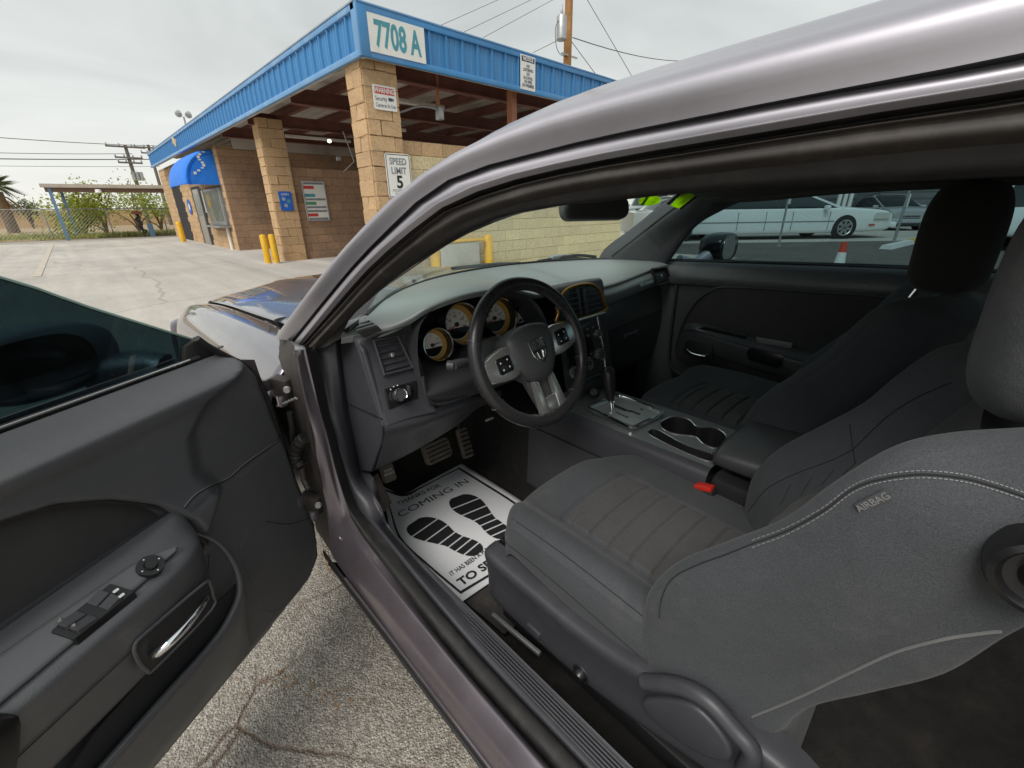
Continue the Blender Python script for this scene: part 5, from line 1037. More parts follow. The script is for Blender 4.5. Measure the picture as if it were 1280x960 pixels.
# knee bolster
kn = [[(-.742, .876, .752), (-.66, .872, .742), (-.57, .882, .735), (-.48, .895, .725), (-.40, .92, .70), (-.30, .95, .68)], [(-.745, .872, .72), (-.66, .868, .71), (-.57, .876, .705), (-.48, .89, .70), (-.40, .915, .685), (-.30, .945, .665)], [(-.742, .925, .64), (-.66, .915, .645), (-.57, .915, .65), (-.48, .92, .66), (-.40, .94, .665), (-.30, .96, .65)], [(-.74, .992, .557), (-.66, .972, .575), (-.57, .958, .597), (-.48, .95, .622), (-.40, .955, .645), (-.30, .965, .64)], [(-.74, 1.10, .53), (-.66, 1.10, .56), (-.57, 1.10, .58), (-.48, 1.10, .60), (-.40, 1.10, .62), (-.30, 1.1, .63)]]
KB = loft('knee_bolster', kn, MT['trim'], DASH, 5, 5)
def onY(px, py, Y): return p(px, py, y=Y)
q = onY(494, 540, .895); F = frame(q+Vector((0, -.006, 0)), (1, 0.1, 0), (0, .35, 1)); lathe('hood_release', [(0, .004), (.009, .004), (.011, 0), (.011, -.01)], F, MT['gloss_black'], KB, 20); lathe('release_dot', [(0, .006), (.004, .005), (.0045, .002)], F, MT['chrome'], KB, 12)
# instrument binnacle
ar = [(-.620, .76), (-.634, .84), (-.630, .915), (-.612, .965), (-.570, .998), (-.50, 1.012), (-.41, 1.014), (-.315, 1.002), (-.235, .972), (-.185, .92), (-.165, .86), (-.17, .76)]
yb_ = lambda z: .882 if z > .95 else .882-(.95-z)*.10
rows = [[(x, yb_(z)-.004, z) for x, z in ar], [(x*.985-.006, yb_(z)+.02, z-.010*(z > .9)) for x, z in ar], [(-.40+(x+.40)*.93, 1.0, .84+(z-.84)*.88) for x, z in ar]]
BN = loft('instrument_hood', rows, MT['dash_dark'], DASH, 4, 4)
back = [(-.40+(x+.40)*.95, 1.0, .84+(z-.84)*.90) for x, z in ar]; mk('cluster_back', back, [tuple(range(len(back)))], MT['gloss_black'], BN, False)
pn = [[(-.625, .866, .80), (-.5, .875, .80), (-.4, .88, .80), (-.28, .885, .80), (-.17, .89, .80)], [(-.618, .868, .765), (-.5, .874, .755), (-.4, .882, .75), (-.28, .89, .745), (-.17, .90, .745)], [(-.60, .885, .738), (-.5, .892, .728), (-.4, .90, .72), (-.28, .91, .715), (-.17, .92, .715)]]
pn = [[(x, 1.0, .835) for x in (-.60, -.5, -.4, -.28, -.18)]]+pn; loft('cluster_apron', pn, MT['dash_dark'], BN, 4, 4)
tube('apron_edge', [(-.632, .862, .84), (-.626, .862, .79), (-.60, .866, .755), (-.55, .874, .742), (-.48, .885, .735)], .0035, MT['trim'], BN, 6, smooth_path=5)
nG = Vector((-.10, -.95, .26)).normalized()
def gauge(px, py, Y, r, needle_a, marks):
    c = p(px, py, y=Y); F = frame(c, (1, -.10, 0), (0, .26, .96)); F0 = F @ Matrix.Translation((0, 0, -.012))
    g = lathe('gauge', [(r*1.03, .022), (r*1.06, .020), (r*1.06, -.02)], F, MT['gloss_black'], BN, 36); lathe('gauge_bezel', [(r*.96, .018), (r*.985, .0235), (r*1.02, .0235), (r*1.04, .018)], F, MT['chrome'], BN, 40)
    lathe('gauge_well', [(r*.965, .018), (r*.95, -.012)], F, MT['gloss_black'], BN, 36)
    prism('gauge_rim', circ(r*.95, 36), .002, F0, MT['amber'], BN)
    prism('gauge_dial', circ(r*.76, 32, c=(-r*.14, 0)), .002, F0 @ Matrix.Translation((0, 0, .0012)), MT['dial'], BN)
    prism('gauge_window', [(-r*.62, -r*.16)]+[(r*.70*math.cos(a)-r*.1, r*.70*math.sin(a)) for a in np.linspace(R(195), R(345), 12)]+[(r*.42, -r*.16)], .002, F0 @ Matrix.Translation((0, 0, .0024)), MT['gloss_black'], BN)
    for k in range(marks):
        a = R(200-220*k/(marks-1)); m_ = F0 @ Matrix.Translation((-r*.1, 0, .0026)) @ Matrix.Rotation(a, 4, 'Z'); prism('dial_mark', [(r*.52, -r*.012), (r*.64, -r*.012), (r*.64, r*.012), (r*.52, r*.012)], .0006, m_, MT['black_ink'], BN)
    if marks > 6:
        for k in range(0, marks, 2):
            a = R(200-220*k/(marks-1)); text('dial_numeral', str(k*20 if marks > 8 else k), r*.17, F0 @ Matrix.Translation((-r*.1+r*.40*math.cos(a), r*.40*math.sin(a), .003)), MT['black_ink'], BN, extr=.0002)
    m_ = F0 @ Matrix.Translation((-r*.1, 0, .006)) @ Matrix.Rotation(R(needle_a), 4, 'Z'); prism('gauge_needle', [(-r*.1, -r*.03), (r*.62, -r*.012), (r*.62, r*.012), (-r*.1, r*.03)], .0015, m_, MT['needle'] if marks > 6 else MT['black_ink'], BN); lathe('needle_cap', [(0, .009), (r*.10, .008), (r*.12, .003)], F0 @ Matrix.Translation((-r*.1, 0, 0)), MT['black_ink'], BN, 14)
gauge(544, 431, .955, .044, 8, 5); gauge(575, 405, .965, .058, 205, 9); gauge(622, 397, .965, .058, 203, 11); gauge(654, 400, .955, .044, 200, 5)
# stalk
st = [p(590, 452, y=.80), p(576, 454, y=.795), p(566, 457, y=.79)]; tube('indicator_stalk', st, [.011, .012, .013], MT['dash_dark'], DASH, 12, smooth_path=4); lathe('stalk_tip', [(0, .006), (.011, .004), (.0125, -.004), (.0125, -.012)], frame(st[2], st[2].cross(UP).normalized(), UP), MT['trim'], DASH, 14)
tube('steering_column', [(-.396, .78, .86), (-.39, .95, .80)], [.055, .065], MT['dash_dark'], DASH, 18)
tube('ignition_barrel', [(-.335, .86, .80), (-.335, .84, .805)], .018, MT['satin'], DASH, 12); box('column_lever', p(612, 524, y=.88), (.03, .008, .006), MT['satin'], DASH, .002)

# --------------------------------------------------------------- centre stack
def sk(u, z): return Vector((.035+u, .905-(.90-z)*.22-abs(u)*.05, z))      # stack surface, u across from its middle
rows = [[sk(u, z) for u in (-.135, -.10, -.05, 0, .05, .10, .135)] for z in (.975, .90, .82, .74, .66, .61)]
rows = [[(q[0], q[1]+.05, q[2]) for q in rows[0]]]+rows+[[sk(u, .56)+Vector((0, .06, 0)) for u in (-.135, -.10, -.05, 0, .05, .10, .135)]]
ST = loft('centre_stack', rows, MT['dash_dark'], DASH, 4, 4)
F = frame(sk(0, .917)+Vector((0, -.006, 0)), (1, 0, 0), (0, .22, 1))
arch_o = [(-.122, -.050), (.122, -.050), (.126, -.02), (.112, .022), (.07, .050), (0, .058), (-.07, .050), (-.112, .022), (-.126, -.02)]
tube('vent_trim', [F @ Vector((a, b_, .004)) for a, b_ in arch_o], .005, MT['orange_sheen'], ST, 8, True, 5); prism('vent_throat', [(a*.97, b_*.97) for a, b_ in arch_o], .004, F, MT['black_trim'], ST, smooth=4)
for s in (-1, 1):
    for k in range(5):
        zz = -.036+k*.018; hw = .052-.006*max(0, k-2); box('vent_slat', F @ Vector((s*.058, zz, .006)), (hw*2*.95, .012, .003), MT['trim'], ST, .0008, axes=((1, 0, 0), (0, -.97, .22), (0, .22, .97)))
    box('vent_divider', F @ Vector((s*.018, 0, .006)), (.005, .012, .09), MT['dash_dark'], ST, axes=((1, 0, 0), (0, -.97, .22), (0, .22, .97)))
box('vent_base_trim', F @ Vector((0, -.058, .006)), (.25, .010, .010), MT['satin'], ST, .002, axes=((1, 0, 0), (0, -.97, .22), (0, .22, .97)))
FS = lambda u, z: frame(sk(u, z)+Vector((0, -.004, 0)), (1, -.05 if u > 0 else .05, 0), (0, .22, 1))
prism('radio_face', rrect(.215, .135, .01), .008, FS(0, .775), MT['gloss_black'], ST, .002)
prism('radio_display', rrect(.12, .045, .004), .002, FS(-.02, .755) @ Matrix.Translation((0, 0, .006)), MT['screen'], ST)
for k in range(6): prism('radio_button', rrect(.026, .011, .002), .003, FS(-.08+k*.031, .822) @ Matrix.Translation((0, 0, .005)), MT['trim'], ST, .001); prism('button_symbol', circ(.002, 6), .0004, FS(-.08+k*.031, .822) @ Matrix.Translation((0, .001, .0056)), MT['white_ink'], ST)
for k in range(5): prism('radio_button', rrect(.026, .010, .002), .003, FS(-.06+k*.031, .722) @ Matrix.Translation((0, 0, .005)), MT['trim'], ST, .001)
def knob(q, r, dep, name='knob'):
    F_ = frame(q, (1, -.05, 0), (0, .22, 1)); k = lathe(name, [(0, dep), (r*.85, dep), (r*.95, dep*.8), (r, 0)], F_, MT['dash_dark'], ST, 26); lathe('knob_ring', [(r*.86, dep+.0006), (r*1.0, dep+.0012), (r*1.06, dep*.6), (r*1.08, 0)], F_, MT['satin'], ST, 28)
    for a in range(0, 360, 40): prism('knob_mark', circ(r*.07, 6, c=(r*.6*math.cos(R(a)), r*.6*math.sin(R(a)))), .0006, F_ @ Matrix.Translation((0, 0, dep+.0008)), MT['white_ink'], ST)
def sks(px, py):
    for u in np.linspace(-.2, .3, 2000):
        pass
    best = min(((sk(u, z)-CAM).normalized().dot((cf+cr*((px-640)/FPX)+cu*((480-py)/FPX)).normalized()), u, z) for u in (0,) for z in (0.7,))
    v = cf+cr*((px-640)/FPX)+cu*((480-py)/FPX)
    for t in np.linspace(1.0, 2.2, 2400):
        q = CAM+v*t
        if q.y > .905-(.90-q.z)*.22-abs(q.x-.035)*.05-.006: return q
    return q
knob(sks(745, 417), .014, .016, 'volume_knob'); knob(sks(733, 454), .0215, .016, 'climate_knob'); knob(sks(748, 443), .0215, .016, 'climate_knob'); knob(sks(717, 466), .0215, .016, 'climate_knob')
tube('stack_edge_trim', [sks(746, 393), sks(750, 415), sks(755, 440), sks(757, 465)], .0045, MT['satin'], ST, 8, smooth_path=5)
tube('stack_lower_edge', [sks(757, 466), sks(740, 472), sks(720, 480)], .006, MT['trim'], ST, 8, smooth_path=5)
tube('power_outlet', [p(742, 490, y=.80), p(745, 492, y=.83)], .013, MT['black_trim'], ST, 14)

# --------------------------------------------------------------- console
zc_ = .590
for sx in (-1, 1):
    co = [[(sx*.165, y, .33), (sx*.162, y, .50), (sx*.150, y, z-.02), (sx*.135, y, z-.003), (sx*.125, y, z)] for y, z in ((.92, .590), (.80, .590), (.55, .590), (.36, .590), (.335, .590))]
    if sx < 0: CN = loft('console', co, MT['trim'], CAR, 3, 4, sharp=40)
    else: loft('console_flank', co, MT['trim'], CN, 3, 4, sharp=40)
sweepside = [[(-.168, y, z0) for y, z0 in ((.95, .50), (.7, .50), (.45, .50), (.3, .48), (.12, .46))], [(-.172, y, z0) for y, z0 in ((.95, .40), (.7, .40), (.45, .40), (.3, .40), (.12, .39))], [(-.180, y, .24) for y in (.95, .7, .45, .3, .12)]]
loft('console_side', sweepside, MT['trim'], CN, 4, 3); rear = [[(-.168, y, .585-.0*y), (-.160, y, .50)] for y in (.34, .1, -.2)]
box('console_rear', (0, .0, .47), (.30, .66, .22), MT['black_trim'], CN, .02)
# shifter plate with chrome frame
cz = zc_+.004; sq = [p(728, 512, z=cz), p(775, 494, z=cz), p(827, 517, z=cz), p(798, 540, z=cz)]
sc0 = sum(sq, Vector())/4; F = frame(sc0, sq[3]-sq[0]+sq[2]-sq[1], (sq[1]-sq[0]+sq[2]-sq[3])); L1 = (sq[3]-sq[0]).length*.5+(sq[2]-sq[1]).length*.5; L2 = (sq[1]-sq[0]).length*.5+(sq[2]-sq[3]).length*.5
a = rrect(L1, L2, .02, 4); b_ = rrect(L1-.022, L2-.022, .012, 4); n = len(a); vs = [F @ Vector((u, v, .001)) for u, v in a]+[F @ Vector((u*.985, v*.985, .011)) for u, v in a]+[F @ Vector((u*1.02, v*1.02, .011)) for u, v in b_]+[F @ Vector((u, v, .003)) for u, v in b_]
SP = mk('shifter_frame', vs, [(r_*n+i, r_*n+(i+1) % n, r_*n+n+(i+1) % n, r_*n+n+i) for r_ in range(3) for i in range(n)], MT['chrome'], CN, True, sharp=30)
prism('shifter_plate', b_, .004, F @ Matrix.Translation((0, 0, .005)), pm('grey_satin_plate', (0.55, 0.57, 0.56), 0.3, metal=0.7), SP)
FP = F @ Matrix.Translation((0, 0, .0056)); prism('gate_slot', [(-.055, -.006), (.005, -.006), (.005, .0), (.02, .0), (.02, .006), (.05, .006), (.05, .016), (.01, .016), (.01, .010), (-.055, .010)], .0006, FP, MT['black_trim'], SP); prism('gate_slot', rrect(.012, .008, .001, 1, c=(.03, .048)), .0006, FP, MT['black_trim'], SP)
text('gear_lettering', 'P R N D', .014, FP @ Matrix.Translation((.015, -.036, .0005)), MT['black_ink'], SP, bold=.0006, extr=.0002)
kb_, kt = p(765, 512, z=zc_+.006), p(760, 470, x=.0); kt = p(760, 468, y=kb_.y+.035)
d = (kt-kb_); lv = tube('shift_lever', [kb_, kb_+d*.25], .007, MT['chrome'], CN, 12)
rp_ = [(.007, .20), (.010, .24), (.013, .32), (.0165, .50), (.0195, .70), (.0225, .86), (.0235, 1.0), (.021, 1.12), (.013, 1.20), (0, 1.22)]
FK = frame(kb_, (1, 0, 0), d.cross(Vector((1, 0, 0)))); lathe('shift_knob', [(r_*1.05, d.length*h) for r_, h in rp_], frame(kb_, Vector((1, 0, 0))-d.normalized()*d.normalized().x, d.normalized().cross(Vector((1, 0, 0)))), MT['leather'], lv, 28)
lathe('knob_collar', [(.007, d.length*.18), (.0105, d.length*.20), (.011, d.length*.26)], frame(kb_, Vector((1, 0, 0))-d.normalized()*d.normalized().x, d.normalized().cross(Vector((1, 0, 0)))), MT['chrome'], lv, 20)
# cup holders and tray: dark wells let into the top with thin bright rims
WELLS = []
def well(name, pts, dep, rim):
    vs = [Vector((a, b_, zc_)) for a, b_ in pts]; pts = [tuple(q) for q in crom(vs, 5, True)]; n = len(pts); c = np.mean(pts, 0); WELLS.append(pts)
    low = [(q[0]*.94+c[0]*.06, q[1]*.94+c[1]*.06, q[2]-dep) for q in pts]
    o = mk(name, pts+low, [(i, (i+1) % n, n+(i+1) % n, n+i) for i in range(n)]+[tuple(n+i for i in range(n))], MT['black_trim'], CN, True, sharp=30)
    tube('well_rim', [(q[0], q[1], q[2]+.001) for q in pts], rim, MT['satin'], o, 6, True); return o
cupx = [p(826, 528, z=zc_), p(842, 521, z=zc_), p(861, 525, z=zc_), p(872, 534, z=zc_), p(893, 535, z=zc_), p(908, 546, z=zc_), p(898, 560, z=zc_), p(880, 556, z=zc_), p(868, 546, z=zc_), p(845, 543, z=zc_), p(829, 537, z=zc_)]
o = well('cup_holder', [(q.x, q.y) for q in cupx], .06, .0022)
for q in ((846, 538), (884, 553)): c = p(*q, z=zc_); lathe('cup_ring', [(.024, .002), (.025, .003), (.027, .002)], Matrix.Translation((c.x, c.y, zc_-.035)), MT['satin'], o, 24)
tr_ = [p(811, 543, z=zc_), p(820, 537, z=zc_), p(856, 556, z=zc_), p(893, 569, z=zc_), p(887, 577, z=zc_), p(850, 563, z=zc_)]; well('coin_tray', [(q.x, q.y) for q in tr_], .04, .0016)
bm = bmesh.new(); es = []
for lp in [[(-.125, .335, zc_), (.125, .335, zc_), (.125, .92, zc_), (-.125, .92, zc_)]]+WELLS:
    bv = [bm.verts.new(q) for q in lp]; es += [bm.edges.new((bv[i], bv[(i+1) % len(bv)])) for i in range(len(bv))]
bmesh.ops.triangle_fill(bm, use_beauty=True, use_dissolve=False, edges=es); me = bpy.data.meshes.new('console_top'); bm.to_mesh(me); bm.free(); me.materials.append(MT['console']); put(bpy.data.objects.new('console_top', me), CN)
# armrest lid
ar_rows = []
for y, s, h in ((.345, .75, .0), (.335, .95, .028), (.30, 1.0, .040), (.15, 1.0, .046), (-.05, 1.0, .05), (-.22, 1.0, .05)):
    ar_rows.append([(-.125*s, y, .60), (-.132*s, y, .622), (-.12*s, y, .614+h*.75), (-.06*s, y, .618+h), (.06*s, y, .618+h), (.12*s, y, .614+h*.75), (.132*s, y, .622), (.125*s, y, .60)])
loft('console_armrest', ar_rows, MT['dash_dark'], CN, 3, 3, thick=.006)
# buckle
bq = p(881, 610, x=-.165); bk = box('belt_buckle', bq+Vector((0, -.012, -.05)), (.03, .052, .10), MT['black_trim'], CAR, .006, rot=(-.25, 0, 0)); box('release_button', bq+Vector((0, .002, .002)), (.026, .044, .012), MT['red'], bk, .003, rot=(-.25, 0, 0))
tube('buckle_stalk', [bq+Vector((0, -.03, -.09)), bq+Vector((.0, -.06, -.16)), bq+Vector((.0, -.07, -.25))], .012, MT['black_trim'], bk, 8)

# --------------------------------------------------------------- steering wheel
wc = CAM+(cf+cr*((662-640)/FPX)+cu*((480-441)/FPX))*1.1
ti, yw, ro = R(22), R(-3), R(8)
xx_ = Vector((math.cos(yw), math.sin(yw), 0)); nn = Vector((math.sin(yw)*math.cos(ti), -math.cos(yw)*math.cos(ti), math.sin(ti))); vv = nn.cross(xx_)
WF = Matrix((xx_*math.cos(ro)+vv*math.sin(ro), -xx_*math.sin(ro)+vv*math.cos(ro), nn)).transposed().to_4x4(); WF.translation = wc
SW = tube('steering_wheel', [WF @ Vector((.174*math.cos(a), .174*math.sin(a), .012+.004*math.sin(a*2)**2)) for a in np.linspace(0, 2*math.pi, 72, endpoint=False)], [.0165+.0018*max(0, math.cos(4*a))**2 for a in np.linspace(0, 2*math.pi, 72, endpoint=False)], MT['leather'], CAR, 16, True)
for a in (28, 152, 205, 245, 300, 335):
    a = R(a); c = Vector((.174*math.cos(a), .174*math.sin(a), .012)); t = Vector((-math.sin(a), math.cos(a), 0)); e = Vector((math.cos(a), math.sin(a), 0))
    tube('stitch_seam', [WF @ (c+(e*math.cos(b_)+Vector((0, 0, 1))*math.sin(b_))*.0174) for b_ in np.linspace(0, 2*math.pi, 14, endpoint=False)], .0008, pm('seam_thread', (0.16, 0.155, 0.15), 0.6), SW, 4, True)
hubo = [(-.076, .034), (-.066, .056), (-.03, .068), (0, .071), (.03, .068), (.066, .056), (.076, .034), (.074, .0), (.062, -.035), (.040, -.064), (.018, -.074), (0, -.076), (-.018, -.074), (-.040, -.064), (-.062, -.035), (-.074, .0)]
hs = []
for k, w_ in ((1.0, -.03), (1.0, .010), (.95, .022), (.75, .031), (.4, .036), (.02, .037)): hs.append([WF @ Vector((a*k, b_*k, w_)) for a, b_ in hubo])
HB = loft('airbag_cover', hs, MT['hub'], SW, 3, 3, cu_=True); tube('cover_seam', [WF @ Vector((0, b_, .0375-.22*max(0, b_-.03)**1.6*3)) for b_ in (.068, .055, .04, .028)], .0008, MT['black_trim'], HB, 4)
WT = lambda w_: WF @ Matrix.Translation((0, 0, w_))
# crest: chrome shield outline with crossed bars
ES = 1.45
sh = [(a*ES, b_*ES) for a, b_ in [(-.0165, .020), (.0165, .020), (.0165, .0), (.012, -.012), (0, -.0205), (-.012, -.012), (-.0165, .0)]]
tube('crest_outline', [WT(.0375) @ Vector((a, b_, 0)) for a, b_ in sh], .0019, MT['chrome'], HB, 6, True)
for l in ([(-.008, .017), (-.008, .006), (-.002, .006), (-.002, .017)], [(.003, .017), (.003, .006), (.010, .006), (.010, .017)], [(-.006, -.001), (-.004, -.013)], [(.0, -.001), (.0, -.016)], [(.006, -.001), (.004, -.013)], [(-.0165, .0015), (.0165, .0015)]): tube('crest_bar', [WT(.0386) @ Vector((a*ES, b_*ES, 0)) for a, b_ in l], .0019, MT['chrome'], HB, 6)
for s in (-1, 1):
    spk = [(s*.066, .040), (s*.150, .030), (s*.162, .0), (s*.150, -.026), (s*.066, -.034)]
    sp_ = prism('spoke_bezel', spk, .020, WT(.022), MT['satin'], SW, .006, smooth=3); prism('spoke_switch', rrect(.044, .040, .007, 3, c=(s*.104, .004)), .004, WT(.0255), MT['gloss_black'], sp_, .001)
    for dx, dy in ((-.012, .008), (.010, .010), (.010, -.008), (-.010, -.010)): prism('switch_symbol', circ(.0022, 6, c=(s*.104+dx, .004+dy)), .0004, WT(.0262), MT['white_ink'], sp_)
lo_ = [(-.036, -.066), (-.022, -.072), (-.017, -.160), (-.046, -.156)]
for s in (-1, 1): prism('lower_spoke', [(a*s, b_) for a, b_ in lo_], .016, WT(.020), MT['satin'], SW, .003)
prism('lower_spoke_bridge', [(-.046, -.156), (-.018, -.120), (.018, -.120), (.046, -.156), (.03, -.166), (-.03, -.166)], .012, WT(.017), MT['satin'], SW, .003)
prism('spoke_back', [(-.15, .022), (.15, .022), (.15, -.02), (.05, -.05), (.03, -.15), (-.03, -.15), (-.05, -.05), (-.15, -.02)], .016, WT(.002), MT['dash_dark'], SW, .004)
# --------------------------------------------------------------- seats
def sm(x): x = np.clip(x, 0, 1); return x*x*(3-2*x)
def gridmesh(name, G, mat, parent, sharp=None, cu_=False):
    nr, nc = G.shape[:2]; return mk(name, G.reshape(-1, 3), grid_faces(nr, nc, cu_), mat, parent, True, sharp=sharp)
def groove(d, w_, dep): return -dep*np.exp(-(d/w_)**2)
def seat(cx, dy, side, label=None):
    """side -1: controls on the -X flank (driver). Returns the seat part of the car"""
    y0, y1 = .10+dy, .625+dy
    # cushion: u across (-1..1), v back to front then down the front
    U = np.linspace(-1.12, 1.12, 121); Vv = np.linspace(0, 1.32, 300); G = np.zeros((len(Vv), len(U), 3)); Mk = np.zeros((len(Vv), len(U)))
    cs_ = crom([(0, .004, 0), (.07, .003, 0), (.125, .002, 0), (.150, .010, 0), (.185, .040, 0), (.212, .050, 0), (.236, .044, 0), (.252, .020, 0), (.257, -.02, 0), (.252, -.06, 0), (.235, -.085, 0)], 10)
    dl = np.concatenate([[0], np.cumsum(np.linalg.norm(np.diff(cs_, axis=0), axis=1))]); dl /= dl[-1]
    for i, v in enumerate(Vv):
        for j, u in enumerate(U):
            au = min(abs(u)/1.12, 1.0); xs_, zs_ = np.interp(au, dl, cs_[:, 0]), np.interp(au, dl, cs_[:, 1]); xr = xs_/.257
            if u*side < 0 and zs_ > 0: zs_ = .004+(zs_-.004)*.30-.030*float(sm((xs_-.10)/.11))       # flatter bolster beside the console
            yf = y1-.085*xr**3
            z = .548+.022*min(v, 1)+zs_*(1-.25*max(0, min(v, 1)-.6)/.4)+.006*(1-(min(v, 1)-.5)**2*4)*(1-xr)
            x = cx+math.copysign(xs_, u)*(1-.06*max(0, v-.8))
            if v <= .90: y = y0+(yf-y0)*v/.90*.93
            else:
                a = (v-.90)/.42; ang = min(1, a/.55)*math.pi/2; y = y0+(yf-y0)*.93+(yf-y0)*.07*math.sin(ang)+.012*math.sin(ang)
                z -= .045*(1-math.cos(ang))+max(0, a-.55)*.16
                if zs_ < 0: z = max(z, .45)
            ins = xs_ < .130
            if v <= .92 and au < .75:
                if xs_ < .126 and .02 < v < .70:
                    ph = (v/.70*7.5) % 1.0; z += -.0075*math.exp(-((ph-.5)/.085)**2)+.0015
                z += float(groove(xs_-.132, .0045, .010))*(1 if v < .745 else 0) + (float(groove(v-.745, .014, .008)) if xs_ < .134 else 0)
            if au > .6: x += math.copysign(float(groove(zs_-.030, .004, .004)) if xs_ > .23 else 0, u)
            G[i, j] = (x, y, z)
            Mk[i, j] = ins and v < .745
    ST_ = gridmesh('driver_seat' if side < 0 else 'passenger_seat', G, MT['cloth'], CAR)
    ST_.data.materials.append(MT['cloth_mid']); n = len(U)-1
    for k, f in enumerate(ST_.data.polygons):
        i, j = divmod(k, n)
        if Mk[i, j] and Mk[i+1, j+1]: f.material_index = 1
    # backrest
    base = [(.200, .44), (.214, .52), (.218, .585), (.212, .645), (.178, .72), (.120, .795), (.068, .862), (.034, .93), (.002, .985), (-.028, 1.010), (-.07, 1.022), (-.115, 1.015)]
    sxs = [.93, .98, 1.0, 1.0, 1.0, 1.0, .995, .985, .96, .90, .76, .45]; sws = [1, 1, 1, 1, 1, 1, 1, .95, .85, .65, .35, .1]
    prof = [(-.228, -.232), (-.256, -.185), (-.270, -.09), (-.266, -.025), (-.250, .006), (-.228, .014), (-.205, .000), (-.170, -.035), (-.125, -.062), (-.06, -.070), (0, -.071), (.06, -.070), (.125, -.062), (.170, -.035), (.205, 0), (.228, .014), (.250, .006), (.266, -.025), (.270, -.09), (.256, -.185), (.228, -.232), (.1, -.24), (-.1, -.24)]
    nf = Vector((0, .88, .475)); rows = []
    for (yb, zb), sx, sw_ in zip(base, sxs, sws): rows.append([Vector((cx+a*sx, yb+dy, zb))+nf*(b_*sw_ if b_ > -.1 else b_*(.4+.6*sw_)*float(np.interp(zb, [.60, .90], [1.0, .74]))) for a, b_ in prof])
    Gb = lgrid(rows, 6, 8, True); nr, nc = Gb.shape[:2]
    # stitched seams pressed into the cloth
    for i in range(nr):
        for j in range(nc):
            t = j/6.0
            for t0, dp_, w_ in ((8.0, .006, .16), (12.0, .006, .16), (3.4, .004, .12), (16.6, .004, .12), (1.25, .005, .12), (18.75, .005, .12)):
                Gb[i, j] += np.array(nf)*groove(t-t0, w_, dp_)*(1 if t0 in (8.0, 12.0) else 0)
                if t0 not in (8.0, 12.0): Gb[i, j, 0] += (-1 if t > 10 else 1)*dp_*math.exp(-((t-t0)/w_)**2)
            if 8.1 < t < 11.9 and 14 < i < 52: Gb[i, j] += np.array(nf)*groove(((i % 8)-4)/8.0, .16, .004)
    fs = grid_faces(nr, nc, True)+[tuple((nr-1)*nc+j for j in range(nc)), tuple(range(nc))]
    BK = mk('backrest', Gb.reshape(-1, 3), fs, MT['cloth'], ST_, True); BK.data.materials.append(MT['cloth_mid'])
    for k, f in enumerate(BK.data.polygons):
        j = (k % nc)/6.0
        if 8.0 < j < 12.0 and k < nr*nc: f.material_index = 1
    # headrest
    hc = Vector((cx, -.085+dy, 1.118)) if side < 0 else Vector((cx, .045, 1.135)); rows = []
    for k, (zz, sx, sy) in enumerate(((-.118, .30, .25), (-.112, .72, .7), (-.085, .93, .95), (-.03, 1.0, 1.0), (.04, 1.0, 1.0), (.085, .93, .92), (.118, .70, .70), (.128, .28, .25))):
        rows.append([hc+Vector((.138*sx*math.copysign(abs(math.cos(a))**.62, math.cos(a)), (.066 if side < 0 else .074)*sy*math.copysign(abs(math.sin(a))**.75, math.sin(a))+.02*zz, zz)) for a in np.linspace(0, 2*math.pi, 20, endpoint=False)])
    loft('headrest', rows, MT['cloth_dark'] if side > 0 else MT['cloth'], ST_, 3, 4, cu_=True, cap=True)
    for s in (-1, 1): tube('headrest_post', [hc+Vector((s*.055, .035, -.10)), hc+Vector((s*.055, .055, -.16)), hc+Vector((s*.055, .055, -.22))] if side > 0 else [hc+Vector((s*.055, -.02, -.08)), hc+Vector((s*.055, -.03, -.16)), hc+Vector((s*.055, -.03, -.22))], .006, MT['chrome'], ST_, 10); lathe('post_collar', [(.014, 0), (.014, .008), (.008, .012)], frame(hc+Vector((s*.055, .052 if side > 0 else -.03, -.172)), (1, 0, 0), (0, 1, -.3)), MT['black_trim'], ST_, 14)
    # plastic valance round the cushion
    sx = side; xo = cx+sx*.262
    rows = []
    for y, zt, zb, o in ((.615, .468, .36, -.03), (.60, .485, .345, 0), (.50, .482, .342, .004), (.35, .482, .345, .006), (.25, .495, .36, .008), (.17, .52, .38, .010), (.10, .535, .40, .010), (.0, .53, .42, .006), (-.06, .50, .43, .0)):
        y += dy; rows.append([(xo-sx*.03, y, zt+.015), (xo+sx*o, y, zt+.012), (xo+sx*(o+.010), y, zt), (xo+sx*(o+.006), y, zt-.03), (xo+sx*(o+.002), y, (zt+zb)/2), (xo+sx*o, y, zb+.012), (xo-sx*.02, y, zb), (xo-sx*.05, y, zb)])
    VL = loft('seat_valance', rows, MT['trim'], ST_, 4, 4); 
    vl_back = [[(xo-sx*.03, .615+dy, .483), (cx, .63+dy, .483), (xo-sx*.49, .615+dy, .483)], [(xo-sx*.03, .612+dy, .36), (cx, .62+dy, .36), (xo-sx*.49, .612+dy, .36)]]; loft('front_valance', vl_back, MT['dash_dark'], ST_, 4, 3)
    box('seat_base', (cx, .33+dy, .40), (.44, .50, .12), MT['black_trim'], ST_, .02)
    for s in (-1, 1): box('seat_track', (cx+s*.20, .30+dy, .265), (.035, .62, .045), MT['black_trim'], ST_, .006)
    for s in (-1, 1): box('track_foot', (cx+s*.20, .53+dy, .28), (.03, .05, .13), MT['black_trim'], ST_, .006)
    box('track_rail', (xo-sx*.004, .52+dy, .296), (.010, .16, .010), MT['galv'], ST_, .002, rot=(-.1, 0, 0)); box('track_rail', (xo-sx*.01, -.02+dy, .30), (.010, .30, .012), MT['galv'], ST_, .002)
    return ST_, VL
DS, DV = seat(-.40, 0.0, -1); PS, PV = seat(.36, .125, 1)
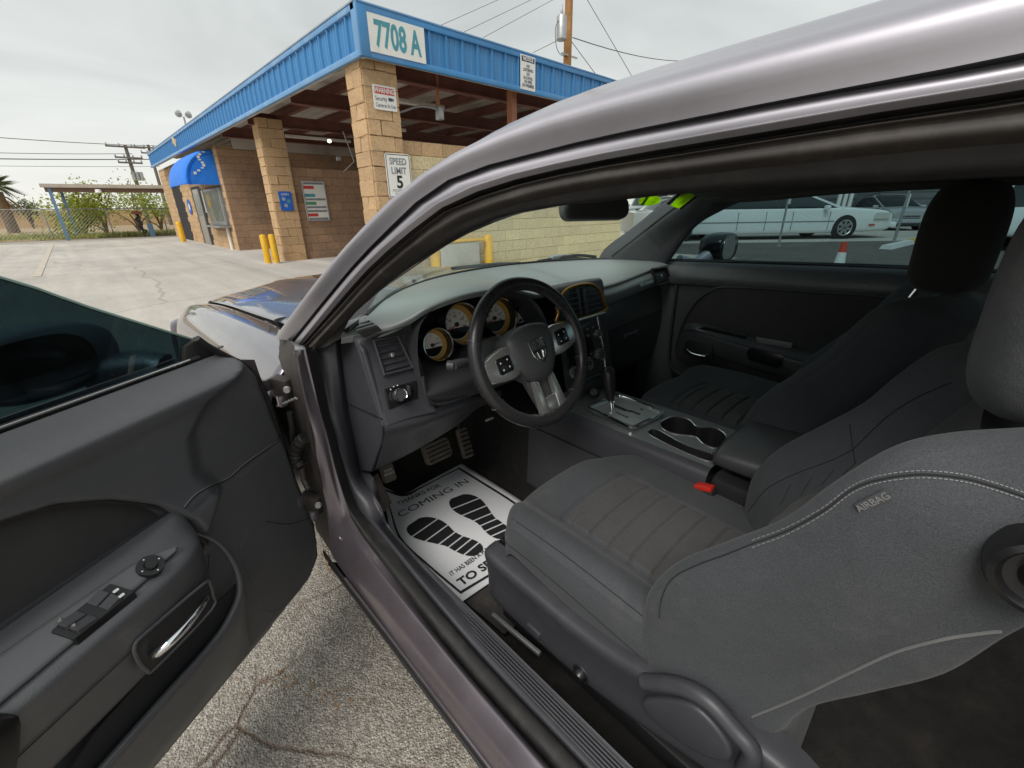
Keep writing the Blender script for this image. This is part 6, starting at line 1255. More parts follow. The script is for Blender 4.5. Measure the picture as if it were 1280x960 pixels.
# driver seat controls
def onX(px, py, x): return p(px, py, x=x)
q = onX(668, 788, -.668); k_ = prism('height_switch', rrect(.040, .018, .004, 3), .012, frame(q+Vector((-.006, 0, 0)), (0, -1, 0), (0, 0, 1)), MT['trim'], DV, .003)
q = onX(727, 841, -.668); lathe('lumbar_knob', [(0, .014), (.010, .014), (.013, .010), (.015, 0)], frame(q+Vector((-.002, 0, 0)), (0, -1, 0), (0, 0, 1)), MT['gloss_black'], DV, 22); lathe('knob_recess', [(.015, .001), (.0185, .002), (.020, 0)], frame(q+Vector((-.002, 0, 0)), (0, -1, 0), (0, 0, 1)), MT['black_trim'], DV, 22)
# recliner handle
hl = [(806, 872), (840, 870), (868, 878), (895, 902), (914, 930), (912, 948), (880, 940), (840, 915), (812, 890)]
F = frame((-.680, 0, 0), (0, -1, 0), (0, 0, 1)); ol = [(-onX(a, b_, -.684).y, onX(a, b_, -.684).z) for a, b_ in hl]
prism('recliner_handle', ol, .022, frame((-.692, 0, 0), (0, -1, 0), (0, 0, 1)), MT['trim'], DV, .006, smooth=4, seg=3)
sr = [onX(a, b_, -.684) for a, b_ in ((806, 852), (850, 858), (885, 876), (918, 912), (940, 940), (930, 965))]; tube('valance_roll', sr, .013, MT['trim'], DV, 10, smooth_path=6)
# backrest piping, seams, stitches and the airbag tag laid on the outboard flank
from mathutils.bvhtree import BVHTree
def tree(o): return BVHTree.FromPolygons([v.co.copy() for v in o.data.vertices], [tuple(f.vertices) for f in o.data.polygons])
DB = tree([c for c in DS.children if c.name.startswith('backrest')][0]); DC = tree(DS)
def on(tr, px, py, off=.0008, fall=-.66):
    v = (cf+cr*((px-640)/FPX)+cu*((480-py)/FPX)).normalized(); h = tr.ray_cast(CAM, v)
    return h[0]-v*off if h[0] is not None else p(px, py, x=fall)
def seam(name, tr, pts, r, mat, n=8, off=.0004): return tube(name, [on(tr, q[0], q[1], off) for q in crom([(a, b_, 0) for a, b_ in pts], n)], r, mat, DS, 6)
MT['seam'] = pm('seam_shadow', (0.020, 0.020, 0.022), 0.9); MT['piping'] = pm('piping_cloth', (0.15, 0.15, 0.15), 0.8)
seam('seat_piping', DB, ((940, 896), (1000, 871), (1060, 842), (1120, 815), (1180, 799), (1225, 792), (1252, 789)), .0016, MT['piping'], off=.0006)
SEAM = ((824, 772), (828, 745), (842, 722), (872, 706), (905, 694), (940, 680), (985, 663), (1030, 638), (1065, 612), (1100, 599), (1150, 593), (1200, 597), (1240, 607), (1285, 622))
seam('panel_seam', DB, SEAM, .0011, MT['seam'])
for off in (-4.5, 4.5):
    A = crom([(a, b_+off, 0) for a, b_ in SEAM[5:]], 22); parts = []
    for k in range(0, len(A)-3, 3): parts.append(tube_data([on(DB, A[k][0], A[k][1], .0006), on(DB, A[k+2][0], A[k+2][1], .0006)], .00065, 4))
    join_meshes('stitching', parts, pm('thread', (0.22, 0.22, 0.22), 0.7), DS)
seam('panel_seam', DB, ((1062, 530), (1066, 560), (1069, 580)), .0009, MT['seam']); seam('panel_seam', DB, ((935, 640), (960, 610), (1000, 590), (1040, 575), (1066, 562)), .0010, MT['seam'])
seam('panel_seam', DB, ((1066, 562), (1110, 520), (1150, 495), (1190, 478)), .0010, MT['seam'])
for k in range(4): seam('insert_seam', DB, ((975+k*26, 632-k*13), (988+k*27, 606-k*9)), .0007, MT['seam'], 5)
seam('cushion_seam', DC, ((624, 672), (660, 700), (710, 742), (760, 786), (806, 826)), .0011, MT['seam']); seam('cushion_seam', DC, ((640, 648), (700, 690), (760, 736), (822, 785)), .0009, MT['seam'])
q = on(DB, 1091, 628, .003); F = frame(q, on(DB, 1108, 620, .003)-on(DB, 1074, 636, .003), UP); w_ = (on(DB, 1110, 619, .003)-on(DB, 1072, 637, .003)).length
tg = prism('airbag_tag', rrect(w_, .0115, .002, 2), .003, F, MT['dash_dark'], DS, .0008); text('tag_lettering', 'AIRBAG', .0095, F @ Matrix.Translation((0, 0, .0006)), pm('tag_print', (0.20, 0.20, 0.20), 0.5), tg, sx=1.0, extr=.0002, bold=.0001)
# shoulder belt guide and the round release on the flank, both cut by the right edge
q = onX(1322, 545, -.50); F = frame(q, (0.5, -.8, .1), (0, .2, 1)); prism('belt_guide', rrect(.06, .062, .022, 4), .05, F, MT['gloss_black'], DS, .012, seg=3)
q = onX(1310, 722, -.672); F = frame(q, (0, -1, 0), (0, 0, 1)); lathe('fold_release', [(0, .012), (.012, .012), (.016, .004), (.024, .006), (.028, .012), (.033, .010), (.036, 0), (.036, -.02)], F, MT['gloss_black'], DS, 30)

# --------------------------------------------------------------- driver door (open)
TH = R(57); HG = Vector((-.89, 1.10, 0)); DA = Vector((-math.sin(TH), -math.cos(TH), 0)); DN = Vector((math.cos(TH), -math.sin(TH), 0))
def DLp(s, w_, z): return HG+DA*s+DN*w_+UP*z
def DP(px, py, w_=0.0):
    v = cf+cr*((px-640)/FPX)+cu*((480-py)/FPX); t = (w_-(CAM-HG).dot(DN))/v.dot(DN); return CAM+v*t
def sz(px, py, w_=0.0): q = DP(px, py, w_)-HG; return q.dot(DA), q.z
DF = frame(HG, -DA, UP)                       # x = -s, y = z, looks at the cabin
def dprism(name, ol, w_, dep, mat, parent, bevel=.004, smooth=0, seg=2): return prism(name, [(-s, z) for s, z in ol], dep, DF @ Matrix.Translation((0, 0, w_)), mat, parent, bevel, smooth, seg)
ss = np.concatenate([np.arange(-.03, .72, .0065), np.arange(.73, 1.24, .03)]); zs = np.arange(.236, .9465, .0062)
G = np.zeros((len(zs), len(ss), 3))
fz = [.238, .25, .27, .291, .383, .553, .657, .757, .868, .905, .921, .95]; fs_ = [.175, .045, .015, -.010, -.022, .004, .013, .031, .048, .068, .085, .12]
bz = [.55, .60, .64, .682, .749, .824, .877, .906, .93]; bs_ = [.32, .285, .245, .208, .235, .223, .165, .074, .05]
iz = [.56, .598, .674, .739, .796, .834, .848, .858, .866]; is_ = [.284, .284, .304, .345, .406, .468, .52, .62, .9]
ibp = np.array(list(zip(is_, iz))+[(1.35, .868)])
def ibd(s, z):           # distance to the edge of the cloth insert
    a, b_ = ibp[:-1], ibp[1:]; ab = b_-a; t = np.clip(((np.array((s, z))-a)*ab).sum(1)/(ab*ab).sum(1), 0, 1); return float(np.min(np.hypot(*(np.array((s, z))-(a+ab*t[:, None])).T)))
for i, z in enumerate(zs):
    sf = np.interp(z, fz, fs_); sb = np.interp(z, bz, bs_); si = np.interp(z, iz, is_)
    for j, s in enumerate(ss):
        s2 = max(s, sf); w_ = 0.0
        if z > .55: w_ += .036*sm((s2-sb)/.05)*(sm((z-.56)/.08))
        if .56 < z < .866 and s2 > si: w_ -= .034*sm(ibd(s2, z)/.016)*sm((z-.56)/.02)
        if z > .902: w_ = w_*(1-(z-.902)/.042)-.022*sm((z-.902)/.044)
        elif z > .60: w_ -= .016*sm((.902-z)/.05)*sm((s2-sb)/.05)*sm((z-.66)/.1)
        w_ += float(groove((z-np.interp(s2, [.02, .188, .26, .306], [.696, .678, .699, .691])), .0035, .004)) if s2 < .31 else 0
        w_ -= .012*sm((sf+.016-s2)/.016)
        if z < .30: w_ -= .010*sm((.262-z)/.03)
        G[i, j] = DLp(s2, w_, z)
DOOR = gridmesh('driver_door', G, MT['door_plastic'], CAR)
cl = [(s+.012, z) for z, s in zip(iz[1:], is_[1:])]; cl = [(.30, .60)]+cl[1:]+[(1.2, .862), (1.2, .62), (.40, .62)]
dprism('cloth_insert', cl, -.004, .006, MT['door_cloth'], DOOR, .003)
tube('insert_piping', [DLp(s+.006, .010, z-.003) for z, s in zip(iz[1:], is_[1:])]+[DLp(1.2, .010, .866)], .006, MT['rubber'], DOOR, 6, smooth_path=4)
# door shell behind the panel
dsh = [(.02, .25), (.0, .30), (-.005, .55), (.03, .90), (.12, .93), (1.22, .93), (1.24, .6), (1.2, .26), (.6, .235), (.15, .235)]; dprism('door_shell', dsh, -.022, .10, MT['jamb'], DOOR, .0)
rows = []
for s in (.03, .1, .5, .9, 1.26): rows.append([DLp(s, w_, z) for w_, z in ((-.10, .93), (-.135, .915), (-.155, .80), (-.158, .60), (-.15, .40), (-.12, .24))])
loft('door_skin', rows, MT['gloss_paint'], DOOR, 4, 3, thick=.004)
tube('front_edge_seal', [DP(a, b_, -.018) for a, b_ in ((246, 423), (262, 434), (286, 447), (306, 457), (322, 474), (334, 500), (345, 530), (354, 558), (366, 600), (384, 645), (393, 680))], .007, MT['rubber'], DOOR, 8, smooth_path=4)
# armrest
ra = []
for s, k, dz in ((.312, .12, .0), (.325, .45, .0), (.35, .75, -.001), (.40, .95, -.002), (.50, 1.0, -.004), (.70, 1.0, -.008), (1.2, 1.0, -.015)):
    ra.append([DLp(s, w_*k+.012, z+dz) for w_, z in ((.0, .708), (.022, .700), (.055, .676), (.078, .660), (.084, .648), (.080, .625), (.072, .585), (.064, .545), (.050, .505), (.0, .498))])
AR = loft('armrest', ra, MT['door_plastic'], DOOR, 5, 5)
def onplate(px, py, off=0.0):
    """point of the armrest's sloping top seen at a pixel"""
    ts = np.linspace(-.3, 1.4, 700); t = min(ts, key=lambda t: abs(DP(px, py, .034+.056*t).z-(.700-.040*t))); return DP(px, py, .034+.056*t)+(UP*.81+DN*.58)*off
PN = UP*.81+DN*.58
sp_ = []
for (a, b_), (c, d_) in (((222, 683), (220, 690)), ((205, 688), (206, 703)), ((165, 706), (178, 730)), ((110, 743), (130, 772)), ((55, 780), (77, 816)), ((5, 815), (27, 858)), ((-60, 860), (-38, 912))):
    A, B_ = onplate(a, b_, .004), onplate(c, d_, .004); sp_.append([A-PN*.003, A.lerp(B_, .12), A.lerp(B_, .5), A.lerp(B_, .88), B_-PN*.003])
loft('switch_plate', sp_, pm('switch_plate_plastic', (0.125, 0.128, 0.135), 0.34, bs=.2, bscale=900), AR, 3, 4, thick=.004)
sb4 = [onplate(62, 792, .007), onplate(137, 732, .007), onplate(168, 742, .007), onplate(92, 802, .007)]
WS = mk('window_switch', sb4+[q-UP*.012 for q in sb4], [(0, 1, 2, 3), (0, 1, 5, 4), (1, 2, 6, 5), (2, 3, 7, 6), (3, 0, 4, 7)], MT['gloss_black'], AR, False, bev=.001)
for t0, t1 in ((.10, .40), (.56, .80)):
    for u0, u1 in ((.06, .48), (.54, .95)):
        f_ = lambda t, u: sb4[0].lerp(sb4[1], t).lerp(sb4[3].lerp(sb4[2], t), u)
        qs = [f_(t0, u0), f_(t1, u0), f_(t1, u1), f_(t0, u1)]; h = [.006, .002, .002, .006] if t0 < .3 else [.002, .007, .007, .002]; mk('switch_rocker', [q+UP*k for q, k in zip(qs, h)]+[q-UP*.002 for q in qs], [(0, 1, 2, 3), (0, 1, 5, 4), (1, 2, 6, 5), (2, 3, 7, 6), (3, 0, 4, 7)], MT['trim'], WS, False, bev=.001)
for a, b_ in ((80, 783), (97, 790)): q = onplate(a, b_, .0); lathe('rocker_dot', [(0, .002), (.0025, .001), (.003, -.002)], Matrix.Translation(q+UP*.014), MT['satin'], WS, 8)
for a, b_ in ((143, 744), (150, 750)): prism('switch_symbol', rrect(.008, .004, .001, 1), .0006, frame(onplate(a, b_, .0145), -DA, UP*.58-DN*.81), MT['white_ink'], WS)
F = frame(onplate(187, 710, .0065), -DA, (UP*.58-DN*.81)); mkn = lathe('mirror_control', [(0, .008), (.008, .008), (.010, .003), (.018, .003), (.019, -.004)], F, MT['gloss_black'], AR, 24)
for a in range(0, 360, 90): prism('control_symbol', circ(.0013, 6, c=(.014*math.cos(R(a)), .014*math.sin(R(a)))), .0004, F @ Matrix.Translation((0, 0, .0036)), MT['white_ink'], mkn)
# handle recess and chrome pull
rec = [sz(*q, .088) for q in ((168, 806), (188, 786), (254, 730), (262, 730), (266, 745), (264, 762), (196, 833), (184, 838), (172, 825))]
dprism('handle_recess', rec, .089, .004, MT['black_trim'], AR, .0015, 2)
ro_ = tube('recess_rim', [DLp(s, .088, z) for s, z in rec], .003, MT['door_plastic'], AR, 6, True, 3)
hd = [DP(a, b_, w_) for a, b_, w_ in ((258, 748, .090), (250, 760, .106), (232, 783, .116), (212, 803, .114), (198, 815, .104), (190, 821, .092))]; tube('door_handle', hd, [.0055, .006, .0072, .0078, .0078, .006], MT['chrome'], AR, 12, smooth_path=5)
# pull cup at the rear of the armrest
dprism('pull_cup', [sz(*q, .098) for q in ((-40, 905), (15, 893), (28, 905), (22, 960), (10, 985), (-40, 990))], .099, .010, MT['gloss_black'], AR, .004, 2)
# map pocket: lower bulge with a rolled rim
rim = [sz(a, b_, .062) for a, b_ in ((60, 1040), (130, 960), (200, 880), (268, 803), (292, 765), (301, 735), (298, 705), (284, 680), (262, 668))]
low = []
for k, (s, z) in enumerate(rim[:6]): low.append([DLp(s, .062, z), DLp(s+.0, .066, z-.012), DLp(s, .058, z-.05), DLp(min(s, .9)-.01, .030, max(.27, z-.12)), DLp(s-.02, .0, .252)])
loft('map_pocket', low, MT['door_plastic'], DOOR, 4, 5)
tube('pocket_rim', [DLp(s, .060 if k < 6 else (.05, .035, .008)[k-6], z) for k, (s, z) in enumerate(rim)], [.0075, .0075, .0075, .0075, .0075, .007, .006, .005, .002], MT['door_plastic'], DOOR, 8, smooth_path=5)
dprism('pocket_opening', [(s, z) for s, z in [sz(a, b_, .04) for a, b_ in ((40, 1030), (115, 915), (200, 820), (295, 728), (298, 738), (285, 772), (200, 880), (128, 962))]], .045, .004, MT['dark'], DOOR, 0)  # dark slab: the shade inside the pocket put into its colour
gr_ = [sz(*q, .004) for q in ((302, 692), (318, 667), (345, 653), (380, 655), (393, 672), (393, 700), (365, 750), (338, 765), (325, 745))]; tube('speaker_outline', [DLp(s, -.0006, z) for s, z in gr_], .0014, MT['door_plastic'], DOOR, 5, True, 5)
# part gaps and wear lines on the door trim
DT = BVHTree.FromPolygons([v.co.copy() for v in DOOR.data.vertices], [tuple(f.vertices) for f in DOOR.data.polygons])
def dseam(name, pts, r, mat): return tube(name, [on(DT, q[0], q[1], .0005) for q in crom([(a, b_, 0) for a, b_ in pts], 8)], r, mat, DOOR, 6)
MT['worn_edge'] = pm('worn_plastic_edge', (0.20, 0.20, 0.205), 0.5)
dseam('panel_gap', ((356, 545), (330, 562), (305, 580), (285, 597), (262, 607), (243, 619), (230, 634)), .0011, MT['worn_edge']); dseam('panel_gap', ((357, 546.5), (331, 563.5), (306, 581.5), (286, 598.5), (263, 608.5), (244, 620.5), (231, 636)), .0009, MT['seam'])
dseam('panel_gap', ((333, 652), (360, 655), (385, 648), (398, 640)), .0010, MT['seam'])
tube('armrest_gap', [DLp(s, w_+.013, z) for s, w_, z in ((.318, .036, .60), (.36, .066, .592), (.45, .0735, .586), (.60, .0735, .582), (.9, .0735, .576))], .0009, MT['seam'], AR, 5, smooth_path=5)
# belt strip, glass, sail
tube('belt_seal', [DLp(s, -.030, .946) for s in (.155, .4, .8, 1.2)], .006, MT['rubber'], DOOR, 8); tube('belt_bead', [DLp(s, -.022, .950) for s in (.18, .4, .8, 1.2)], .0022, MT['satin'], DOOR, 6)
gs = [(.135, .93), (.146, .981), (.30, 1.079), (.395, 1.143), (.60, 1.245), (.85, 1.315), (1.05, 1.335), (1.2, 1.31), (1.22, .93)]
dprism('door_glass', gs, -.040, .004, MT['tint'], DOOR, 0); tube('glass_edge', [DLp(s, -.042, z) for s, z in gs[1:-1]], .0028, pm('green_glass_edge', (0.30, 0.42, 0.36), 0.2, spec=.8), DOOR, 6, smooth_path=3)
dprism('mirror_sail', [(.085, .925), (.11, .952), (.142, .985), (.175, .975), (.185, .945), (.19, .925)], -.030, .012, MT['rubber'], DOOR, .004)
# outside mirror seen through the glass
mh = []
for k, w_ in ((.55, -.24), (.85, -.245), (1.0, -.225), (1.0, -.19), (.92, -.175)): mh.append([(k, w_)])
cM = sz(52, 452, -.20); rows = []
for k, w_ in ((.30, -.30), (.75, -.285), (.96, -.25), (1.0, -.20), (.98, -.178), (.90, -.172)):
    rows.append([DLp(cM[0]+.115*k*math.copysign(abs(math.cos(a))**.75, math.cos(a)), w_, cM[1]+.062*k*math.copysign(abs(math.sin(a))**.8, math.sin(a))) for a in np.linspace(0, 2*math.pi, 16, endpoint=False)])
MR = loft('door_mirror', rows, MT['paint'], DOOR, 3, 3, cu_=True, cap=True); dprism('mirror_glass', [(cM[0]+.02+.085*math.copysign(abs(math.cos(a))**.75, math.cos(a)), cM[1]+.050*math.copysign(abs(math.sin(a))**.8, math.sin(a))) for a in np.linspace(0, 2*math.pi, 24, endpoint=False)], -.168, .004, MT['mirror'], MR, 0)
tube('mirror_stalk', [DLp(cM[0]-.06, -.21, cM[1]-.05), DLp(.17, -.15, .93), DLp(.16, -.12, .92)], [.04, .03, .03], MT['paint'], MR, 10)
# hinges, check strap and wiring boot between door and pillar
def hinge(px, py, w_):
    c = p(px, py, x=-.875); h = box('door_hinge', c, (.035, .05, .055), MT['dark_seal'], CAR, .008, rot=(.1, .0, .5)); box('hinge_leaf', c+Vector((-.018, .02, .012)), (.05, .012, .03), MT['jamb'], h, .003, rot=(0, 0, .6))
    q = p(px+5, py+3, x=-.89); lathe('hinge_bolt', [(0, .006), (.007, .006), (.009, 0)], frame(q, (.8, -.5, 0), (0, 0, 1)), MT['galv'], h, 10); box('hinge_knuckle', c+Vector((-.012, -.01, -.03)), (.02, .022, .03), MT['jamb'], h, .005); return h
hinge(354, 484, 0); hinge(393, 628, 0)
cs = [p(352+k*.9, 496+k*1.6, x=-.885) for k in range(7)]; sgp = tube('check_spring', [p(346+k*1.9, 507-k*.8+(k % 2)*1.6, x=-.89) for k in range(14)], .0026, MT['galv'], CAR, 6)
bt = []
path = crom([p(382, 547, x=-.872), p(376, 552, x=-.882), p(370, 563, x=-.89), p(371, 575, x=-.892), p(377, 584, x=-.888)], 8); bt = tube('wiring_boot', path, [.013+.0035*(k % 4 < 2) for k in range(len(path))], MT['rubber'], CAR, 12)
tube('wiring_harness', [p(377, 584, x=-.888), p(380, 600, x=-.888), p(386, 612, x=-.888)], .008, MT['dark_seal'], CAR, 8); tube('check_strap', [p(362, 515, x=-.885), p(366, 535, x=-.885), p(367, 552, x=-.885)], .007, MT['black_trim'], CAR, 8)

# --------------------------------------------------------------- fender, hood
fe = []
for y, zs_, zo in ((1.17, .865, .0), (1.5, .850, .0), (1.9, .828, 0), (2.4, .798, 0), (2.75, .765, .0), (2.98, .725, .02), (3.08, .66, .05)):
    fe.append([(-.715, y, zs_), (-.76, y, zs_+.008), (-.81, y, zs_+.003), (-.855+zo, y, zs_-.03), (-.895+zo, y, zs_-.085), (-.915+zo*1.5, y, zs_-.17), (-.93+zo*2, y, zs_-.30), (-.925+zo*2, y, .28)])
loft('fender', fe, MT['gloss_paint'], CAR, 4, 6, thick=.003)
ho = []
for y, z0, z1 in ((1.36, .895, .955), (1.5, .865, .945), (1.9, .835, .925), (2.4, .803, .885), (2.8, .768, .842), (3.02, .742, .806), (3.12, .715, .77), (3.14, .66, .70)):
    f_ = 1.0 if y < 3 else .97
    ho.append([(-.707*f_, y, z0), (-.64*f_, y, z0+.016), (-.5, y, z0+.55*(z1-z0)), (-.36, y, z1-.006), (-.30, y, z1+.004), (0, y, z1+.012), (.30, y, z1+.004), (.36, y, z1-.006), (.5, y, z0+.55*(z1-z0)), (.64*f_, y, z0+.016), (.707*f_, y, z0)])
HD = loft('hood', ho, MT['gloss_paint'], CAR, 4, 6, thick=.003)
sc = [(-.42, 2.05), (-.30, 2.05), (-.28, 2.35), (-.40, 2.35)]
fe2 = [[(-x, y, z) for x, y, z in r] for r in fe]; loft('fender', fe2, MT['gloss_paint'], CAR, 4, 6, thick=.003)
box('cowl_corner', (-.71, 1.30, .885), (.10, .26, .03), pm('grey_cowl', (0.30, 0.31, 0.32), 0.6), CAR, .01, rot=(-.12, 0, .25)); o = lathe('cowl_drain', [(.0, -.01), (.03, -.008), (.036, .004), (.04, .006)], frame(p(358, 402, x=-.685), (1, 0.2, 0), (0, 1, .1)), MT['black_trim'], CAR, 18)
loft('nose', [[(-.90+.0, 3.02, .66), (-.6, 3.13, .68), (0, 3.17, .70), (.6, 3.13, .68), (.90, 3.02, .66)], [(-.92, 3.03, .50), (-.6, 3.2, .5), (0, 3.24, .5), (.6, 3.2, .5), (.92, 3.03, .5)], [(-.92, 3.0, .25), (-.6, 3.15, .22), (0, 3.18, .22), (.6, 3.15, .22), (.92, 3.0, .25)]], MT['paint'], CAR, 4, 4, thick=.004)
for sx in (-1, 1):
    F = frame((sx*.90, 2.25, .345), (0, sx*-1.0, 0) if sx < 0 else (0, 1, 0), UP); F = frame((sx*.905, 2.25, .345), (0, -1 if sx < 0 else 1, 0), UP)
    wh = lathe('wheel', [(.25, .0), (.31, .006), (.345, -.02), (.345, -.20), (0, -.2)], F, MT['tyre'], CAR, 40); lathe('rim', [(.25, .0), (.235, -.01), (.22, -.05), (0, -.06)], F, MT['rim'], wh, 36)

# --------------------------------------------------------------- passenger door, quarter window, rear trim
PX = .70
def pd(px, py, x=PX): return p(px, py, x=x)
belt = [Vector((.735, y, z)) for y, z in ((1.05, .975), (.93, .983), (.6, .998), (.15, 1.016), (-.3, 1.025), (-.55, 1.03))]
rows = [[q+Vector((.0, 0, .006)) for q in belt], [q+Vector((-.012, 0, .004)) for q in belt], [q+Vector((-.030, 0, -.016)) for q in belt], [q+Vector((-.042, 0, -.055)) for q in belt], [q+Vector((-.036, 0, -.085)) for q in belt], [q+Vector((-.022, 0, -.12)) for q in belt], [Vector((.712, q.y, .62)) for q in belt], [Vector((.708, q.y, .45)) for q in belt], [Vector((.72, q.y, .26)) for q in belt]]
PDR = loft('passenger_door', rows, MT['door_plastic'], CAR, 5, 4)
tube('belt_seal', [q+Vector((.012, 0, .010)) for q in belt], .006, MT['rubber'], PDR, 8, smooth_path=4); tube('belt_bead', [q+Vector((-.002, 0, .010)) for q in belt], .003, MT['gloss_black'], PDR, 6, smooth_path=4)
ins = [(846, 450), (845, 432), (855, 402), (870, 378), (888, 364), (905, 359), (960, 361), (1020, 365), (1095, 370), (1180, 378), (1180, 520), (930, 490), (880, 470)]
F = frame((.0, 0, 0), (0, -1, 0), UP); F.translation = Vector((.694, 0, 0)); F = frame((.694, 0, 0), (0, -1, 0), UP)
ol = [(-pd(a, b_, .694).y, pd(a, b_, .694).z) for a, b_ in ins]; IN = prism('cloth_insert', ol, .004, F, MT['door_cloth'], PDR, .002)
tube('insert_piping', [pd(a, b_, .692) for a, b_ in ins[:10]], .0042, MT['trim'], PDR, 8, smooth_path=5)
rows = []
for (a, b_) in ((852, 414), (870, 414), (905, 424), (950, 437), (1000, 450), (1060, 466), (1130, 485)):
    q = pd(a, b_, .655); k = .25 if a < 860 else (.8 if a < 880 else 1); rows.append([Vector((.692, q.y, q.z+.028)), Vector((.692-.025*k, q.y, q.z+.018)), Vector((.692-.045*k, q.y, q.z)), Vector((.692-.048*k, q.y, q.z-.014)), Vector((.692-.04*k, q.y, q.z-.05)), Vector((.692-.02*k, q.y, q.z-.085)), Vector((.692, q.y, q.z-.095))])
PA = loft('armrest', rows, MT['door_plastic'], PDR, 4, 4)
tube('armrest_edge', [r[2]+Vector((-.002, 0, .002)) for r in rows], .0045, MT['trim'], PA, 8, smooth_path=4)
def ppoly(name, pts, x, dep, mat, par, bevel=.002): return prism(name, [(-pd(a, b_, x).y, pd(a, b_, x).z) for a, b_ in pts], dep, frame((x, 0, 0), (0, -1, 0), UP), mat, par, bevel)
ppoly('window_switch', [(872, 411), (880, 408), (935, 418), (932, 424)], .642, .006, MT['gloss_black'], PA); ppoly('handle_recess', [(856, 428), (862, 425), (890, 432), (890, 449), (880, 450), (856, 442)], .646, .004, MT['black_trim'], PA)
tube('door_handle', [pd(858, 437, .644), pd(865, 442, .632), pd(878, 445, .632), pd(885, 444, .642)], .0055, MT['chrome'], PA, 10, smooth_path=5)
ppoly('pull_cup', [(933, 440), (938, 434), (980, 445), (976, 459), (970, 460), (935, 450)], .640, .006, MT['gloss_black'], PA); ppoly('pull_cup', [(945, 421), (991, 429), (988, 436), (946, 428)], .646, .004, pm('pale_cup_wall', (0.20, 0.20, 0.20), 0.5), PA)
tube('pocket_rim', [pd(a, b_, .680) for a, b_ in ((836, 450), (840, 460), (850, 468), (870, 474), (900, 482), (960, 492))], .007, MT['trim'], PDR, 8, smooth_path=5); tube('pillar_edge_seal', [pd(a, b_, .70) for a, b_ in ((846, 356), (842, 385), (838, 420), (836, 450))], .006, MT['trim'], PDR, 8, smooth_path=4)
# side glass
vsg = [belt[0]+Vector((.02, 0, 0))]+[pd(a, b_, .735) for a, b_ in ((836, 322), (868, 286), (905, 262), (940, 246), (1000, 234), (1100, 224), (1200, 218), (1230, 215))]+[Vector((.735, -.02, .99))]
G_ = [[belt[k]+Vector((.018, 0, -.02)) for k in range(6)], [Vector((.705, y, z)) for y, z in ((1.05, 1.0), (.87, 1.12), (.6, 1.15), (.15, 1.15), (-.3, 1.15), (-.55, 1.15))], [Vector((.66, y, z)) for y, z in ((1.05, 1.01), (.78, 1.20), (.55, 1.285), (.15, 1.31), (-.3, 1.31), (-.55, 1.30))]]
loft('passenger_glass', G_, MT['tint2'], CAR, 4, 4)
# pillar behind the passenger door, rear quarter, rear seat, parcel shelf
rows = []
for z, y0, y1, x in ((.25, -.62, -.42, .72), (.9, -.60, -.44, .72), (1.05, -.42, -.28, .70), (1.25, -.32, -.20, .63), (1.36, -.30, -.16, .58)): rows.append([(x, y1, z), (x-.03, (y0+y1)/2, z), (x, y0, z), (x+.05, (y0+y1)/2, z)])
rows = []
for z, y0, y1, x in ((.25, -.52, -.30, .74), (.9, -.50, -.24, .74), (1.02, -.40, -.20, .73), (1.25, -.30, -.155, .66), (1.36, -.28, -.13, .61)): rows.append([(x, y1, z), (x-.03, (y0+y1)/2, z), (x, y0, z), (x+.05, (y0+y1)/2, z)])
loft('door_pillar', rows, MT['trim'], CAR, 3, 5, cu_=True)
loft('quarter_trim', [[(.72, y, .26) for y in (-.45, -.9, -1.5)], [(.70, y, .8) for y in (-.45, -.9, -1.5)], [(.73, y, 1.02) for y in (-.45, -.9, -1.5)]], MT['trim'], CAR, 3, 3, thick=.01)
loft('quarter_trim', [[(-.72, y, .26) for y in (-.55, -.9, -1.5)], [(-.70, y, .8) for y in (-.55, -.9, -1.5)], [(-.73, y, 1.02) for y in (-.55, -.9, -1.5)]], MT['trim'], CAR, 3, 3, thick=.01)
rs_rows = []
for x in (-.66, -.55, -.2, 0, .2, .55, .66): rs_rows.append([(x, -.42, .30), (x, -.40, .44), (x, -.50, .50), (x, -.80, .47), (x, -.93, .50), (x, -1.02, .75), (x, -1.12, .98), (x, -1.25, 1.0), (x, -1.5, .98)])
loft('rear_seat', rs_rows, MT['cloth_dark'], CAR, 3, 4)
G2 = [[(.69, -.30, 1.03), (.69, -.6, 1.04), (.67, -1.1, 1.06)], [(.64, -.20, 1.28), (.62, -.6, 1.28), (.58, -1.0, 1.2)]]; loft('quarter_glass', G2, MT['tint2'], CAR, 3, 3)
rows = [[(-.55, -1.0, 1.35), (0, -1.05, 1.40), (.55, -1.0, 1.35)], [(-.58, -1.3, 1.22), (0, -1.38, 1.26), (.58, -1.3, 1.22)], [(-.62, -1.6, 1.05), (0, -1.7, 1.06), (.62, -1.6, 1.05)]]; loft('rear_window', rows, MT['tint2'], CAR, 4, 4)
sweep('rear_sill_trim', [(-.79, .42), (-.775, .435), (-.75, .437), (-.72, .43), (-.70, .40), (-.695, .25)], -1.0, -.06, MT['trim'], sill) if False else None
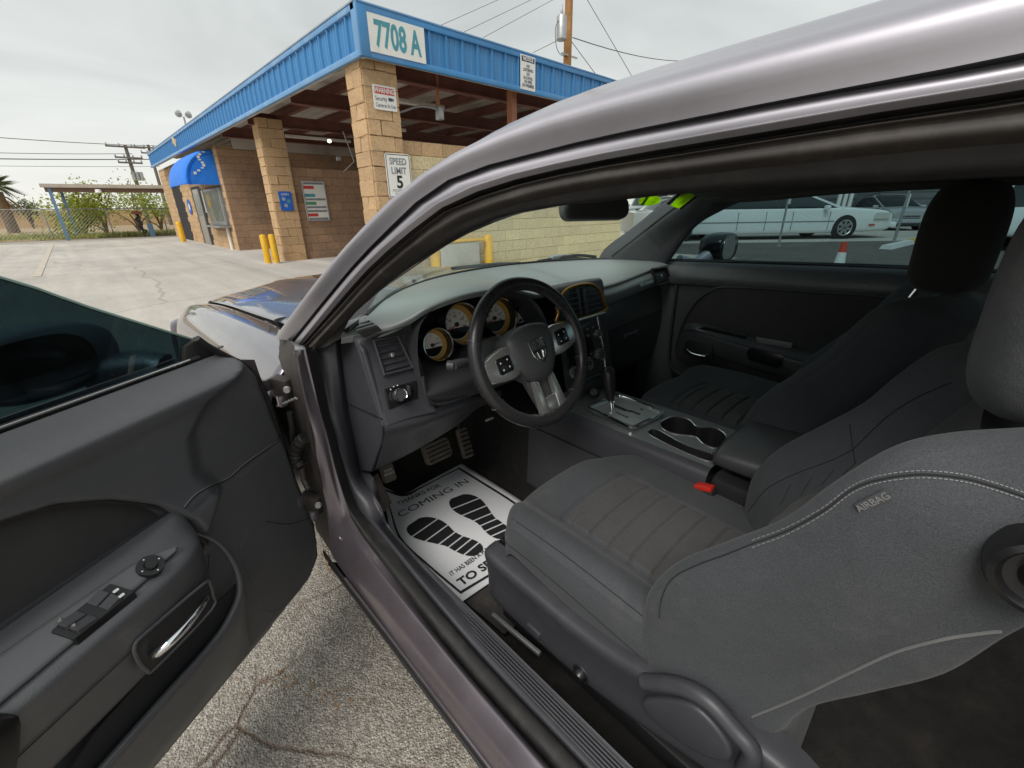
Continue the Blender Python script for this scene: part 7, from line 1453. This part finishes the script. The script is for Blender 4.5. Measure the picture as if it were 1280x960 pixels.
# driver side rear quarter so that the cabin is closed behind the door opening
loft('quarter_panel', [[(-.90, y, .22) for y in (-.62, -1.0, -1.7)], [(-.94, y, .60) for y in (-.60, -1.0, -1.7)], [(-.90, y, .95) for y in (-.58, -1.0, -1.7)], [(-.78, y, 1.05) for y in (-.56, -1.0, -1.7)], [(-.64, y, 1.28) for y in (-.5, -1.0, -1.5)], [(-.56, y, 1.40) for y in (-.45, -.9, -1.2)]], MT['paint'], CAR, 4, 4, thick=.02)
loft('rear_deck', [[(-.8, -1.3, 1.0), (0, -1.3, 1.03), (.8, -1.3, 1.0)], [(-.85, -2.1, .98), (0, -2.1, 1.0), (.85, -2.1, .98)], [(-.85, -2.15, .4), (0, -2.15, .4), (.85, -2.15, .4)]], MT['paint'], CAR, 4, 4, thick=.01)
loft('quarter_panel', [[(.92, y, .22) for y in (-.5, -1.0, -1.7)], [(.95, y, .60) for y in (-.5, -1.0, -1.7)], [(.90, y, .95) for y in (-.5, -1.0, -1.7)], [(.76, y, 1.02) for y in (-.5, -1.0, -1.7)]], MT['paint'], CAR, 4, 4, thick=.02)
loft('passenger_door_skin', [[(.74, y, .975) for y in (1.1, .5, -.5)], [(.90, y, .93) for y in (1.1, .5, -.5)], [(.95, y, .60) for y in (1.1, .5, -.5)], [(.90, y, .22) for y in (1.1, .5, -.5)]], MT['paint'], CAR, 4, 4, thick=.01)
# outer mirror on the passenger side
mc = p(905, 309, x=.98); rows = []
for k, dy in ((.25, .10), (.7, .085), (.96, .05), (1.0, .0), (.97, -.02), (.88, -.026)): rows.append([mc+Vector((.105*k*math.copysign(abs(math.cos(a))**.8, math.cos(a)), dy, .064*k*math.copysign(abs(math.sin(a))**.8, math.sin(a)))) for a in np.linspace(0, 2*math.pi, 16, endpoint=False)])
PM = loft('door_mirror', rows, MT['gloss_black'], CAR, 3, 3, cu_=True, cap=True); F = frame(mc+Vector((-.018, -.030, 0)), (1, 0, 0), UP); prism('mirror_glass', rrect(.13, .095, .04, 5), .003, F, MT['mirror'], PM)
tube('mirror_stalk', [mc+Vector((-.08, .03, -.03)), mc+Vector((-.15, .06, -.06)), (.76, mc.y+.10, .985)], [.03, .02, .03], MT['paint'], PM, 10, smooth_path=4)

# --------------------------------------------------------------- paper mat with its print
zm = .232
gm = [[p(477, 607, z=zm+.003), p(503, 617, z=zm-.003), p(530, 604, z=zm), p(577, 579, z=zm+.003)],
      [p(483, 640, z=zm+.002), p(519, 640, z=zm), p(553, 620, z=zm), p(608, 598, z=zm+.001)],
      [p(492, 675, z=zm+.001), p(545, 664, z=zm), p(588, 642, z=zm), p(640, 618, z=zm)],
      [p(524, 708, z=zm+.001), p(580, 690, z=zm), p(624, 667, z=zm), p(672, 640, z=zm)],
      [p(576, 753, z=zm+.001), p(622, 722, z=zm), p(666, 695, z=zm), p(708, 668, z=zm)]]
Gm = lgrid(gm, 12, 12); nr, nc = Gm.shape[:2]
PT = thing('paper_floor_mat', p(560, 660, z=zm), 'white paper floor mat with black footprints and thank-you print', 'floor mat')
mk('sheet', Gm.reshape(-1, 3), grid_faces(nr, nc), MT['paper'], PT, True, thick=.001)
def MS(u, v, off=.0012):
    a, b_ = np.clip(v, 0, .9999)*(nr-1), np.clip(u, 0, .9999)*(nc-1); i, j = int(a), int(b_); fa, fb = a-i, b_-j
    q = (Gm[i, j]*(1-fa)*(1-fb)+Gm[i+1, j]*fa*(1-fb)+Gm[i, j+1]*(1-fa)*fb+Gm[i+1, j+1]*fa*fb); return Vector(q)+UP*off
def mprint(name, poly, parent=PT):
    """flat print: polygon in (u,v) laid on the sheet"""
    bm = bmesh.new(); vs = [bm.verts.new((a, b_, 0)) for a, b_ in poly]; es = [bm.edges.new((vs[i], vs[(i+1) % len(vs)])) for i in range(len(vs))]
    bmesh.ops.triangle_fill(bm, edges=es); bmesh.ops.subdivide_edges(bm, edges=bm.edges[:], cuts=2, use_grid_fill=True)
    for v in bm.verts: v.co = MS(v.co.x, v.co.y)
    me = bpy.data.meshes.new(name); bm.to_mesh(me); bm.free(); me.materials.append(MT['black_ink']); return put(bpy.data.objects.new(name, me), parent)
def mtext(body, a, b_, h, bold):
    """one line of print from floor point a to floor point b_, letters h metres tall"""
    A, B_ = p(*a, z=zm+.0028), p(*b_, z=zm+.0028); me = text_mesh(body, 1.0, bold, 1.0, 'LEFT', 0); xs_ = [v.co.x for v in me.vertices]; L = max(xs_)-min(xs_); x0 = min(xs_)
    xd = (B_-A); yd = UP.cross(xd).normalized()
    bm = bmesh.new(); bm.from_mesh(me); seen = set()
    for v in bm.verts: v.co = A+xd*((v.co.x-x0)/L)+yd*(v.co.y+.35)*h/.7
    bm.verts.index_update(); bm.faces.index_update()
    for f0 in list(bm.faces):               # each letter of the print is a piece of its own
        if f0.index in seen: continue
        st_ = [f0]; seen.add(f0.index); isl = []
        while st_:
            f = st_.pop(); isl.append(f)
            for v in f.verts:
                for g in v.link_faces:
                    if g.index not in seen: seen.add(g.index); st_.append(g)
        ids = sorted({v.index for f in isl for v in f.verts}); mp_ = {k: n_ for n_, k in enumerate(ids)}; bm.verts.ensure_lookup_table()
        mk('letter', [bm.verts[k].co.copy() for k in ids], [tuple(mp_[v.index] for v in f.verts) for f in isl], MT['black_ink'], PT, False)
    bm.free()
mtext('THANKS FOR', (498, 632), (552, 608), .022, .006); mtext('COMING IN', (501, 647), (587, 603), .032, 0.0)
mtext('IT HAS BEEN A PLEASURE', (565, 720), (627, 678), .016, .012); mtext('TO SERVE YOU', (577, 733), (670, 670), .027, .030)
for a, b_, c, d_ in ((.045, .03, .955, .043), (.045, .957, .955, .97), (.045, .043, .063, .957), (.937, .043, .955, .957)):
    n_ = 14
    if c-a > d_-b_: mprint('border_line', [(a+(c-a)*k/n_, b_) for k in range(n_+1)]+[(c-(c-a)*k/n_, d_) for k in range(n_+1)])
    else: mprint('border_line', [(a, b_+(d_-b_)*k/n_) for k in range(n_+1)]+[(c, d_-(d_-b_)*k/n_) for k in range(n_+1)])
foot = [(0, -1.0), (.28, -.96), (.46, -.78), (.52, -.5), (.44, -.2), (.33, .05), (.30, .3), (.34, .55), (.32, .8), (.18, .97), (0, 1.0), (-.18, .96), (-.30, .78), (-.32, .5), (-.30, .25), (-.38, .0), (-.48, -.3), (-.52, -.6), (-.42, -.85), (-.24, -.97)]
fo_ = crom([(a, b_, 0) for a, b_ in foot], 5, True)
def footprint(toe, heel, Wd, mir):
    A, B_ = p(*toe, z=zm+.0028), p(*heel, z=zm+.0028); yd = (B_-A)/2; xd = UP.cross(yd).normalized()*Wd; c = (A+B_)/2
    cuts = [-1.0, -.60, -.24, .08, .32, .54, .76, 1.01]
    def xs_at(y, side):
        pts = sorted([q for q in fo_ if (q[0] < 0) == (side < 0)], key=lambda q: q[1]); return float(np.interp(y, [q[1] for q in pts], [q[0] for q in pts]))
    for k in range(len(cuts)-1):
        ys = np.linspace(max(cuts[k]+.022, -.995), min(cuts[k+1]-.022, .995), 8); poly = [(xs_at(y, -1), y) for y in ys]+[(xs_at(y, 1), y) for y in ys[::-1]]
        vs = [c+xd*a*mir+yd*(b_+.10*a*mir) for a, b_ in poly]; mk('footprint', vs, [tuple(range(len(vs)))], MT['black_ink'], PT, False)
footprint((516, 652), (600, 691), .105, 1); footprint((571, 620), (634, 672), .105, -1)
# --------------------------------------------------------------- dry leaves and grit by the sill and in the cracks
rs = random.Random(21); vs = []; fs = []
for k in range(150):
    if k < 60: t = rs.random(); c = p(404+t*10+rs.gauss(0, 3), 690+t*22+rs.gauss(0, 5), z=.004)
    else: t = rs.random(); c = p(300+150*t+rs.gauss(0, 10), 862-14*math.sin(t*5)+rs.gauss(0, 7), z=.004)
    a = rs.uniform(0, 6.28); s = rs.uniform(.002, .006); d = Vector((math.cos(a), math.sin(a), rs.uniform(-.2, .5)))*s; e = Vector((-math.sin(a), math.cos(a), rs.uniform(0, .4)))*s*.5; b = len(vs); vs += [c-d, c+e, c+d, c-e+UP*.001]; fs.append((b, b+1, b+2, b+3))
tag(mk('leaf_litter', vs, fs, pm('dry_leaf', (0.36, 0.20, 0.09), 0.8, var=.4, vs=60), None, False), 'dry brown leaf bits beside the sill and in the cracks', 'litter', kind='stuff')
